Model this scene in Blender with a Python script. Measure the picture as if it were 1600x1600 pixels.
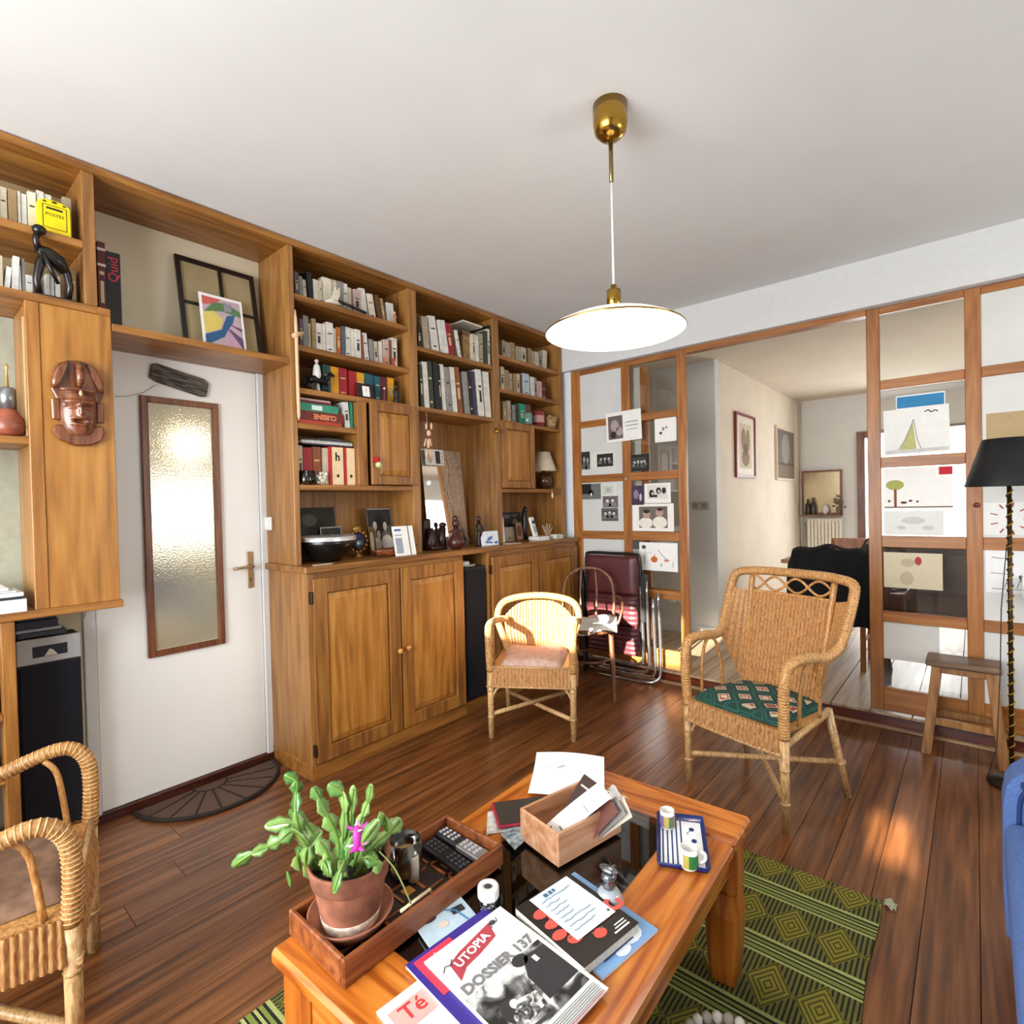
import bpy, bmesh, math, random
from mathutils import Vector, Matrix
random.seed(7)
for o in list(bpy.data.objects): bpy.data.objects.remove(o)
S = bpy.context.scene
C = S.collection
PI = math.pi
# ---------------------------------------------------------------- camera
CAM = Vector((2.8763, -3.6788, 1.3363)); FPX = 846.16
AX = Vector((-0.64996504, 0.75981675, -0.01496534))
RX = Vector((0.75992304, 0.64959917, -0.02319247))
UX = Vector((0.00790055, 0.0264468, 0.999619))
cd = bpy.data.cameras.new('camera'); cam = bpy.data.objects.new('camera', cd); C.objects.link(cam)
cd.sensor_fit = 'HORIZONTAL'; cd.sensor_width = 36; cd.lens = 36 * FPX / 1600; cd.clip_start = .02
cam.matrix_world = Matrix(((RX.x, UX.x, -AX.x, CAM.x), (RX.y, UX.y, -AX.y, CAM.y), (RX.z, UX.z, -AX.z, CAM.z), (0, 0, 0, 1)))
S.camera = cam
# ---------------------------------------------------------------- light
S.view_settings.view_transform = 'Standard'; S.view_settings.look = 'None'
S.view_settings.exposure = 0.6; S.view_settings.gamma = 1; S.view_settings.use_curve_mapping = False
W = bpy.data.worlds.new('sky'); S.world = W; W.use_nodes = True
W.node_tree.nodes['Background'].inputs[0].default_value = (.86, .93, 1, 1)
W.node_tree.nodes['Background'].inputs[1].default_value = 2.2
def light(name, kind, loc, energy, color=(1, 1, 1), direction=None, size=None, **k):
    l = bpy.data.lights.new(name, kind); o = bpy.data.objects.new(name, l); C.objects.link(o)
    l.energy = energy; l.color = color; o.location = loc
    if direction is not None: o.rotation_euler = Vector(direction).to_track_quat('-Z', 'Y').to_euler()
    if size:
        if kind == 'AREA': l.shape = 'RECTANGLE'; l.size, l.size_y = size
        else: l.shadow_soft_size = size
    for a, v in k.items(): setattr(l, a, v)
    return o
SUN = Vector((-.10, 1, -.32)).normalized()
light('sun', 'SUN', (1.5, -6, 4), 30, (1, .93, .82), SUN, angle=.012)
light('window_daylight', 'AREA', (1.45, -5.30, 1.45), 132, (.93, .97, 1), (-.10, 1, -.03), (2.8, 1.5))  # area light added before solid wall, standing for unseen rear windows
light('side_area_light', 'AREA', (4.55, -1.25, 1.32), 16, (1, .985, .95), (-1, 0, 0), (1.2, .8))  # added light, sized to reflect in the door glass; its window is assumed
light('dining_window_daylight', 'AREA', (2.3, 4.12, 1.25), 26, (.95, .98, 1), (.05, -1, -.05), (1.0, 1.7))
light('dining_side_fill', 'AREA', (3.95, 2.0, 1.6), 14, (1, .95, .88), (-1, .1, -.15), (1.2, 1.2))  # warm fill added to lift the dining wall; no window on that side
# ---------------------------------------------------------------- photograph pixel -> point on a plane of the room
def hit(px, py, ax, val):
    d = AX + RX * ((px - 800) / FPX) - UX * ((py - 800) / FPX)
    i = 'xyz'.index(ax)
    return CAM + d * ((val - CAM[i]) / d[i])
# ---------------------------------------------------------------- colours and materials
def lin(c):
    if isinstance(c, str): c = tuple(int(c[i:i + 2], 16) / 255 for i in (0, 2, 4))
    return tuple(x / 12.92 if x <= .04045 else ((x + .055) / 1.055) ** 2.4 for x in c) + (1,)
MATS = {}
def node_mat(name):
    m = bpy.data.materials.new(name); m.use_nodes = True
    n = m.node_tree.nodes; l = m.node_tree.links
    return m, n, l, n['Principled BSDF']
def plain(c, rough=.6, metal=0, var=.06, scale=30, bump=0, emit=0, spec=.5, coat=0):
    k = ('plain', c, rough, metal, var, scale, bump, emit, spec, coat)
    if k in MATS: return MATS[k]
    m, n, l, b = node_mat('paint_' + (c if isinstance(c, str) else 'x'))
    b.inputs['Roughness'].default_value = rough; b.inputs['Metallic'].default_value = metal
    b.inputs['Specular IOR Level'].default_value = spec; b.inputs['Coat Weight'].default_value = coat
    col = lin(c)
    tc = n.new('ShaderNodeTexCoord'); no = n.new('ShaderNodeTexNoise'); no.inputs['Scale'].default_value = scale
    no.inputs['Detail'].default_value = 3
    l.new(tc.outputs['Object'], no.inputs['Vector'])
    rp = n.new('ShaderNodeValToRGB'); rp.color_ramp.elements[0].position = .3; rp.color_ramp.elements[1].position = .7
    rp.color_ramp.elements[0].color = tuple(x * (1 - var * 1.6) for x in col[:3]) + (1,)
    rp.color_ramp.elements[1].color = tuple(min(1, x * (1 + var)) for x in col[:3]) + (1,)
    l.new(no.outputs['Fac'], rp.inputs['Fac']); l.new(rp.outputs['Color'], b.inputs['Base Color'])
    if bump:
        bp = n.new('ShaderNodeBump'); bp.inputs['Strength'].default_value = bump; bp.inputs['Distance'].default_value = .004
        l.new(no.outputs['Fac'], bp.inputs['Height']); l.new(bp.outputs['Normal'], b.inputs['Normal'])
    if emit:
        b.inputs['Emission Color'].default_value = col; b.inputs['Emission Strength'].default_value = emit
    MATS[k] = m; return m
def wood(c0, c1, c2, axis='z', scale=9, stretch=14, rough=.42, bump=.12, coat=.15, rnd=1, dist=1.2, contrast=(.3, .5, .72), ring=.07):
    k = ('wood', c0, c1, c2, axis, scale, stretch, rough, dist, contrast, ring)
    if k in MATS: return MATS[k]
    m, n, l, b = node_mat('wood_' + c1)
    b.inputs['Roughness'].default_value = rough; b.inputs['Coat Weight'].default_value = coat; b.inputs['Coat Roughness'].default_value = .25
    tc = n.new('ShaderNodeTexCoord'); oi = n.new('ShaderNodeObjectInfo')
    mul = n.new('ShaderNodeVectorMath'); mul.operation = 'SCALE'; mul.inputs[0].default_value = (13, 17, 19)
    l.new(oi.outputs['Random'], mul.inputs['Scale'])
    add = n.new('ShaderNodeVectorMath'); l.new(tc.outputs['Object'], add.inputs[0]); l.new(mul.outputs[0], add.inputs[1])
    mp = n.new('ShaderNodeMapping'); s = [scale] * 3; s['xyz'.index(axis)] = scale / stretch; mp.inputs['Scale'].default_value = s
    l.new(add.outputs[0], mp.inputs['Vector'])
    no = n.new('ShaderNodeTexNoise'); no.inputs['Scale'].default_value = 1; no.inputs['Detail'].default_value = 2.5; no.inputs['Distortion'].default_value = dist
    l.new(mp.outputs[0], no.inputs['Vector'])
    # growth rings: sine of a multiple of the noise
    ma = n.new('ShaderNodeMath'); ma.operation = 'MULTIPLY'; ma.inputs[1].default_value = 34; l.new(no.outputs['Fac'], ma.inputs[0])
    si = n.new('ShaderNodeMath'); si.operation = 'SINE'; l.new(ma.outputs[0], si.inputs[0])
    no2 = n.new('ShaderNodeTexNoise'); no2.inputs['Scale'].default_value = 5; no2.inputs['Detail'].default_value = 4
    l.new(mp.outputs[0], no2.inputs['Vector'])
    mx = n.new('ShaderNodeMath'); mx.operation = 'MULTIPLY_ADD'; mx.inputs[1].default_value = ring; l.new(si.outputs[0], mx.inputs[0]); l.new(no2.outputs['Fac'], mx.inputs[2])
    rp = n.new('ShaderNodeValToRGB'); e = rp.color_ramp.elements
    e[0].position = contrast[0]; e[0].color = lin(c0); e[1].position = contrast[2]; e[1].color = lin(c2)
    x = e.new(contrast[1]); x.color = lin(c1)
    l.new(mx.outputs[0], rp.inputs['Fac'])
    hv = n.new('ShaderNodeHueSaturation'); l.new(rp.outputs['Color'], hv.inputs['Color'])
    vr = n.new('ShaderNodeMath'); vr.operation = 'MULTIPLY_ADD'; vr.inputs[1].default_value = .22 * rnd; vr.inputs[2].default_value = 1 - .11 * rnd
    l.new(oi.outputs['Random'], vr.inputs[0]); l.new(vr.outputs[0], hv.inputs['Value'])
    l.new(hv.outputs['Color'], b.inputs['Base Color'])
    bp = n.new('ShaderNodeBump'); bp.inputs['Strength'].default_value = bump; bp.inputs['Distance'].default_value = .002
    l.new(mx.outputs[0], bp.inputs['Height']); l.new(bp.outputs['Normal'], b.inputs['Normal'])
    MATS[k] = m; return m
def glass(tint=(1, 1, 1), rough=.02, opac=.10, name='pane_glass'):
    k = ('glass', tint, rough, opac)
    if k in MATS: return MATS[k]
    m = bpy.data.materials.new(name); m.use_nodes = True; n = m.node_tree.nodes; l = m.node_tree.links; n.clear()
    out = n.new('ShaderNodeOutputMaterial'); tr = n.new('ShaderNodeBsdfTransparent'); gl = n.new('ShaderNodeBsdfGlossy')
    tr.inputs['Color'].default_value = tint + (1,); gl.inputs['Roughness'].default_value = rough
    fr = n.new('ShaderNodeFresnel'); fr.inputs['IOR'].default_value = 1.45
    ad = n.new('ShaderNodeMath'); ad.operation = 'ADD'; ad.inputs[1].default_value = opac * .3; l.new(fr.outputs[0], ad.inputs[0])
    mx = n.new('ShaderNodeMixShader'); l.new(ad.outputs[0], mx.inputs[0]); l.new(tr.outputs[0], mx.inputs[1]); l.new(gl.outputs[0], mx.inputs[2])
    l.new(mx.outputs[0], out.inputs['Surface']); MATS[k] = m; return m
OAK = wood('74491e', '905d25', 'a47232', 'z', 7, 12, .40)
OAKY = wood('74491e', '905d25', 'a47232', 'y', 7, 12, .40)
OAKX = wood('74491e', '905d25', 'a47232', 'x', 7, 12, .40)
OAKL = wood('8a5a20', 'a56d2a', 'b5803a', 'z', 6, 10, .38)       # honey panels
OAKB = wood('7a5024', '916330', 'a3743c', 'z', 6, 12, .45)       # side boards
PINE = wood('8a5020', '9e6228', 'ae7436', 'z', 8, 14, .45)        # partition timber
PINEX = wood('8a5020', '9e6228', 'ae7436', 'x', 8, 14, .45)
TPINEY = wood('96480f', 'bd6a20', 'cf8234', 'y', 9, 16, .28, coat=.45, ring=.13)
TPINEX = wood('96480f', 'bd6a20', 'cf8234', 'x', 9, 16, .28, coat=.45, ring=.13)
TPINEZ = wood('8e4412', 'b4611a', 'c8782a', 'z', 9, 16, .34, coat=.35)
FLOORW = wood('4c2a15', '70421f', '8c5a33', 'y', 9, 22, .32, bump=.15, coat=.22, dist=.8, contrast=(.3, .5, .75), ring=.08)
FLOORP = wood('9c8264', 'b99e7e', 'c8b094', 'y', 5, 22, .5)
DKWOOD = wood('2c130a', '43200f', '57301c', 'z', 12, 8, .35)
MASKW = wood('4e2814', '6e3c22', '84502f', 'z', 12, 7, .28, coat=.5)
STOOLW = wood('6e4318', '8f5e28', 'a4743a', 'z', 10, 12, .5)
WHITE = plain('dfdfdd', .75, var=.02); CEIL = plain('d6d7d6', .9, var=.015, scale=4)
DOORW = plain('f1f0ec', .45, var=.02, scale=3)
WALLW = plain('e4e2dc', .85, var=.03, scale=3)
BRASS = plain('b08a3c', .18, 1, var=.05)
STEEL = plain('b9bcc0', .22, 1, var=.03)
BLACK = plain('0e0e10', .5); CHAR = plain('191a1f', .8)
PAPER = plain('f2f1ec', .8, var=.03); PAGES = plain('d9d2c0', .85, var=.1, scale=160)
RATT = wood('94602c', 'b47f44', 'c99c62', 'z', 30, 3, .45, coat=.25)
RATTL = wood('a47a48', 'c29a66', 'd6b485', 'z', 24, 3, .45, coat=.25)
TERRA = plain('9c6249', .9, var=.3, scale=22, bump=.3)
# ---------------------------------------------------------------- mesh builder
class MB:
    def __init__(s): s.bm = bmesh.new(); s.mi = 0
    def face(s, pts, mi=None):
        f = s.bm.faces.new([s.bm.verts.new(p) for p in pts]); f.material_index = s.mi if mi is None else mi; return f
    def box(s, x0, x1, y0, y1, z0, z1, mi=None, M=None):
        if x0 > x1: x0, x1 = x1, x0
        if y0 > y1: y0, y1 = y1, y0
        if z0 > z1: z0, z1 = z1, z0
        v = [Vector((x, y, z)) for z in (z0, z1) for y in (y0, y1) for x in (x0, x1)]
        if M is not None: v = [M @ p for p in v]
        v = [s.bm.verts.new(p) for p in v]
        for q in ((0, 2, 3, 1), (4, 5, 7, 6), (0, 1, 5, 4), (2, 6, 7, 3), (0, 4, 6, 2), (1, 3, 7, 5)):
            f = s.bm.faces.new([v[i] for i in q]); f.material_index = s.mi if mi is None else mi
        return s
    def loft(s, rings, cap=True, mi=None, closed=False, smooth=True):
        R = [[s.bm.verts.new(p) for p in r] for r in rings]; n = len(R[0])
        pairs = list(zip(R[:-1], R[1:])) + ([(R[-1], R[0])] if closed else [])
        for a, b in pairs:
            for i in range(n):
                j = (i + 1) % n
                f = s.bm.faces.new((a[i], a[j], b[j], b[i])); f.smooth = smooth; f.material_index = s.mi if mi is None else mi
        if cap and not closed:
            for r in (R[0][::-1], R[-1]):
                f = s.bm.faces.new(r); f.material_index = s.mi if mi is None else mi
        return s
    def tube(s, pts, r, seg=8, mi=None, closed=False, cap=True, sq=1.0):
        pts = [Vector(p) for p in pts]; n = len(pts)
        rad = r if isinstance(r, (list, tuple)) else [r] * n
        rings = []; up = None
        for i, p in enumerate(pts):
            if closed: t = pts[(i + 1) % n] - pts[i - 1]
            else: t = pts[min(i + 1, n - 1)] - pts[max(i - 1, 0)]
            t.normalize()
            if up is None:
                up = Vector((0, 0, 1)) if abs(t.z) < .9 else Vector((1, 0, 0))
            x = t.cross(up); 
            if x.length < 1e-6: x = t.cross(Vector((1, 0, 0)))
            x.normalize(); y = x.cross(t).normalized(); up = y
            rings.append([p + x * (rad[i] * math.cos(2 * PI * k / seg)) + y * (rad[i] * sq * math.sin(2 * PI * k / seg)) for k in range(seg)])
        return s.loft(rings, cap, mi, closed)
    def lathe(s, prof, c=(0, 0, 0), seg=24, mi=None, M=None, cap=True):
        c = Vector(c); rings = []
        for r, z in prof:
            ring = [Vector((max(r, 1e-4) * math.cos(2 * PI * k / seg), max(r, 1e-4) * math.sin(2 * PI * k / seg), z)) for k in range(seg)]
            rings.append([(M @ p if M is not None else p) + c for p in ring])
        return s.loft(rings, cap, mi)
    def prism(s, poly, z0, z1, M=None, mi=None):
        a = [Vector((p[0], p[1], z0)) for p in poly]; b = [Vector((p[0], p[1], z1)) for p in poly]
        if M is not None: a = [M @ p for p in a]; b = [M @ p for p in b]
        return s.loft([a, b], True, mi, smooth=False)
    def ball(s, c, r, seg=10, mi=None, M=None):
        r = r if isinstance(r, (tuple, list)) else (r, r, r); rings = []; h = max(4, seg // 2 + 1)
        for i in range(h + 1):
            t = PI * i / h; t = min(max(t, .06), PI - .06)
            ring = [Vector((r[0] * math.sin(t) * math.cos(2 * PI * k / seg), r[1] * math.sin(t) * math.sin(2 * PI * k / seg), -r[2] * math.cos(t))) for k in range(seg)]
            rings.append([(M @ p if M is not None else p) + Vector(c) for p in ring])
        return s.loft(rings, True, mi)
    def grid(s, fn, nu, nv, mi=None, smooth=True):
        V = [[s.bm.verts.new(fn(i / nu, j / nv)) for j in range(nv + 1)] for i in range(nu + 1)]
        for i in range(nu):
            for j in range(nv):
                f = s.bm.faces.new((V[i][j], V[i + 1][j], V[i + 1][j + 1], V[i][j + 1])); f.smooth = smooth; f.material_index = s.mi if mi is None else mi
        return s
    def build(s, name, mats, parent=None, bevel=0, label=None, kind=None, M=None, fix=True):
        if fix: bmesh.ops.recalc_face_normals(s.bm, faces=s.bm.faces[:])
        me = bpy.data.meshes.new(name); s.bm.to_mesh(me); s.bm.free()
        for m in (mats if isinstance(mats, (list, tuple)) else [mats]): me.materials.append(m)
        o = bpy.data.objects.new(name, me); C.objects.link(o)
        if M is not None: o.matrix_world = M
        if parent is not None: o.parent = parent
        if bevel:
            md = o.modifiers.new('bevel', 'BEVEL'); md.width = bevel; md.segments = 1; md.limit_method = 'ANGLE'
        if label: o['label'] = label
        if kind: o['kind'] = kind
        return o
def part(name, mats, parent, *boxes, bevel=0, label=None, kind=None, M=None):
    m = MB()
    for b in boxes: m.box(*b, M=M)
    return m.build(name, mats, parent, bevel, label, kind)
def tag(o, label, cat, group=None):
    o['label'] = label; o['category'] = cat
    if group: o['group'] = group
    return o
def thing(name, label, cat, loc=(0, 0, 0), rz=0, group=None):
    o = bpy.data.objects.new(name, None); C.objects.link(o); o.location = loc; o.rotation_euler = (0, 0, rz); o.empty_display_size = .05
    return tag(o, label, cat, group)
def struct(name, mats, *boxes, bevel=0, parent=None):
    return part(name, mats, parent, *boxes, bevel=bevel, kind='structure')
def text(body, size, mat, parent, M, name='lettering', label=None, extr=.0002, align='CENTER', shear=0, bold=0):
    cu = bpy.data.curves.new(name, 'FONT'); cu.body = body; cu.size = size; cu.align_x = align; cu.align_y = 'CENTER'; cu.extrude = extr; cu.shear = shear; cu.offset = bold
    cu.resolution_u = 2
    t = bpy.data.objects.new(name + '_tmp', cu); C.objects.link(t)
    dg = bpy.context.evaluated_depsgraph_get()
    me = bpy.data.meshes.new_from_object(t.evaluated_get(dg)); me.name = name; bpy.data.objects.remove(t)
    me.transform(M); me.materials.clear(); me.materials.append(mat)
    o = bpy.data.objects.new(name, me); C.objects.link(o); o.parent = parent
    if label: o['label'] = label
    return o
def frameM(o, u, v):
    """matrix whose local x,y,z are u, v, u x v at origin o"""
    u = Vector(u).normalized(); w = u.cross(Vector(v)).normalized(); v = w.cross(u)
    return Matrix(((u.x, v.x, w.x, o[0]), (u.y, v.y, w.y, o[1]), (u.z, v.z, w.z, o[2]), (0, 0, 0, 1)))
def ell(cx, cy, rx, ry, n=12, a=0):
    return [(cx + rx * math.cos(2 * PI * k / n) * math.cos(a) - ry * math.sin(2 * PI * k / n) * math.sin(a), cy + rx * math.cos(2 * PI * k / n) * math.sin(a) + ry * math.sin(2 * PI * k / n) * math.cos(a)) for k in range(n)]
def strokepoly(pts, w):
    """thin ribbon polygon quads along a 2D polyline"""
    out = []
    for a, b in zip(pts[:-1], pts[1:]):
        d = Vector((b[0] - a[0], b[1] - a[1])); 
        if d.length < 1e-6: continue
        n = Vector((-d.y, d.x)).normalized() * w / 2
        out.append([(a[0] + n.x, a[1] + n.y), (a[0] - n.x, a[1] - n.y), (b[0] - n.x, b[1] - n.y), (b[0] + n.x, b[1] + n.y)])
    return out
def inks(parent, M, items, name='print', lift=.0006):
    """flat printed shapes: items = [(colour or material, [poly, poly...])] in local metres, one mesh (few shapes: one mesh each)"""
    mats = [plain(c, .75, var=.04) if isinstance(c, str) else c for c, _ in items]
    few = sum(len(p) for _, p in items) <= 4; m = MB(); o = None
    for k, (col, polys) in enumerate(items):
        for p in polys:
            m.face([M @ Vector((x, y, lift + k * .0002)) for x, y in p], 0 if few else k)
            if few: o = m.build(name, mats[k], parent, fix=False); m = MB()
    return o if few else m.build(name, mats, parent, fix=False)
def photo_bw(seed=0, scale=16, c=('161616', '6e6e6e', 'dcdcda'), pos=(.38, .5, .62)):
    """grey print of a photograph: soft light and dark shapes"""
    m, n, l, b = node_mat('photo_print'); b.inputs['Roughness'].default_value = .6
    tc = n.new('ShaderNodeTexCoord'); mp = n.new('ShaderNodeMapping'); mp.inputs['Location'].default_value = (seed * 3.1, seed * 1.7, seed); l.new(tc.outputs['Object'], mp.inputs['Vector'])
    no = n.new('ShaderNodeTexNoise'); no.inputs['Scale'].default_value = scale; no.inputs['Detail'].default_value = 5; no.inputs['Distortion'].default_value = 1.2; l.new(mp.outputs[0], no.inputs['Vector'])
    rp = n.new('ShaderNodeValToRGB'); e = rp.color_ramp.elements; e[0].position = pos[0]; e[0].color = lin(c[0]); e[1].position = pos[2]; e[1].color = lin(c[2]); x = e.new(pos[1]); x.color = lin(c[1])
    l.new(no.outputs['Fac'], rp.inputs['Fac']); l.new(rp.outputs['Color'], b.inputs['Base Color']); return m
ORD = ['first', 'second', 'third', 'fourth', 'fifth', 'sixth', 'seventh', 'eighth', 'ninth', 'tenth', 'eleventh', 'twelfth', 'thirteenth', 'fourteenth', 'fifteenth', 'sixteenth', 'seventeenth', 'eighteenth', 'nineteenth', 'twentieth', 'twenty-first', 'twenty-second']
# ================================================================ the room
H = 2.676; XR = 4.6; YB = -5.4
DY0, DY1, DH = -3.075, -2.372, 2.05          # door opening
struct('wall_left', plain('d9cdb0', .85, var=.03, scale=3), (-.12, 0, YB, DY0 - .03, 0, H), (-.12, 0, DY1 + .03, 1.25, 0, H), (-.12, 0, DY0 - .03, DY1 + .03, DH + .03, H))
struct('ceiling', CEIL, (-.12, XR + .1, YB - .12, .12, H, H + .1))
struct('wall_right', WALLW, (XR, XR + .12, YB, .22, 0, H))
# back wall, behind the camera: two unseen openings shaped for the sun patches
SUN_SLOTS = [(.92, 1.82, 1.86, 2.27), (2.97, 3.12, 1.30, 1.45)]
struct('wall_back', WALLW, (-.12, .92, YB - .12, YB, 0, H), (.92, 1.82, YB - .12, YB, 0, 1.86), (.92, 1.82, YB - .12, YB, 2.27, H),
       (1.82, 2.97, YB - .12, YB, 0, H), (2.97, 3.12, YB - .12, YB, 0, 1.30), (2.97, 3.12, YB - .12, YB, 1.45, H), (3.12, XR + .12, YB - .12, YB, 0, H))
for k, (a0, a1, b0, b1) in enumerate(SUN_SLOTS):
    w = struct('window_%d' % (k + 3), WHITE, (a0 - .03, a0, YB, YB + .02, b0 - .03, b1 + .03), (a1, a1 + .03, YB, YB + .02, b0 - .03, b1 + .03), (a0, a1, YB, YB + .02, b1, b1 + .03), (a0, a1, YB, YB + .02, b0 - .03, b0))  # frames for the added sun openings, out of view
    part('pane', glass(), w, (a0, a1, YB - .06, YB - .055, b0, b1))
struct('window_2', WHITE, (XR - .012, XR, -1.9, -1.85, .7, 2.06), (XR - .012, XR, -.65, -.6, .7, 2.06), (XR - .012, XR, -1.85, -.65, 2.01, 2.06), (XR - .012, XR, -1.85, -.65, .7, .75))  # frame added round the side light, on a solid wall
# floor boards
fl = struct('floor', plain('2a140a', .8), (-.12, XR + .1, YB - .1, .06, -.08, -.012))
pw = .138; x = -.02; shared = {}
while x < XR:
    ys = [YB - .05] + ([YB + 1.1 + random.random() * 2.6] if random.random() < .3 else []) + [.058]
    for a, b in zip(ys[:-1], ys[1:]):
        L = round(b - a, 2)
        m = MB(); m.box(.0012, pw - .0012, 0, b - a - .002, -.012, 0)
        o = m.build('plank', FLOORW, fl); o.location = (x, a, 0)
    x += pw
# step and raised floor of the next room
ZF = .085
st = struct('trim_1', wood('3a130b', '58200f', '6e2e18', 'x', 9, 14, .35), (0, 4.1, .052, .10, .012, ZF - .014), bevel=.003)
struct('trim_2', wood('8a6a4a', 'a88862', 'b99a74', 'x', 9, 14, .5), (0, 4.1, .022, .052, 0, .016), bevel=.003)
f2 = struct('floor_dining', plain('6b5a46', .8), (0, 4.2, .095, 4.45, 0, ZF - .012))
x = .0
while x < 4.1:
    y0 = .052 if True else 0
    yb = 1.2 + random.random() * 2
    for a, b in ((y0, yb), (yb, 4.3)):
        m = MB(); m.box(.002, .196, 0, b - a - .003, -.014, 0); o = m.build('plank', FLOORP, f2); o.location = (x, a, ZF)
    x += .2
# beam above the partition, wall strip in the corner
struct('wall_partition', plain('d4d5d5', .8, var=.02), (0, XR, 0, .12, 2.409, H))
struct('wall_corner', plain('dfe3e8', .8, var=.02), (0, .356, .05, .12, 0, 2.409))
struct('trim_3', PINEX, (1.322, 2.405, .045, .11, 2.372, 2.409))
struct('trim_4', plain('b9b9b6', .8), (1.903, 1.9045, -.0006, 0, 2.44, 2.55))
# next room
H2 = 2.60
struct('ceiling_dining', plain('d6cbbb', .9, var=.03, scale=3), (-.12, 4.2, .12, 4.45, H2, H2 + .1))
struct('wall_pier', plain('d9dad8', .85, var=.03, scale=4), (0, 1.1, 1.25, 1.37, ZF, H2))
struct('wall_pictures', plain('ded3c2', .85, var=.04, scale=3), (.98, 1.1, 1.37, 4.4, ZF, H2))
struct('wall_dining_right', WALLW, (4.1, 4.2, .12, 4.4, 0, H2))
struct('wall_dining_back', plain('dcdcda', .85, var=.03, scale=3), (1.1, 1.76, 4.3, 4.42, 0, H2), (2.95, 4.2, 4.3, 4.42, 0, H2), (1.76, 2.95, 4.3, 4.42, 2.13, H2))
struct('baseboard_pier', WHITE, (0.005, 1.115, 1.235, 1.25, ZF, ZF + .08))
struct('baseboard_pictures', WHITE, (1.1, 1.112, 1.25, 4.3, ZF, ZF + .08))
wd = struct('window_1', wood('4e2a14', '6b3c1e', '80512c', 'z', 10, 12, .4), (1.76, 1.84, 4.26, 4.33, ZF, 2.13), (2.87, 2.95, 4.26, 4.33, ZF, 2.13), (1.84, 2.87, 4.26, 4.33, 2.05, 2.13), (2.32, 2.39, 4.26, 4.33, ZF, 2.05), (1.84, 2.87, 4.26, 4.33, ZF, .22), bevel=.004)
for a, b in ((1.84, 2.32), (2.39, 2.87)): part('pane', glass(), wd, (a, b, 4.29, 4.295, .22, 2.05))
# balcony rail and pale facade far outside the dining window
gd = struct('ground_outside', plain('9aa08c', .9), (-6, 10, 4.6, 20, -3, -2.9))
# door frame, door
struct('trim_door', WHITE, (-.06, .012, DY0 - .055, DY0 - .012, 0, DH + .04), (-.06, .012, DY1 + .004, DY1 + .037, 0, DH + .04), (-.06, .012, DY0 - .012, DY1 + .004, DH + .006, DH + .04), bevel=.003)
struct('trim_threshold', wood('2e130a', '4a2113', '5c3020', 'y', 9, 14, .35), (-.06, .014, DY0 - .3, DY1 + .04, 0, .042), bevel=.004)
struct('baseboard_left', wood('2e130a', '4a2113', '5c3020', 'y', 9, 14, .35), (0, .012, -4.3, DY0 - .06, 0, .07))
dr = struct('door_1', DOORW, (-.045, 0, DY0 - .008, DY1, .046, DH))
gy0, gy1, gz0, gz1 = -2.899, -2.566, .671, 1.868
BRN = wood('5a2c12', '74401f', '8a532c', 'z', 10, 14, .4)
for nm, bx in (('moulding', (0, .02, gy0, gy0 + .03, gz0, gz1)), ('moulding', (0, .02, gy1 - .03, gy1, gz0, gz1)), ('moulding', (0, .02, gy0 + .03, gy1 - .03, gz1 - .03, gz1)), ('moulding', (0, .02, gy0 + .03, gy1 - .03, gz0, gz0 + .03))):
    part(nm, BRN, dr, bx, bevel=.003)
m_, n_, l_, b_ = node_mat('textured_glass'); b_.inputs['Base Color'].default_value = lin('c6bea0'); b_.inputs['Roughness'].default_value = .10; b_.inputs['Metallic'].default_value = .4
b_.inputs['Specular IOR Level'].default_value = 1.0; b_.inputs['Coat Weight'].default_value = 1; b_.inputs['Coat Roughness'].default_value = .10
nz = n_.new('ShaderNodeTexNoise'); nz.inputs['Scale'].default_value = 140; bp_ = n_.new('ShaderNodeBump'); bp_.inputs['Strength'].default_value = .14; bp_.inputs['Distance'].default_value = .003
tc_ = n_.new('ShaderNodeTexCoord'); l_.new(tc_.outputs['Object'], nz.inputs['Vector']); l_.new(nz.outputs['Fac'], bp_.inputs['Height']); l_.new(bp_.outputs['Normal'], b_.inputs['Normal']); l_.new(bp_.outputs['Normal'], b_.inputs['Coat Normal'])
part('glass_panel', m_, dr, (0, .006, gy0 + .03, gy1 - .03, gz0 + .03, gz1 - .03))
LEV = plain('a88f6c', .4, .6)
pl = part('handle_plate', LEV, dr, (0, .008, -2.446, -2.412, .93, 1.12), bevel=.004)
m = MB(); m.tube([(.008, -2.43, 1.045), (.045, -2.43, 1.045), (.05, -2.437, 1.045), (.05, -2.49, 1.043), (.048, -2.53, 1.041)], .0075, 8); m.build('lever', LEV, pl)
part('keyhole', BLACK, pl, (.008, .0085, -2.432, -2.427, .965, .985))
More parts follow.
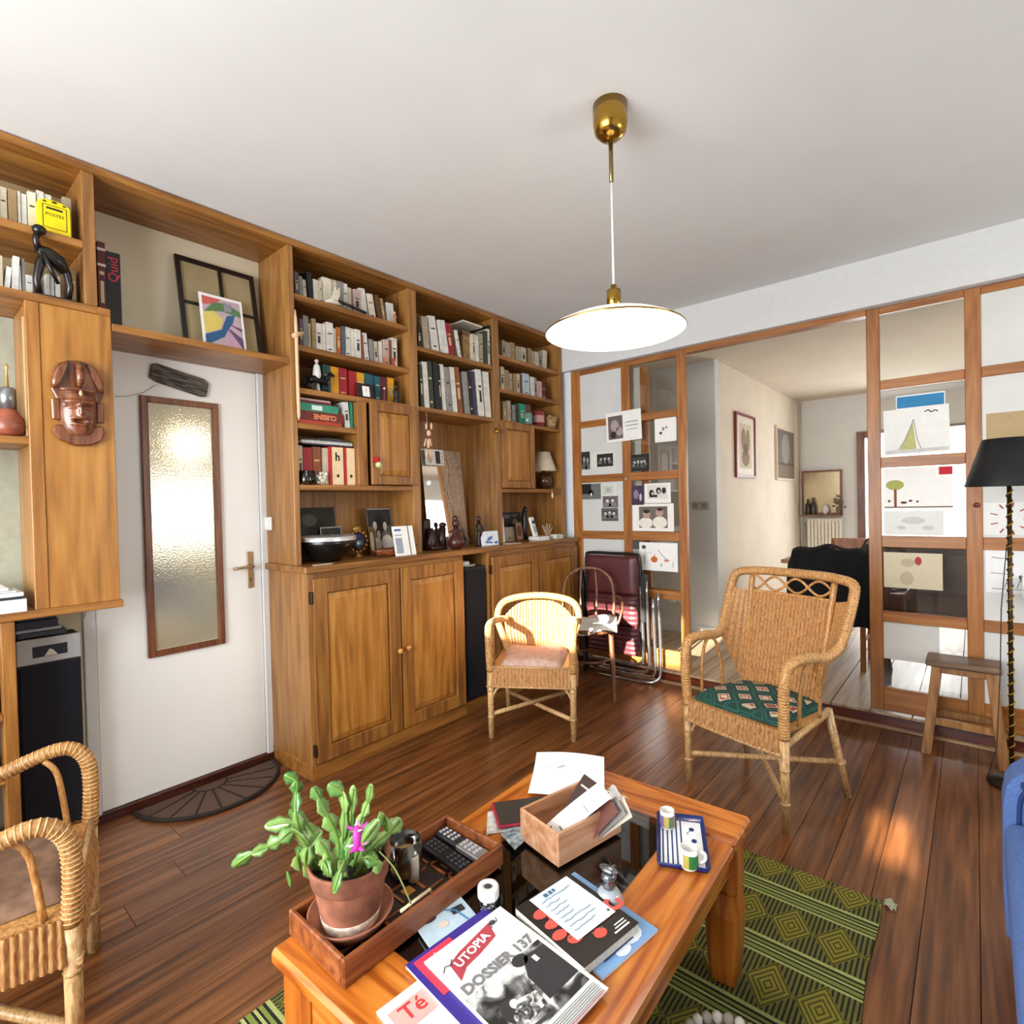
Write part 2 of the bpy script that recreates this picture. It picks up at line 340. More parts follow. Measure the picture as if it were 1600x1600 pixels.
# ================================================================ bookcases
XF = .31; HC = 1.053
def raised_door(parent, x, y0, y1, z0, z1, knob=None, lab=None, fw=.058, dm=OAK, pm=OAKL, hinge=None):
    d = MB(); t = .02
    d.box(x, x + t, y0, y0 + fw, z0, z1); d.box(x, x + t, y1 - fw, y1, z0, z1)
    d.box(x, x + t, y0 + fw, y1 - fw, z1 - fw, z1); d.box(x, x + t, y0 + fw, y1 - fw, z0, z0 + fw)
    d.box(x, x + .006, y0 + fw, y1 - fw, z0 + fw, z1 - fw)
    do = d.build('door', dm, parent, .004, lab)
    p = MB(); a, b, c0, c1 = y0 + fw + .006, y1 - fw - .006, z0 + fw + .006, z1 - fw - .006; k = .03
    o1 = [(x + .006, a, c0), (x + .006, b, c0), (x + .006, b, c1), (x + .006, a, c1)]
    o2 = [(x + .010, a, c0), (x + .010, b, c0), (x + .010, b, c1), (x + .010, a, c1)]
    i1 = [(x + .018, a + k, c0 + k), (x + .018, b - k, c0 + k), (x + .018, b - k, c1 - k), (x + .018, a + k, c1 - k)]
    p.loft([[Vector(q) for q in r] for r in (o1, o2, i1)], smooth=False); p.build('panel', pm, do)
    if knob is not None:
        q = MB(); q.lathe([(.006, 0), (.006, .012), (.014, .016), (.016, .024), (.012, .032), (.003, .034)], (0, 0, 0), 14, M=Matrix.Translation((x + t, knob[0], knob[1])) @ Matrix.Rotation(PI / 2, 4, 'Y'))
        q.build('knob', wood('a5672a', 'c08040', 'd09a58', 'x', 20, 3, .35), do)
    if hinge:
        for hz in hinge[1]: part('hinge', plain('3a2a1e', .45, .7), do, (x - .004, x + .021, hinge[0] - .008, hinge[0] + .004, hz - .03, hz + .03), bevel=.003)
    return do
def bookcase(lab, y0, y1, shelves, zb=HC, extra=None, xf=XF):
    t = thing('bookcase', lab, 'bookcase', (0, (y0 + y1) / 2, zb)); cy = (y0 + y1) / 2
    Mi = Matrix.Translation((0, -cy, -zb))
    def bp(n, mt, *b, bevel=.002): return part(n, mt, t, *b, bevel=bevel, M=Mi)
    bp('side_panel', OAKB, (0.008, xf, y0, y0 + .03, zb, 2.642)); bp('side_panel', OAKB, (0.008, xf, y1 - .03, y1, zb, 2.642))
    bp('back_panel', OAKB, (0.001, .008, y0, y1, zb, 2.642), bevel=0)
    for z, a, b in shelves: bp('shelf', OAKY, (.008, xf - .004, a if a is not None else y0 + .03, b if b is not None else y1 - .03, z - .028, z))
    return t, bp
Y1, Y2, Y3, Y4 = -2.338, -1.558, -.812, -.012
Z1, Z2, Z3, Z4, Z5 = 2.412, 2.160, 1.945, 1.768, 1.458
DV = -1.93
bcA, bp = bookcase('oak wall bookcase column nearest the white door, with cookbook shelf', Y1, Y2, [(Z1, None, None), (Z2, None, None), (Z3, None, None), (Z4, None, DV - .03), (Z5, None, None)])
bp('divider', OAK, (.008, XF - .002, DV - .03, DV + .03, Z5, Z3 - .028))
raised_door(bcA, XF, -1.888 - (Y1 + Y2) / 2, -1.562 - (Y1 + Y2) / 2, Z5 - HC + .004, Z3 - .018 - HC, fw=.05)
bcB, bp = bookcase('middle oak bookcase column with large art books above the mirror niche', Y2, Y3, [(2.312, None, None), (1.944, None, None)])
bcC, bp = bookcase('narrow-looking oak bookcase column in the far corner by the partition', Y3, Y4, [(2.404, None, None), (2.164, None, None), (1.94, None, None), (1.448, None, None)])
bp('divider', OAK, (.008, XF - .002, -.44, -.40, 1.448, 1.912))
raised_door(bcC, XF, -.785 - (Y3 + Y4) / 2, -.415 - (Y3 + Y4) / 2, 1.452 - HC, 1.926 - HC, fw=.05)
# top board along the ceiling
tb = tag(MB().box(0, XF + .012, -4.3, -.012, 2.642, 2.671).build('top_board', OAKY, None, .003), 'long oak top board running along the ceiling over all the bookcases', 'shelf')
# shelf over the door
tag(MB().box(0, XF, -3.065, Y1 - .001, 2.052, 2.081).build('over_door_shelf', OAKY, None, .002), 'oak shelf bridging the wall above the white door', 'shelf')
# left bookcase column above the hanging cabinet
t = thing('bookcase', 'oak bookcase column at the top left, with the yellow money box', 'bookcase', (0, -3.5, 2.105)); Mi = Matrix.Translation((0, 3.5, -2.105))
part('side_panel', OAKB, t, (0, XF, -3.147, -3.108, 2.135, 2.642), bevel=.002, M=Mi)
part('shelf', OAKY, t, (0, XF, -4.2, -3.147, 2.345, 2.374), bevel=.002, M=Mi)
part('shelf', OAKY, t, (0, XF, -4.2, -3.109, 2.106, 2.135), bevel=.002, M=Mi)
part('back_panel', plain('a08a66', .7), t, (0, .006, -4.2, -3.147, 2.135, 2.642), M=Mi)
# hanging cabinet with the mask panel
t = thing('hanging_cabinet', 'open oak hanging cabinet carrying the carved mask on its panel', 'cabinet', (0, -3.5, .97)); Mi = Matrix.Translation((0, 3.5, -.97))
part('front_panel', OAKL, t, (XF - .02, XF, -3.283, -3.068, .995, 2.104), bevel=.002, M=Mi)
part('top_board', OAKY, t, (XF - .06, XF, -3.109, -3.068, 2.104, 2.134), bevel=.002, M=Mi)
part('stile', OAK, t, (XF - .03, XF + .003, -3.322, -3.283, .995, 2.104), bevel=.002, M=Mi)
part('side_panel', OAKB, t, (0.03, XF - .03, -3.318, -3.298, .995, 2.104), bevel=.002, M=Mi)
part('bottom_board', OAKY, t, (0.03, XF + .01, -4.2, -3.06, .967, .995), bevel=.002, M=Mi)
part('shelf', OAKY, t, (.03, XF - .005, -4.2, -3.318, 1.59, 1.617), bevel=.002, M=Mi)
part('back_panel', plain('9fa08e', .7), t, (.022, .03, -4.2, -3.318, .995, 2.104), M=Mi)
part('rod', plain('c8b080', .5), t, (XF - .034, XF - .03, -3.326, -3.32, 1.62, 2.05), M=Mi)
# base unit below it
t = thing('low_bookcase', 'narrow oak upright shelf unit left of the black loudspeaker by the door', 'bookcase', (.16, -3.6, 0))
Mi = Matrix.Translation((-.16, 3.6, 0))
part('side_panel', OAK, t, (.02, XF, -3.415, -3.378, 0, .965), bevel=.002, M=Mi)
for z in (.12, .40, .62): part('shelf', OAKY, t, (.02, XF - .01, -4.1, -3.415, z, z + .022), bevel=.002, M=Mi)
# ================================================================ base cabinets and worktop
XB = .41
t = thing('base_cabinet', 'oak base cabinet with two tall panelled doors and wooden knobs', 'cabinet', (.2, -1.8, 0)); Mi = Matrix.Translation((-.2, 1.8, 0))
part('side_panel', OAKB, t, (.008, XB, Y1, Y1 + .03, .075, 1.02), bevel=.002, M=Mi)
part('side_panel', OAKB, t, (.008, XB, -1.31, -1.285, .075, 1.02), bevel=.002, M=Mi)
part('plinth', OAKY, t, (.02, XB + .002, Y1 - .002, -1.285, 0, .075), bevel=.002, M=Mi)
part('face_frame', OAKY, t, (XB - .02, XB, Y1 + .03, -1.31, .99, 1.02), bevel=.001, M=Mi)
part('back_panel', OAKB, t, (.008, .016, Y1 + .03, -1.31, .075, 1.02), M=Mi)
raised_door(t, XB - .2, -2.316 + 1.8, -1.797 + 1.8, .084, .992, (-1.822 + 1.8, .535), hinge=(-2.322 + 1.8, (.9, .15)), fw=.075)
raised_door(t, XB - .2, -1.788 + 1.8, -1.300 + 1.8, .084, .992, (-1.762 + 1.8, .540), fw=.075)
t = thing('base_cabinet', 'oak base cabinet with two panelled doors behind the small wicker chair', 'cabinet', (.2, -.53, 0)); Mi = Matrix.Translation((-.2, .53, 0))
part('side_panel', OAKB, t, (.008, XB, -1.06, -1.035, .075, 1.02), bevel=.002, M=Mi)
part('side_panel', OAKB, t, (.008, XB, -.04, -.012, .075, 1.02), bevel=.002, M=Mi)
part('plinth', OAKY, t, (.02, XB + .002, -1.285, -.012, 0, .075), bevel=.002, M=Mi)
part('face_frame', OAKY, t, (XB - .02, XB, -1.035, -.04, .985, 1.02), bevel=.001, M=Mi)
raised_door(t, XB - .2, -1.032 + .53, -.526 + .53, .084, .985, (-.55 + .53, .54), fw=.075, hinge=(-1.038 + .53, (.9, .15)))
raised_door(t, XB - .2, -.518 + .53, -.018 + .53, .084, .985, (-.495 + .53, .54), fw=.075)
tag(MB().box(.009, .432, Y1 - .018, -.008, 1.021, HC).build('worktop', OAKY, None, .004), 'long oak worktop over the base cabinets', 'worktop')
# ================================================================ glazed partition
def leaf(lab, xs, zs, clear, loc, fr=(PINE, PINEX), y0=.05, y1=.085):
    """xs: list of (x0,x1) uprights, zs rails"""
    t = thing('partition_leaf', lab, 'partition', loc); Mi = Matrix.Translation((-loc[0], -loc[1], -loc[2]))
    for a, b in xs: part('stile', fr[0], t, (a, b, y0, y1, .10, 2.405), bevel=.003, M=Mi)
    for i in range(len(xs) - 1):
        for z0, z1 in zs: part('rail', fr[1], t, (xs[i][1], xs[i + 1][0], y0 + .002, y1 - .002, z0, z1), bevel=.003, M=Mi)
        for j in range(len(zs) - 1):
            part('pane', clear[i][j], t, (xs[i][1], xs[i + 1][0], y0 + .014, y0 + .019, zs[j][1], zs[j + 1][0]), M=Mi)
    return t
ZR = [(.10, .235), (.612, .673), (1.04, 1.105), (1.493, 1.553), (1.937, 1.991), (2.366, 2.405)]
GL = glass((.93, .93, .91), .02, .1); FW = plain('d2d3d0', .55, var=.03, scale=6)
leaf('pine glazed partition leaf with family photos, next to the bookcase', [(.357, .437), (.815, .885), (1.262, 1.322)], ZR, [[FW] * 5, [GL] * 5], (.84, .067, .09))
leaf('pine glazed partition leaf with children drawings, behind the stool', [(2.405, 2.468), (2.84, 2.906), (3.29, 3.36)], ZR, [[GL] * 5, [FW] * 5], (2.88, .067, .09))
leaf('pine glazed partition leaf at the far right, behind the floor lamp', [(3.362, 3.43), (3.82, 3.89), (4.27, 4.33)], ZR, [[FW] * 5, [FW] * 5], (3.85, .067, .09))
struct('wall_partition_end', WALLW, (4.33, XR, .05, .12, 0, 2.409))
# stacked leaf behind the left one
t = thing('partition_leaf', 'second pine leaf slid behind the photo partition, only its upright showing', 'partition', (.93, .12, .09))
part('stile', PINE, t, (.008, .07, 0, .03, 0, 2.27), bevel=.003); part('backing_board', FW, t, (-.05, .008, .01, .02, 0, 2.27))
for z0, z1 in ZR[1:5]: part('rail', PINEX, t, (.07, .33, .002, .028, z0 - .09, z1 - .09), bevel=.002)
# ================================================================ books
PAL = {'cream': 'c6baa0', 'white': 'd6d3ca', 'grey': '8a8682', 'black': '17161a', 'brown': '5e3c20', 'tan': '9c8159', 'pink': 'c0a39b', 'mauve': '5b4e57', 'orange': 'b5621c', 'slate blue': '4c5a68',
       'red': '9a1822', 'maroon': '5a1622', 'dark green': '0f4a42', 'teal': '17545f', 'yellow': 'd4960c', 'pale blue': 'b5c4cd', 'olive': '3a3d2c', 'purple': '3a3050', 'green': '1f8f72', 'navy': '1b2346', 'ivory': 'ded6c2', 'rust': '8a4a26', 'beige': 'a89a84'}
def art(c): return ('an ' if c[0] in 'aeiou' else 'a ') + c
def book_mesh(y, w, h, d, x, z, col, parent=None, lean=0, rough=.55):
    """upright book, spine towards +x; returns cover object (world placed) with a page block part"""
    tk = min(.003, w * .2)
    R = Matrix.Translation((x, y if lean >= 0 else y + w, z)) @ Matrix.Rotation(math.radians(lean), 4, 'X')
    o = 0 if lean >= 0 else -w
    poly = [(-d, o), (0, o), (0, o + w), (-d, o + w), (-d, o + w - tk), (-tk, o + w - tk), (-tk, o + tk), (-d, o + tk)]
    m = MB(); m.prism(poly, 0, h); c = m.build('book', plain(PAL.get(col, col), rough, var=.12, scale=26), parent, M=R)
    p = MB(); p.box(-d + .003, -tk, o + tk, o + w - tk, .002, h - .003); p.build('page_block', PAGES, c)
    return c
NCOUNT = 0
def row(shelf, z, xf, specs, group, dmax=.2, ylim=(-9, 9)):
    for i, s in enumerate(specs):
        px0, px1, pt, col = s[:4]; lean = s[4] if len(s) > 4 else 0; kind = s[5] if len(s) > 5 else 'paperback'
        y0 = hit(px0, pt + 20, 'x', xf).y; y1 = hit(px1, pt + 20, 'x', xf).y
        y0 = max(y0, ylim[0]); y1 = min(y1, ylim[1])
        if y1 - y0 < .006: continue
        h = hit((px0 + px1) / 2, pt, 'x', xf).z - z
        h = max(.08, h) / max(.8, math.cos(math.radians(lean)))
        d = min(dmax, h * .68)
        w = max(.008, y1 - y0 - .0015)
        c = book_mesh(y0, w, h - .001, d, xf - .004 * (i % 3), z + .0008, col, lean=lean)
        tag(c, '%s %s, %s from the left on %s' % (col, kind, ORD[i], shelf), 'book', group)
        if w > .016 and i % 2 == 0:                     # printed band on the spine
            inks(c, frameM((.0002, w / 2 - (0 if lean >= 0 else w), 0), (0, 1, 0), (0, 0, 1)), [('3a3632' if col in ('white', 'cream', 'ivory', 'grey', 'pink', 'beige', 'pale blue') else 'c9b98c', [[(-w * .3, h * .62), (w * .3, h * .62), (w * .3, h * .66), (-w * .3, h * .66)], [(-w * .22, h * .3), (w * .22, h * .3), (w * .22, h * .55), (-w * .22, h * .55)] if i % 4 == 0 else [(-w * .25, h * .12), (w * .25, h * .12), (w * .25, h * .16), (-w * .25, h * .16)]])], 'spine_print')
row('the top shelf next to the door', Z1, .262, [
    (461, 468, 425, 'mauve', 1.5), (469, 475.5, 432, 'grey', 3), (476, 481, 437, 'cream', 3), (483, 490, 427, 'black', 5), (490.5, 495, 436, 'white'), (495, 499, 437, 'ivory'), (499, 504, 439, 'cream'),
    (505, 519, 434, 'ivory'), (520, 528, 437, 'cream'), (528.5, 537, 440, 'grey'), (537.5, 544, 443, 'white'), (544.5, 551, 449, 'cream'), (553, 564, 453, 'pink'),
    (566, 575, 452, 'white', 6), (579, 589, 461, 'ivory', 9), (592, 597, 463, 'brown', 9), (599, 604, 468, 'tan', 9), (607, 618, 474, 'white', 4)], 'paperbacks on the top shelf')
row('the second shelf next to the door', Z2, .262, [
    (468, 474, 498, 'mauve'), (474.5, 483, 493, 'grey'), (484, 487, 505, 'cream'), (487.5, 494, 498, 'tan'), (494.5, 504, 505, 'white'), (504.5, 510, 506, 'ivory'), (510.5, 521, 504, 'white'), (521.5, 526, 513, 'cream'),
    (527, 534, 511, 'orange'), (534.5, 540, 510, 'slate blue'), (540.5, 548, 511, 'white'), (548.5, 555, 513, 'ivory'), (555.5, 564, 515, 'white'), (565, 569, 523, 'rust'),
    (571, 578, 521, 'white', 5), (580, 585, 531, 'grey', 4), (586, 592, 534, 'cream', 3), (593, 599, 534, 'white'), (600, 608, 531, 'pink'), (608.5, 613, 531, 'rust'), (613.5, 622, 528, 'white')], 'paperbacks on the second shelf')
row('the encyclopedia shelf with the rider figurine', Z3, .255, [
    (504, 517, 570, 'dark green', 0, 'hardback'), (517.3, 530, 573, 'yellow', 0, 'hardback'), (530.3, 544, 575, 'red', 0, 'hardback'), (546, 557.5, 580, 'red', 0, 'hardback'), (557.8, 570, 582, 'yellow', 0, 'hardback'), (570.5, 585, 584, 'teal', 0, 'hardback'),
    (586, 594.5, 588, 'teal', 0, 'hardback'), (595, 606, 589, 'maroon', 0, 'hardback'), (606.5, 617, 590, 'yellow', 0, 'hardback')], 'coloured hardback set')
row('the upper shelf of the middle column', 2.312, .29, [
    (653, 659, 510, 'black', 1, 'album'), (663, 672, 496, 'beige', 5, 'art book'), (676, 687, 496, 'white', 8, 'art book'), (691, 701, 503, 'white', 9, 'art book'), (702, 710, 507, 'red', 9, 'art book'), (711, 715, 512, 'brown', 10, 'art book'), (717, 721, 518, 'white', 11, 'booklet')], 'art books on the upper middle shelf', .22, (-1.527, -.8435))
row('the upper middle shelf, past the box', 2.312, .298, [
    (738.5, 742, 522, 'cream', 0, 'booklet'), (743, 749, 524, 'white', 1, 'booklet'), (750, 756, 521, 'beige', 0, 'art book'), (757, 762, 517, 'olive', 0, 'art book'), (762.5, 766, 514, 'white', 0, 'art book'), (766.5, 775.5, 509, 'black', 0, 'album')], 'art books on the upper middle shelf', .22, (-1.527, -.8435))
row('the long shelf above the mirror', 1.944, .295, [
    (657, 661.5, 570, 'olive', 2, 'art book'), (663, 671, 566, 'white', 3, 'art book'), (671.5, 679, 565, 'olive', 3, 'art book'), (680, 686.5, 567, 'black', 3, 'art book'), (687, 691, 571, 'black', 3, 'art book'), (692, 698, 570, 'white', 4, 'art book'), (699, 706, 575, 'grey', 5, 'art book'), (707.5, 715, 575, 'white', 5, 'art book'), (716.5, 724, 575, 'rust', 6, 'art book'),
    (728, 734, 582, 'grey', 5, 'art book'), (735, 740, 582, 'black', 5, 'art book'), (741, 746, 581, 'purple', 5, 'art book'), (748.5, 756, 579, 'white', 5, 'art book'), (758.5, 767.5, 582, 'white', 4, 'art book'), (768.5, 774, 584, 'pale blue', 3, 'art book')], 'art books on the long shelf', .24, (-1.527, -.8435))
row('the top shelf of the corner column', 2.404, .262, [
    (785, 790, 532, 'beige'), (791, 798.5, 535, 'beige'), (799, 806, 535, 'tan'), (807.5, 815, 542, 'beige'), (815.5, 823, 543, 'cream'), (827, 832, 544, 'tan'), (832.5, 836, 549, 'beige'), (836.5, 842.5, 550, 'cream'), (843, 848, 549, 'grey', -4), (848.5, 854, 548, 'cream', -4)], 'paperbacks in the corner column')
row('the second shelf of the corner column', 2.164, .262, [
    (782.5, 788, 573, 'cream'), (788.5, 796, 578, 'tan'), (797, 802, 583, 'beige'), (803.5, 808, 584, 'tan'), (808.5, 813, 584, 'cream'), (813.5, 817, 585, 'brown'), (818, 827, 584, 'pale blue'), (830, 836, 589, 'white'), (836.5, 840, 590, 'grey'), (840.5, 847, 596, 'pink'), (847.5, 854, 598, 'maroon')], 'paperbacks in the corner column')
row('the third shelf of the corner column', 1.94, .262, [
    (786, 792, 628, 'tan'), (793, 799, 626, 'beige'), (802, 807, 633, 'grey'), (807.5, 811.5, 633, 'olive'), (812, 822, 631, 'green'), (822.5, 831, 632, 'brown')], 'paperbacks in the corner column')
row('the high shelf left of the yellow money box', 2.374, .25, [
    (-26, -14, 292, 'ivory'), (-13, -1, 290, 'cream'), (-.5, 12, 291, 'cream'), (13, 27, 296, 'tan'), (27.5, 33, 298, 'white'), (33.5, 43, 302, 'white'), (43.5, 57, 300, 'ivory'), (58, 70, 298, 'white'), (70.5, 82, 303, 'white'), (98, 112, 309, 'beige')], 'paperbacks at the top left')
row('the lower high shelf by the dark carved figure', 2.135, .25, [
    (-22, -8, 395, 'cream'), (-7, 5, 398, 'cream'), (5.5, 15, 415, 'white', -6), (17, 28, 400, 'white', -3), (28.5, 34, 414, 'white'), (34.5, 40, 403, 'grey'), (41, 52, 433, 'white'), (72, 79, 428, 'white'), (79.5, 86, 430, 'white'), (87, 95, 432, 'white'), (109, 120, 420, 'tan')], 'paperbacks at the top left')
row('the shelf above the door', 2.081, .20, [
    (152, 165, 378, 'maroon', 0, 'tall hardback'), (166, 189, 394, 'black', 0, 'tall hardback')], 'tall hardbacks above the door', .2)
bk = [o for o in C.objects if o.name.startswith('book') and 'above the door' in o.get('label', '')]
for o, w in ((bk[0], .04), (bk[1], .05)):
    h_ = max(v.co.z for v in o.data.vertices); w_ = max(v.co.y for v in o.data.vertices)
    if o['label'].startswith('black'):
        text('Quid', .05, plain('d8304a', .5), o, frameM((.0005, w_ / 2, h_ * .78), (0, 0, 1), (0, -1, 0)))
    else:
        inks(o, frameM((.0004, w_ / 2, 0), (0, 1, 0), (0, 0, 1)), [('d8c8c0', [[(-.014, h_ * .9), (.014, h_ * .9), (.014, h_ * .93), (-.014, h_ * .93)], [(-.014, h_ * .72), (.014, h_ * .72), (.014, h_ * .75), (-.014, h_ * .75)]])], 'spine_print')
# lying cookbooks on the cookbook shelf
def lying(name, px0, px1, zb, zt, xf, d, col, lab, group=None):
    y0 = hit(px0, 650, 'x', xf).y; y1 = hit(px1, 650, 'x', xf).y; tk = .003
    M = Matrix.Translation((xf, (y0 + y1) / 2, zb)); L = y1 - y0
    m = MB(); h = zt - zb
    # spine faces +x
    m.prism([(-d, 0), (0, 0), (0, h), (-d, h), (-d, h - tk), (-tk, h - tk), (-tk, tk), (-d, tk)], -L / 2, L / 2, M=Matrix(((1, 0, 0, 0), (0, 0, 1, 0), (0, 1, 0, 0), (0, 0, 0, 1))))
    c = m.build(name, plain(PAL.get(col, col), .5, var=.1), M=M)
    p = MB(); p.box(-d + .003, -tk, -L / 2 + .003, L / 2 - .003, tk, h - tk); p.build('page_block', PAGES, c)
    tag(c, lab, 'book', group); return c
zz = [Z4 + .0005, Z4 + .022, Z4 + .070, Z4 + .110, Z4 + .125, Z4 + .136]
lying('book', 466, 534, zz[0], zz[1], .285, .2, 'b03c22', 'orange-red book at the bottom of the lying cookbook stack', 'lying cookbooks')
c = lying('book', 466, 537, zz[1] + .0005, zz[2], .285, .2, '6a2016', 'dark red cookbook with CUISINE printed upside down on its spine', 'lying cookbooks')
text('CUISINE', .036, plain('e0875a', .5), c, frameM((.0006, .02, .023), (0, -1, 0), (0, 0, -1)), bold=.0015)
c = lying('book', 466, 529, zz[2] + .0005, zz[3], .28, .2, '2f8c70', 'green book lying on the dark red cookbook', 'lying cookbooks')
inks(c, frameM((.0004, 0, .02), (0, 1, 0), (0, 0, 1)), [('d8efe4', [[(-.04, -.012), (.02, -.012), (.02, .012), (-.04, .012)]])])
lying('book', 466, 519, zz[3] + .0005, zz[4], .275, .19, 'maroon', 'thin maroon book lying on the green book', 'lying cookbooks')
lying('book', 466, 517, zz[4] + .0005, zz[5], .27, .19, 'c9a9a2', 'thin pale pink book on top of the cookbook stack', 'lying cookbooks')
row('the cookbook shelf, right of the lying stack', Z4, .275, [(539, 547, 629, 'white', 4, 'cookbook'), (547.5, 552, 629, 'green', 0, 'cookbook'), (553.5, 560, 630, 'maroon', 0, 'cookbook')], 'standing cookbooks')
row('the binder shelf under the lying notebook', Z5, .262, [(466, 473, 696, 'cream', 0, 'folder'), (474, 489, 699, 'red', 0, 'folder'), (490, 503, 698, 'rust', 0, 'folder'), (505, 513, 700, 'cream', 0, 'folder')], 'folders on the binder shelf')
def binder(px0, px1, lab, letter=None):
    xf = .275; y0 = hit(px0, 730, 'x', xf).y; y1 = hit(px1, 730, 'x', xf).y; h = .205; t = thing('binder', lab, 'binder', (xf, y0, Z5 + .0005), 0, 'cream ring binders'); w = y1 - y0
    m = MB(); m.prism([(-.2, 0), (0, 0), (0, w), (-.2, w), (-.2, w - .004), (-.004, w - .004), (-.004, .004), (-.2, .004)], 0, h); m.build('cover', plain('b5202c', .5), t)
    part('spine_label', plain('e6cfa4', .6), t, (0, .0012, .016, w - .002, .002, h - .002)); part('sheets', PAPER, t, (-.19, -.006, .006, w - .006, .003, h - .012))
    m = MB(); m.lathe([(.009, 0), (.009, .002), (.006, .002), (.006, 0)], (0, 0, 0), 12, M=Matrix.Translation((.0012, w / 2 + .006, .05)) @ Matrix.Rotation(PI / 2, 4, 'Y')); m.build('finger_ring', plain('b08a50', .3, .8), t)
    if letter: text(letter, .06, BLACK, t, frameM((.0016, w / 2 + .006, .15), (0, 1, 0), (0, 0, 1)), bold=.002)
binder(515, 537, 'red and cream ring binder with a black letter h', 'h')
binder(538, 555, 'red and cream ring binder without lettering, beside the h binder')
# ring notebook lying on the folders
t = thing('ring_notebook', 'black spiral notebook with papers lying on top of the folders', 'notebook', (.16, hit(511, 690, 'x', .25).y, Z5 + .212))
part('cover', BLACK, t, (-.1, .1, -.15, .15, 0, .006)); part('cover', BLACK, t, (-.1, .1, -.15, .15, .022, .026)); part('sheets', PAPER, t, (-.1, .094, -.148, .148, .006, .022))
m = MB()
for k in range(24):
    y = -.14 + k * .28 / 23
    m.tube([(.1 + .012 * math.cos(a), y, .013 + .014 * math.sin(a)) for a in [j * 2 * PI / 8 for j in range(8)]], .0018, 5, closed=True)
m.build('spiral', plain('c8c8cc', .3, .6), t, kind='stuff')
m = MB(); m.grid(lambda u, v: Vector((-.09 + .18 * u, -.1 + .24 * v, .028 + .012 * math.sin(v * PI) * u)), 4, 8); m.build('loose_sheet', PAPER, t)
# horizontal white book on top of the right-hand group in the middle column
c = lying('book', 727, 757, 2.312 + .268, 2.312 + .28, .25, .18, 'ivory', 'white book lying flat on top of the standing art books')
# patterned box
yb0, yb1 = hit(724, 540, 'x', .27).y, hit(735.5, 540, 'x', .27).y
t = thing('box', 'carved tan box between the leaning art books', 'box', (.22, (yb0 + yb1) / 2, 2.3125)); w = yb1 - yb0
part('body', wood('5e4020', '8a6638', 'b08c58', 'z', 60, 1, .6, ring=.3), t, (-.05, .05, -w / 2, w / 2, 0, .17), bevel=.004); part('lid', wood('5e4020', '7c5a32', '94703f', 'y', 12, 6, .6), t, (-.053, .053, -w / 2 - .003, w / 2 + .003, .17, .20), bevel=.004)
# ================================================================ small things on the shelves
def at(px, py, x): return hit(px, py, 'x', x)
def width(px0, px1, py, x): return at(px1, py, x).y - at(px0, py, x).y
# yellow money box
p = at(86, 368, .285); w = width(61, 112, 345, .285); z0 = 2.3745
t = thing('money_box', 'yellow letterbox-shaped money box on the top left shelf', 'money box', (.262, p.y, z0)); YEL = plain('f0d400', .35)
m = MB(); hh = .125; arc = [(-w / 2, 0), (w / 2, 0), (w / 2, hh * .86)] + [(w / 2 * math.cos(a), hh * .86 + hh * .14 * math.sin(a)) for a in [k * PI / 8 for k in range(1, 8)]] + [(-w / 2, hh * .86)]
FM = frameM((0, 0, 0), (0, 1, 0), (0, 0, 1)); m.prism(arc, -.03, .03, FM); m.build('body', YEL, t, .003)
FM2 = frameM((.0305, 0, 0), (0, 1, 0), (0, 0, 1))
inks(t, FM2, [('1a1a10', strokepoly([(-w * .36, .02), (w * .36, .02), (w * .36, hh * .82), (-w * .36, hh * .82), (-w * .36, .02)], .002) + [[(-w * .25, hh * .7), (w * .25, hh * .7), (w * .25, hh * .76), (-w * .25, hh * .76)]] + [ell(0, hh * .93, .008, .004), ell(-w * .3, hh * .9, .006, .003), ell(w * .3, hh * .9, .006, .003)])])
text('POSTES', .016, plain('2a2a12', .5), t, frameM((.0308, 0, hh * .55), (0, 1, 0), (0, 0, 1)))
# dark carved figure
p = at(80, 455, .28)
t = thing('carved_figure', 'black carved bending figure in front of the top left books', 'figurine', (.272, p.y, 2.1355)); t.rotation_euler = (0, .2, 0); t.scale = (.9, .9, .84); EB = plain('120d0b', .3, var=.2)
m = MB(); m.tube([(0, -.035, 0), (0, -.045, .07), (0, -.035, .14), (0, -.02, .19)], [.012, .013, .017, .015], 8); m.build('leg', EB, t)
m = MB(); m.tube([(0, .055, 0), (0, .062, .07), (0, .05, .13), (0, .02, .17)], [.011, .012, .015, .016], 8); m.build('leg', EB, t)
m = MB(); m.tube([(0, .045, .125), (0, .02, .165), (0, -.02, .19), (0, -.045, .2)], [.02, .032, .03, .018], 10); m.build('body', EB, t)
m = MB(); m.tube([(.005, -.04, .19), (.01, -.05, .235), (.012, -.045, .262)], [.014, .011, .012], 8); m.ball((.015, -.04, .275), (.02, .024, .022), 10); m.build('head', EB, t)
m = MB(); m.tube([(.02, -.03, .19), (.03, -.005, .12), (.02, .02, .07)], [.01, .008, .007], 6); m.build('arm', EB, t)
part('base', EB, t, (-.028, .03, -.06, .075, .006, .014))
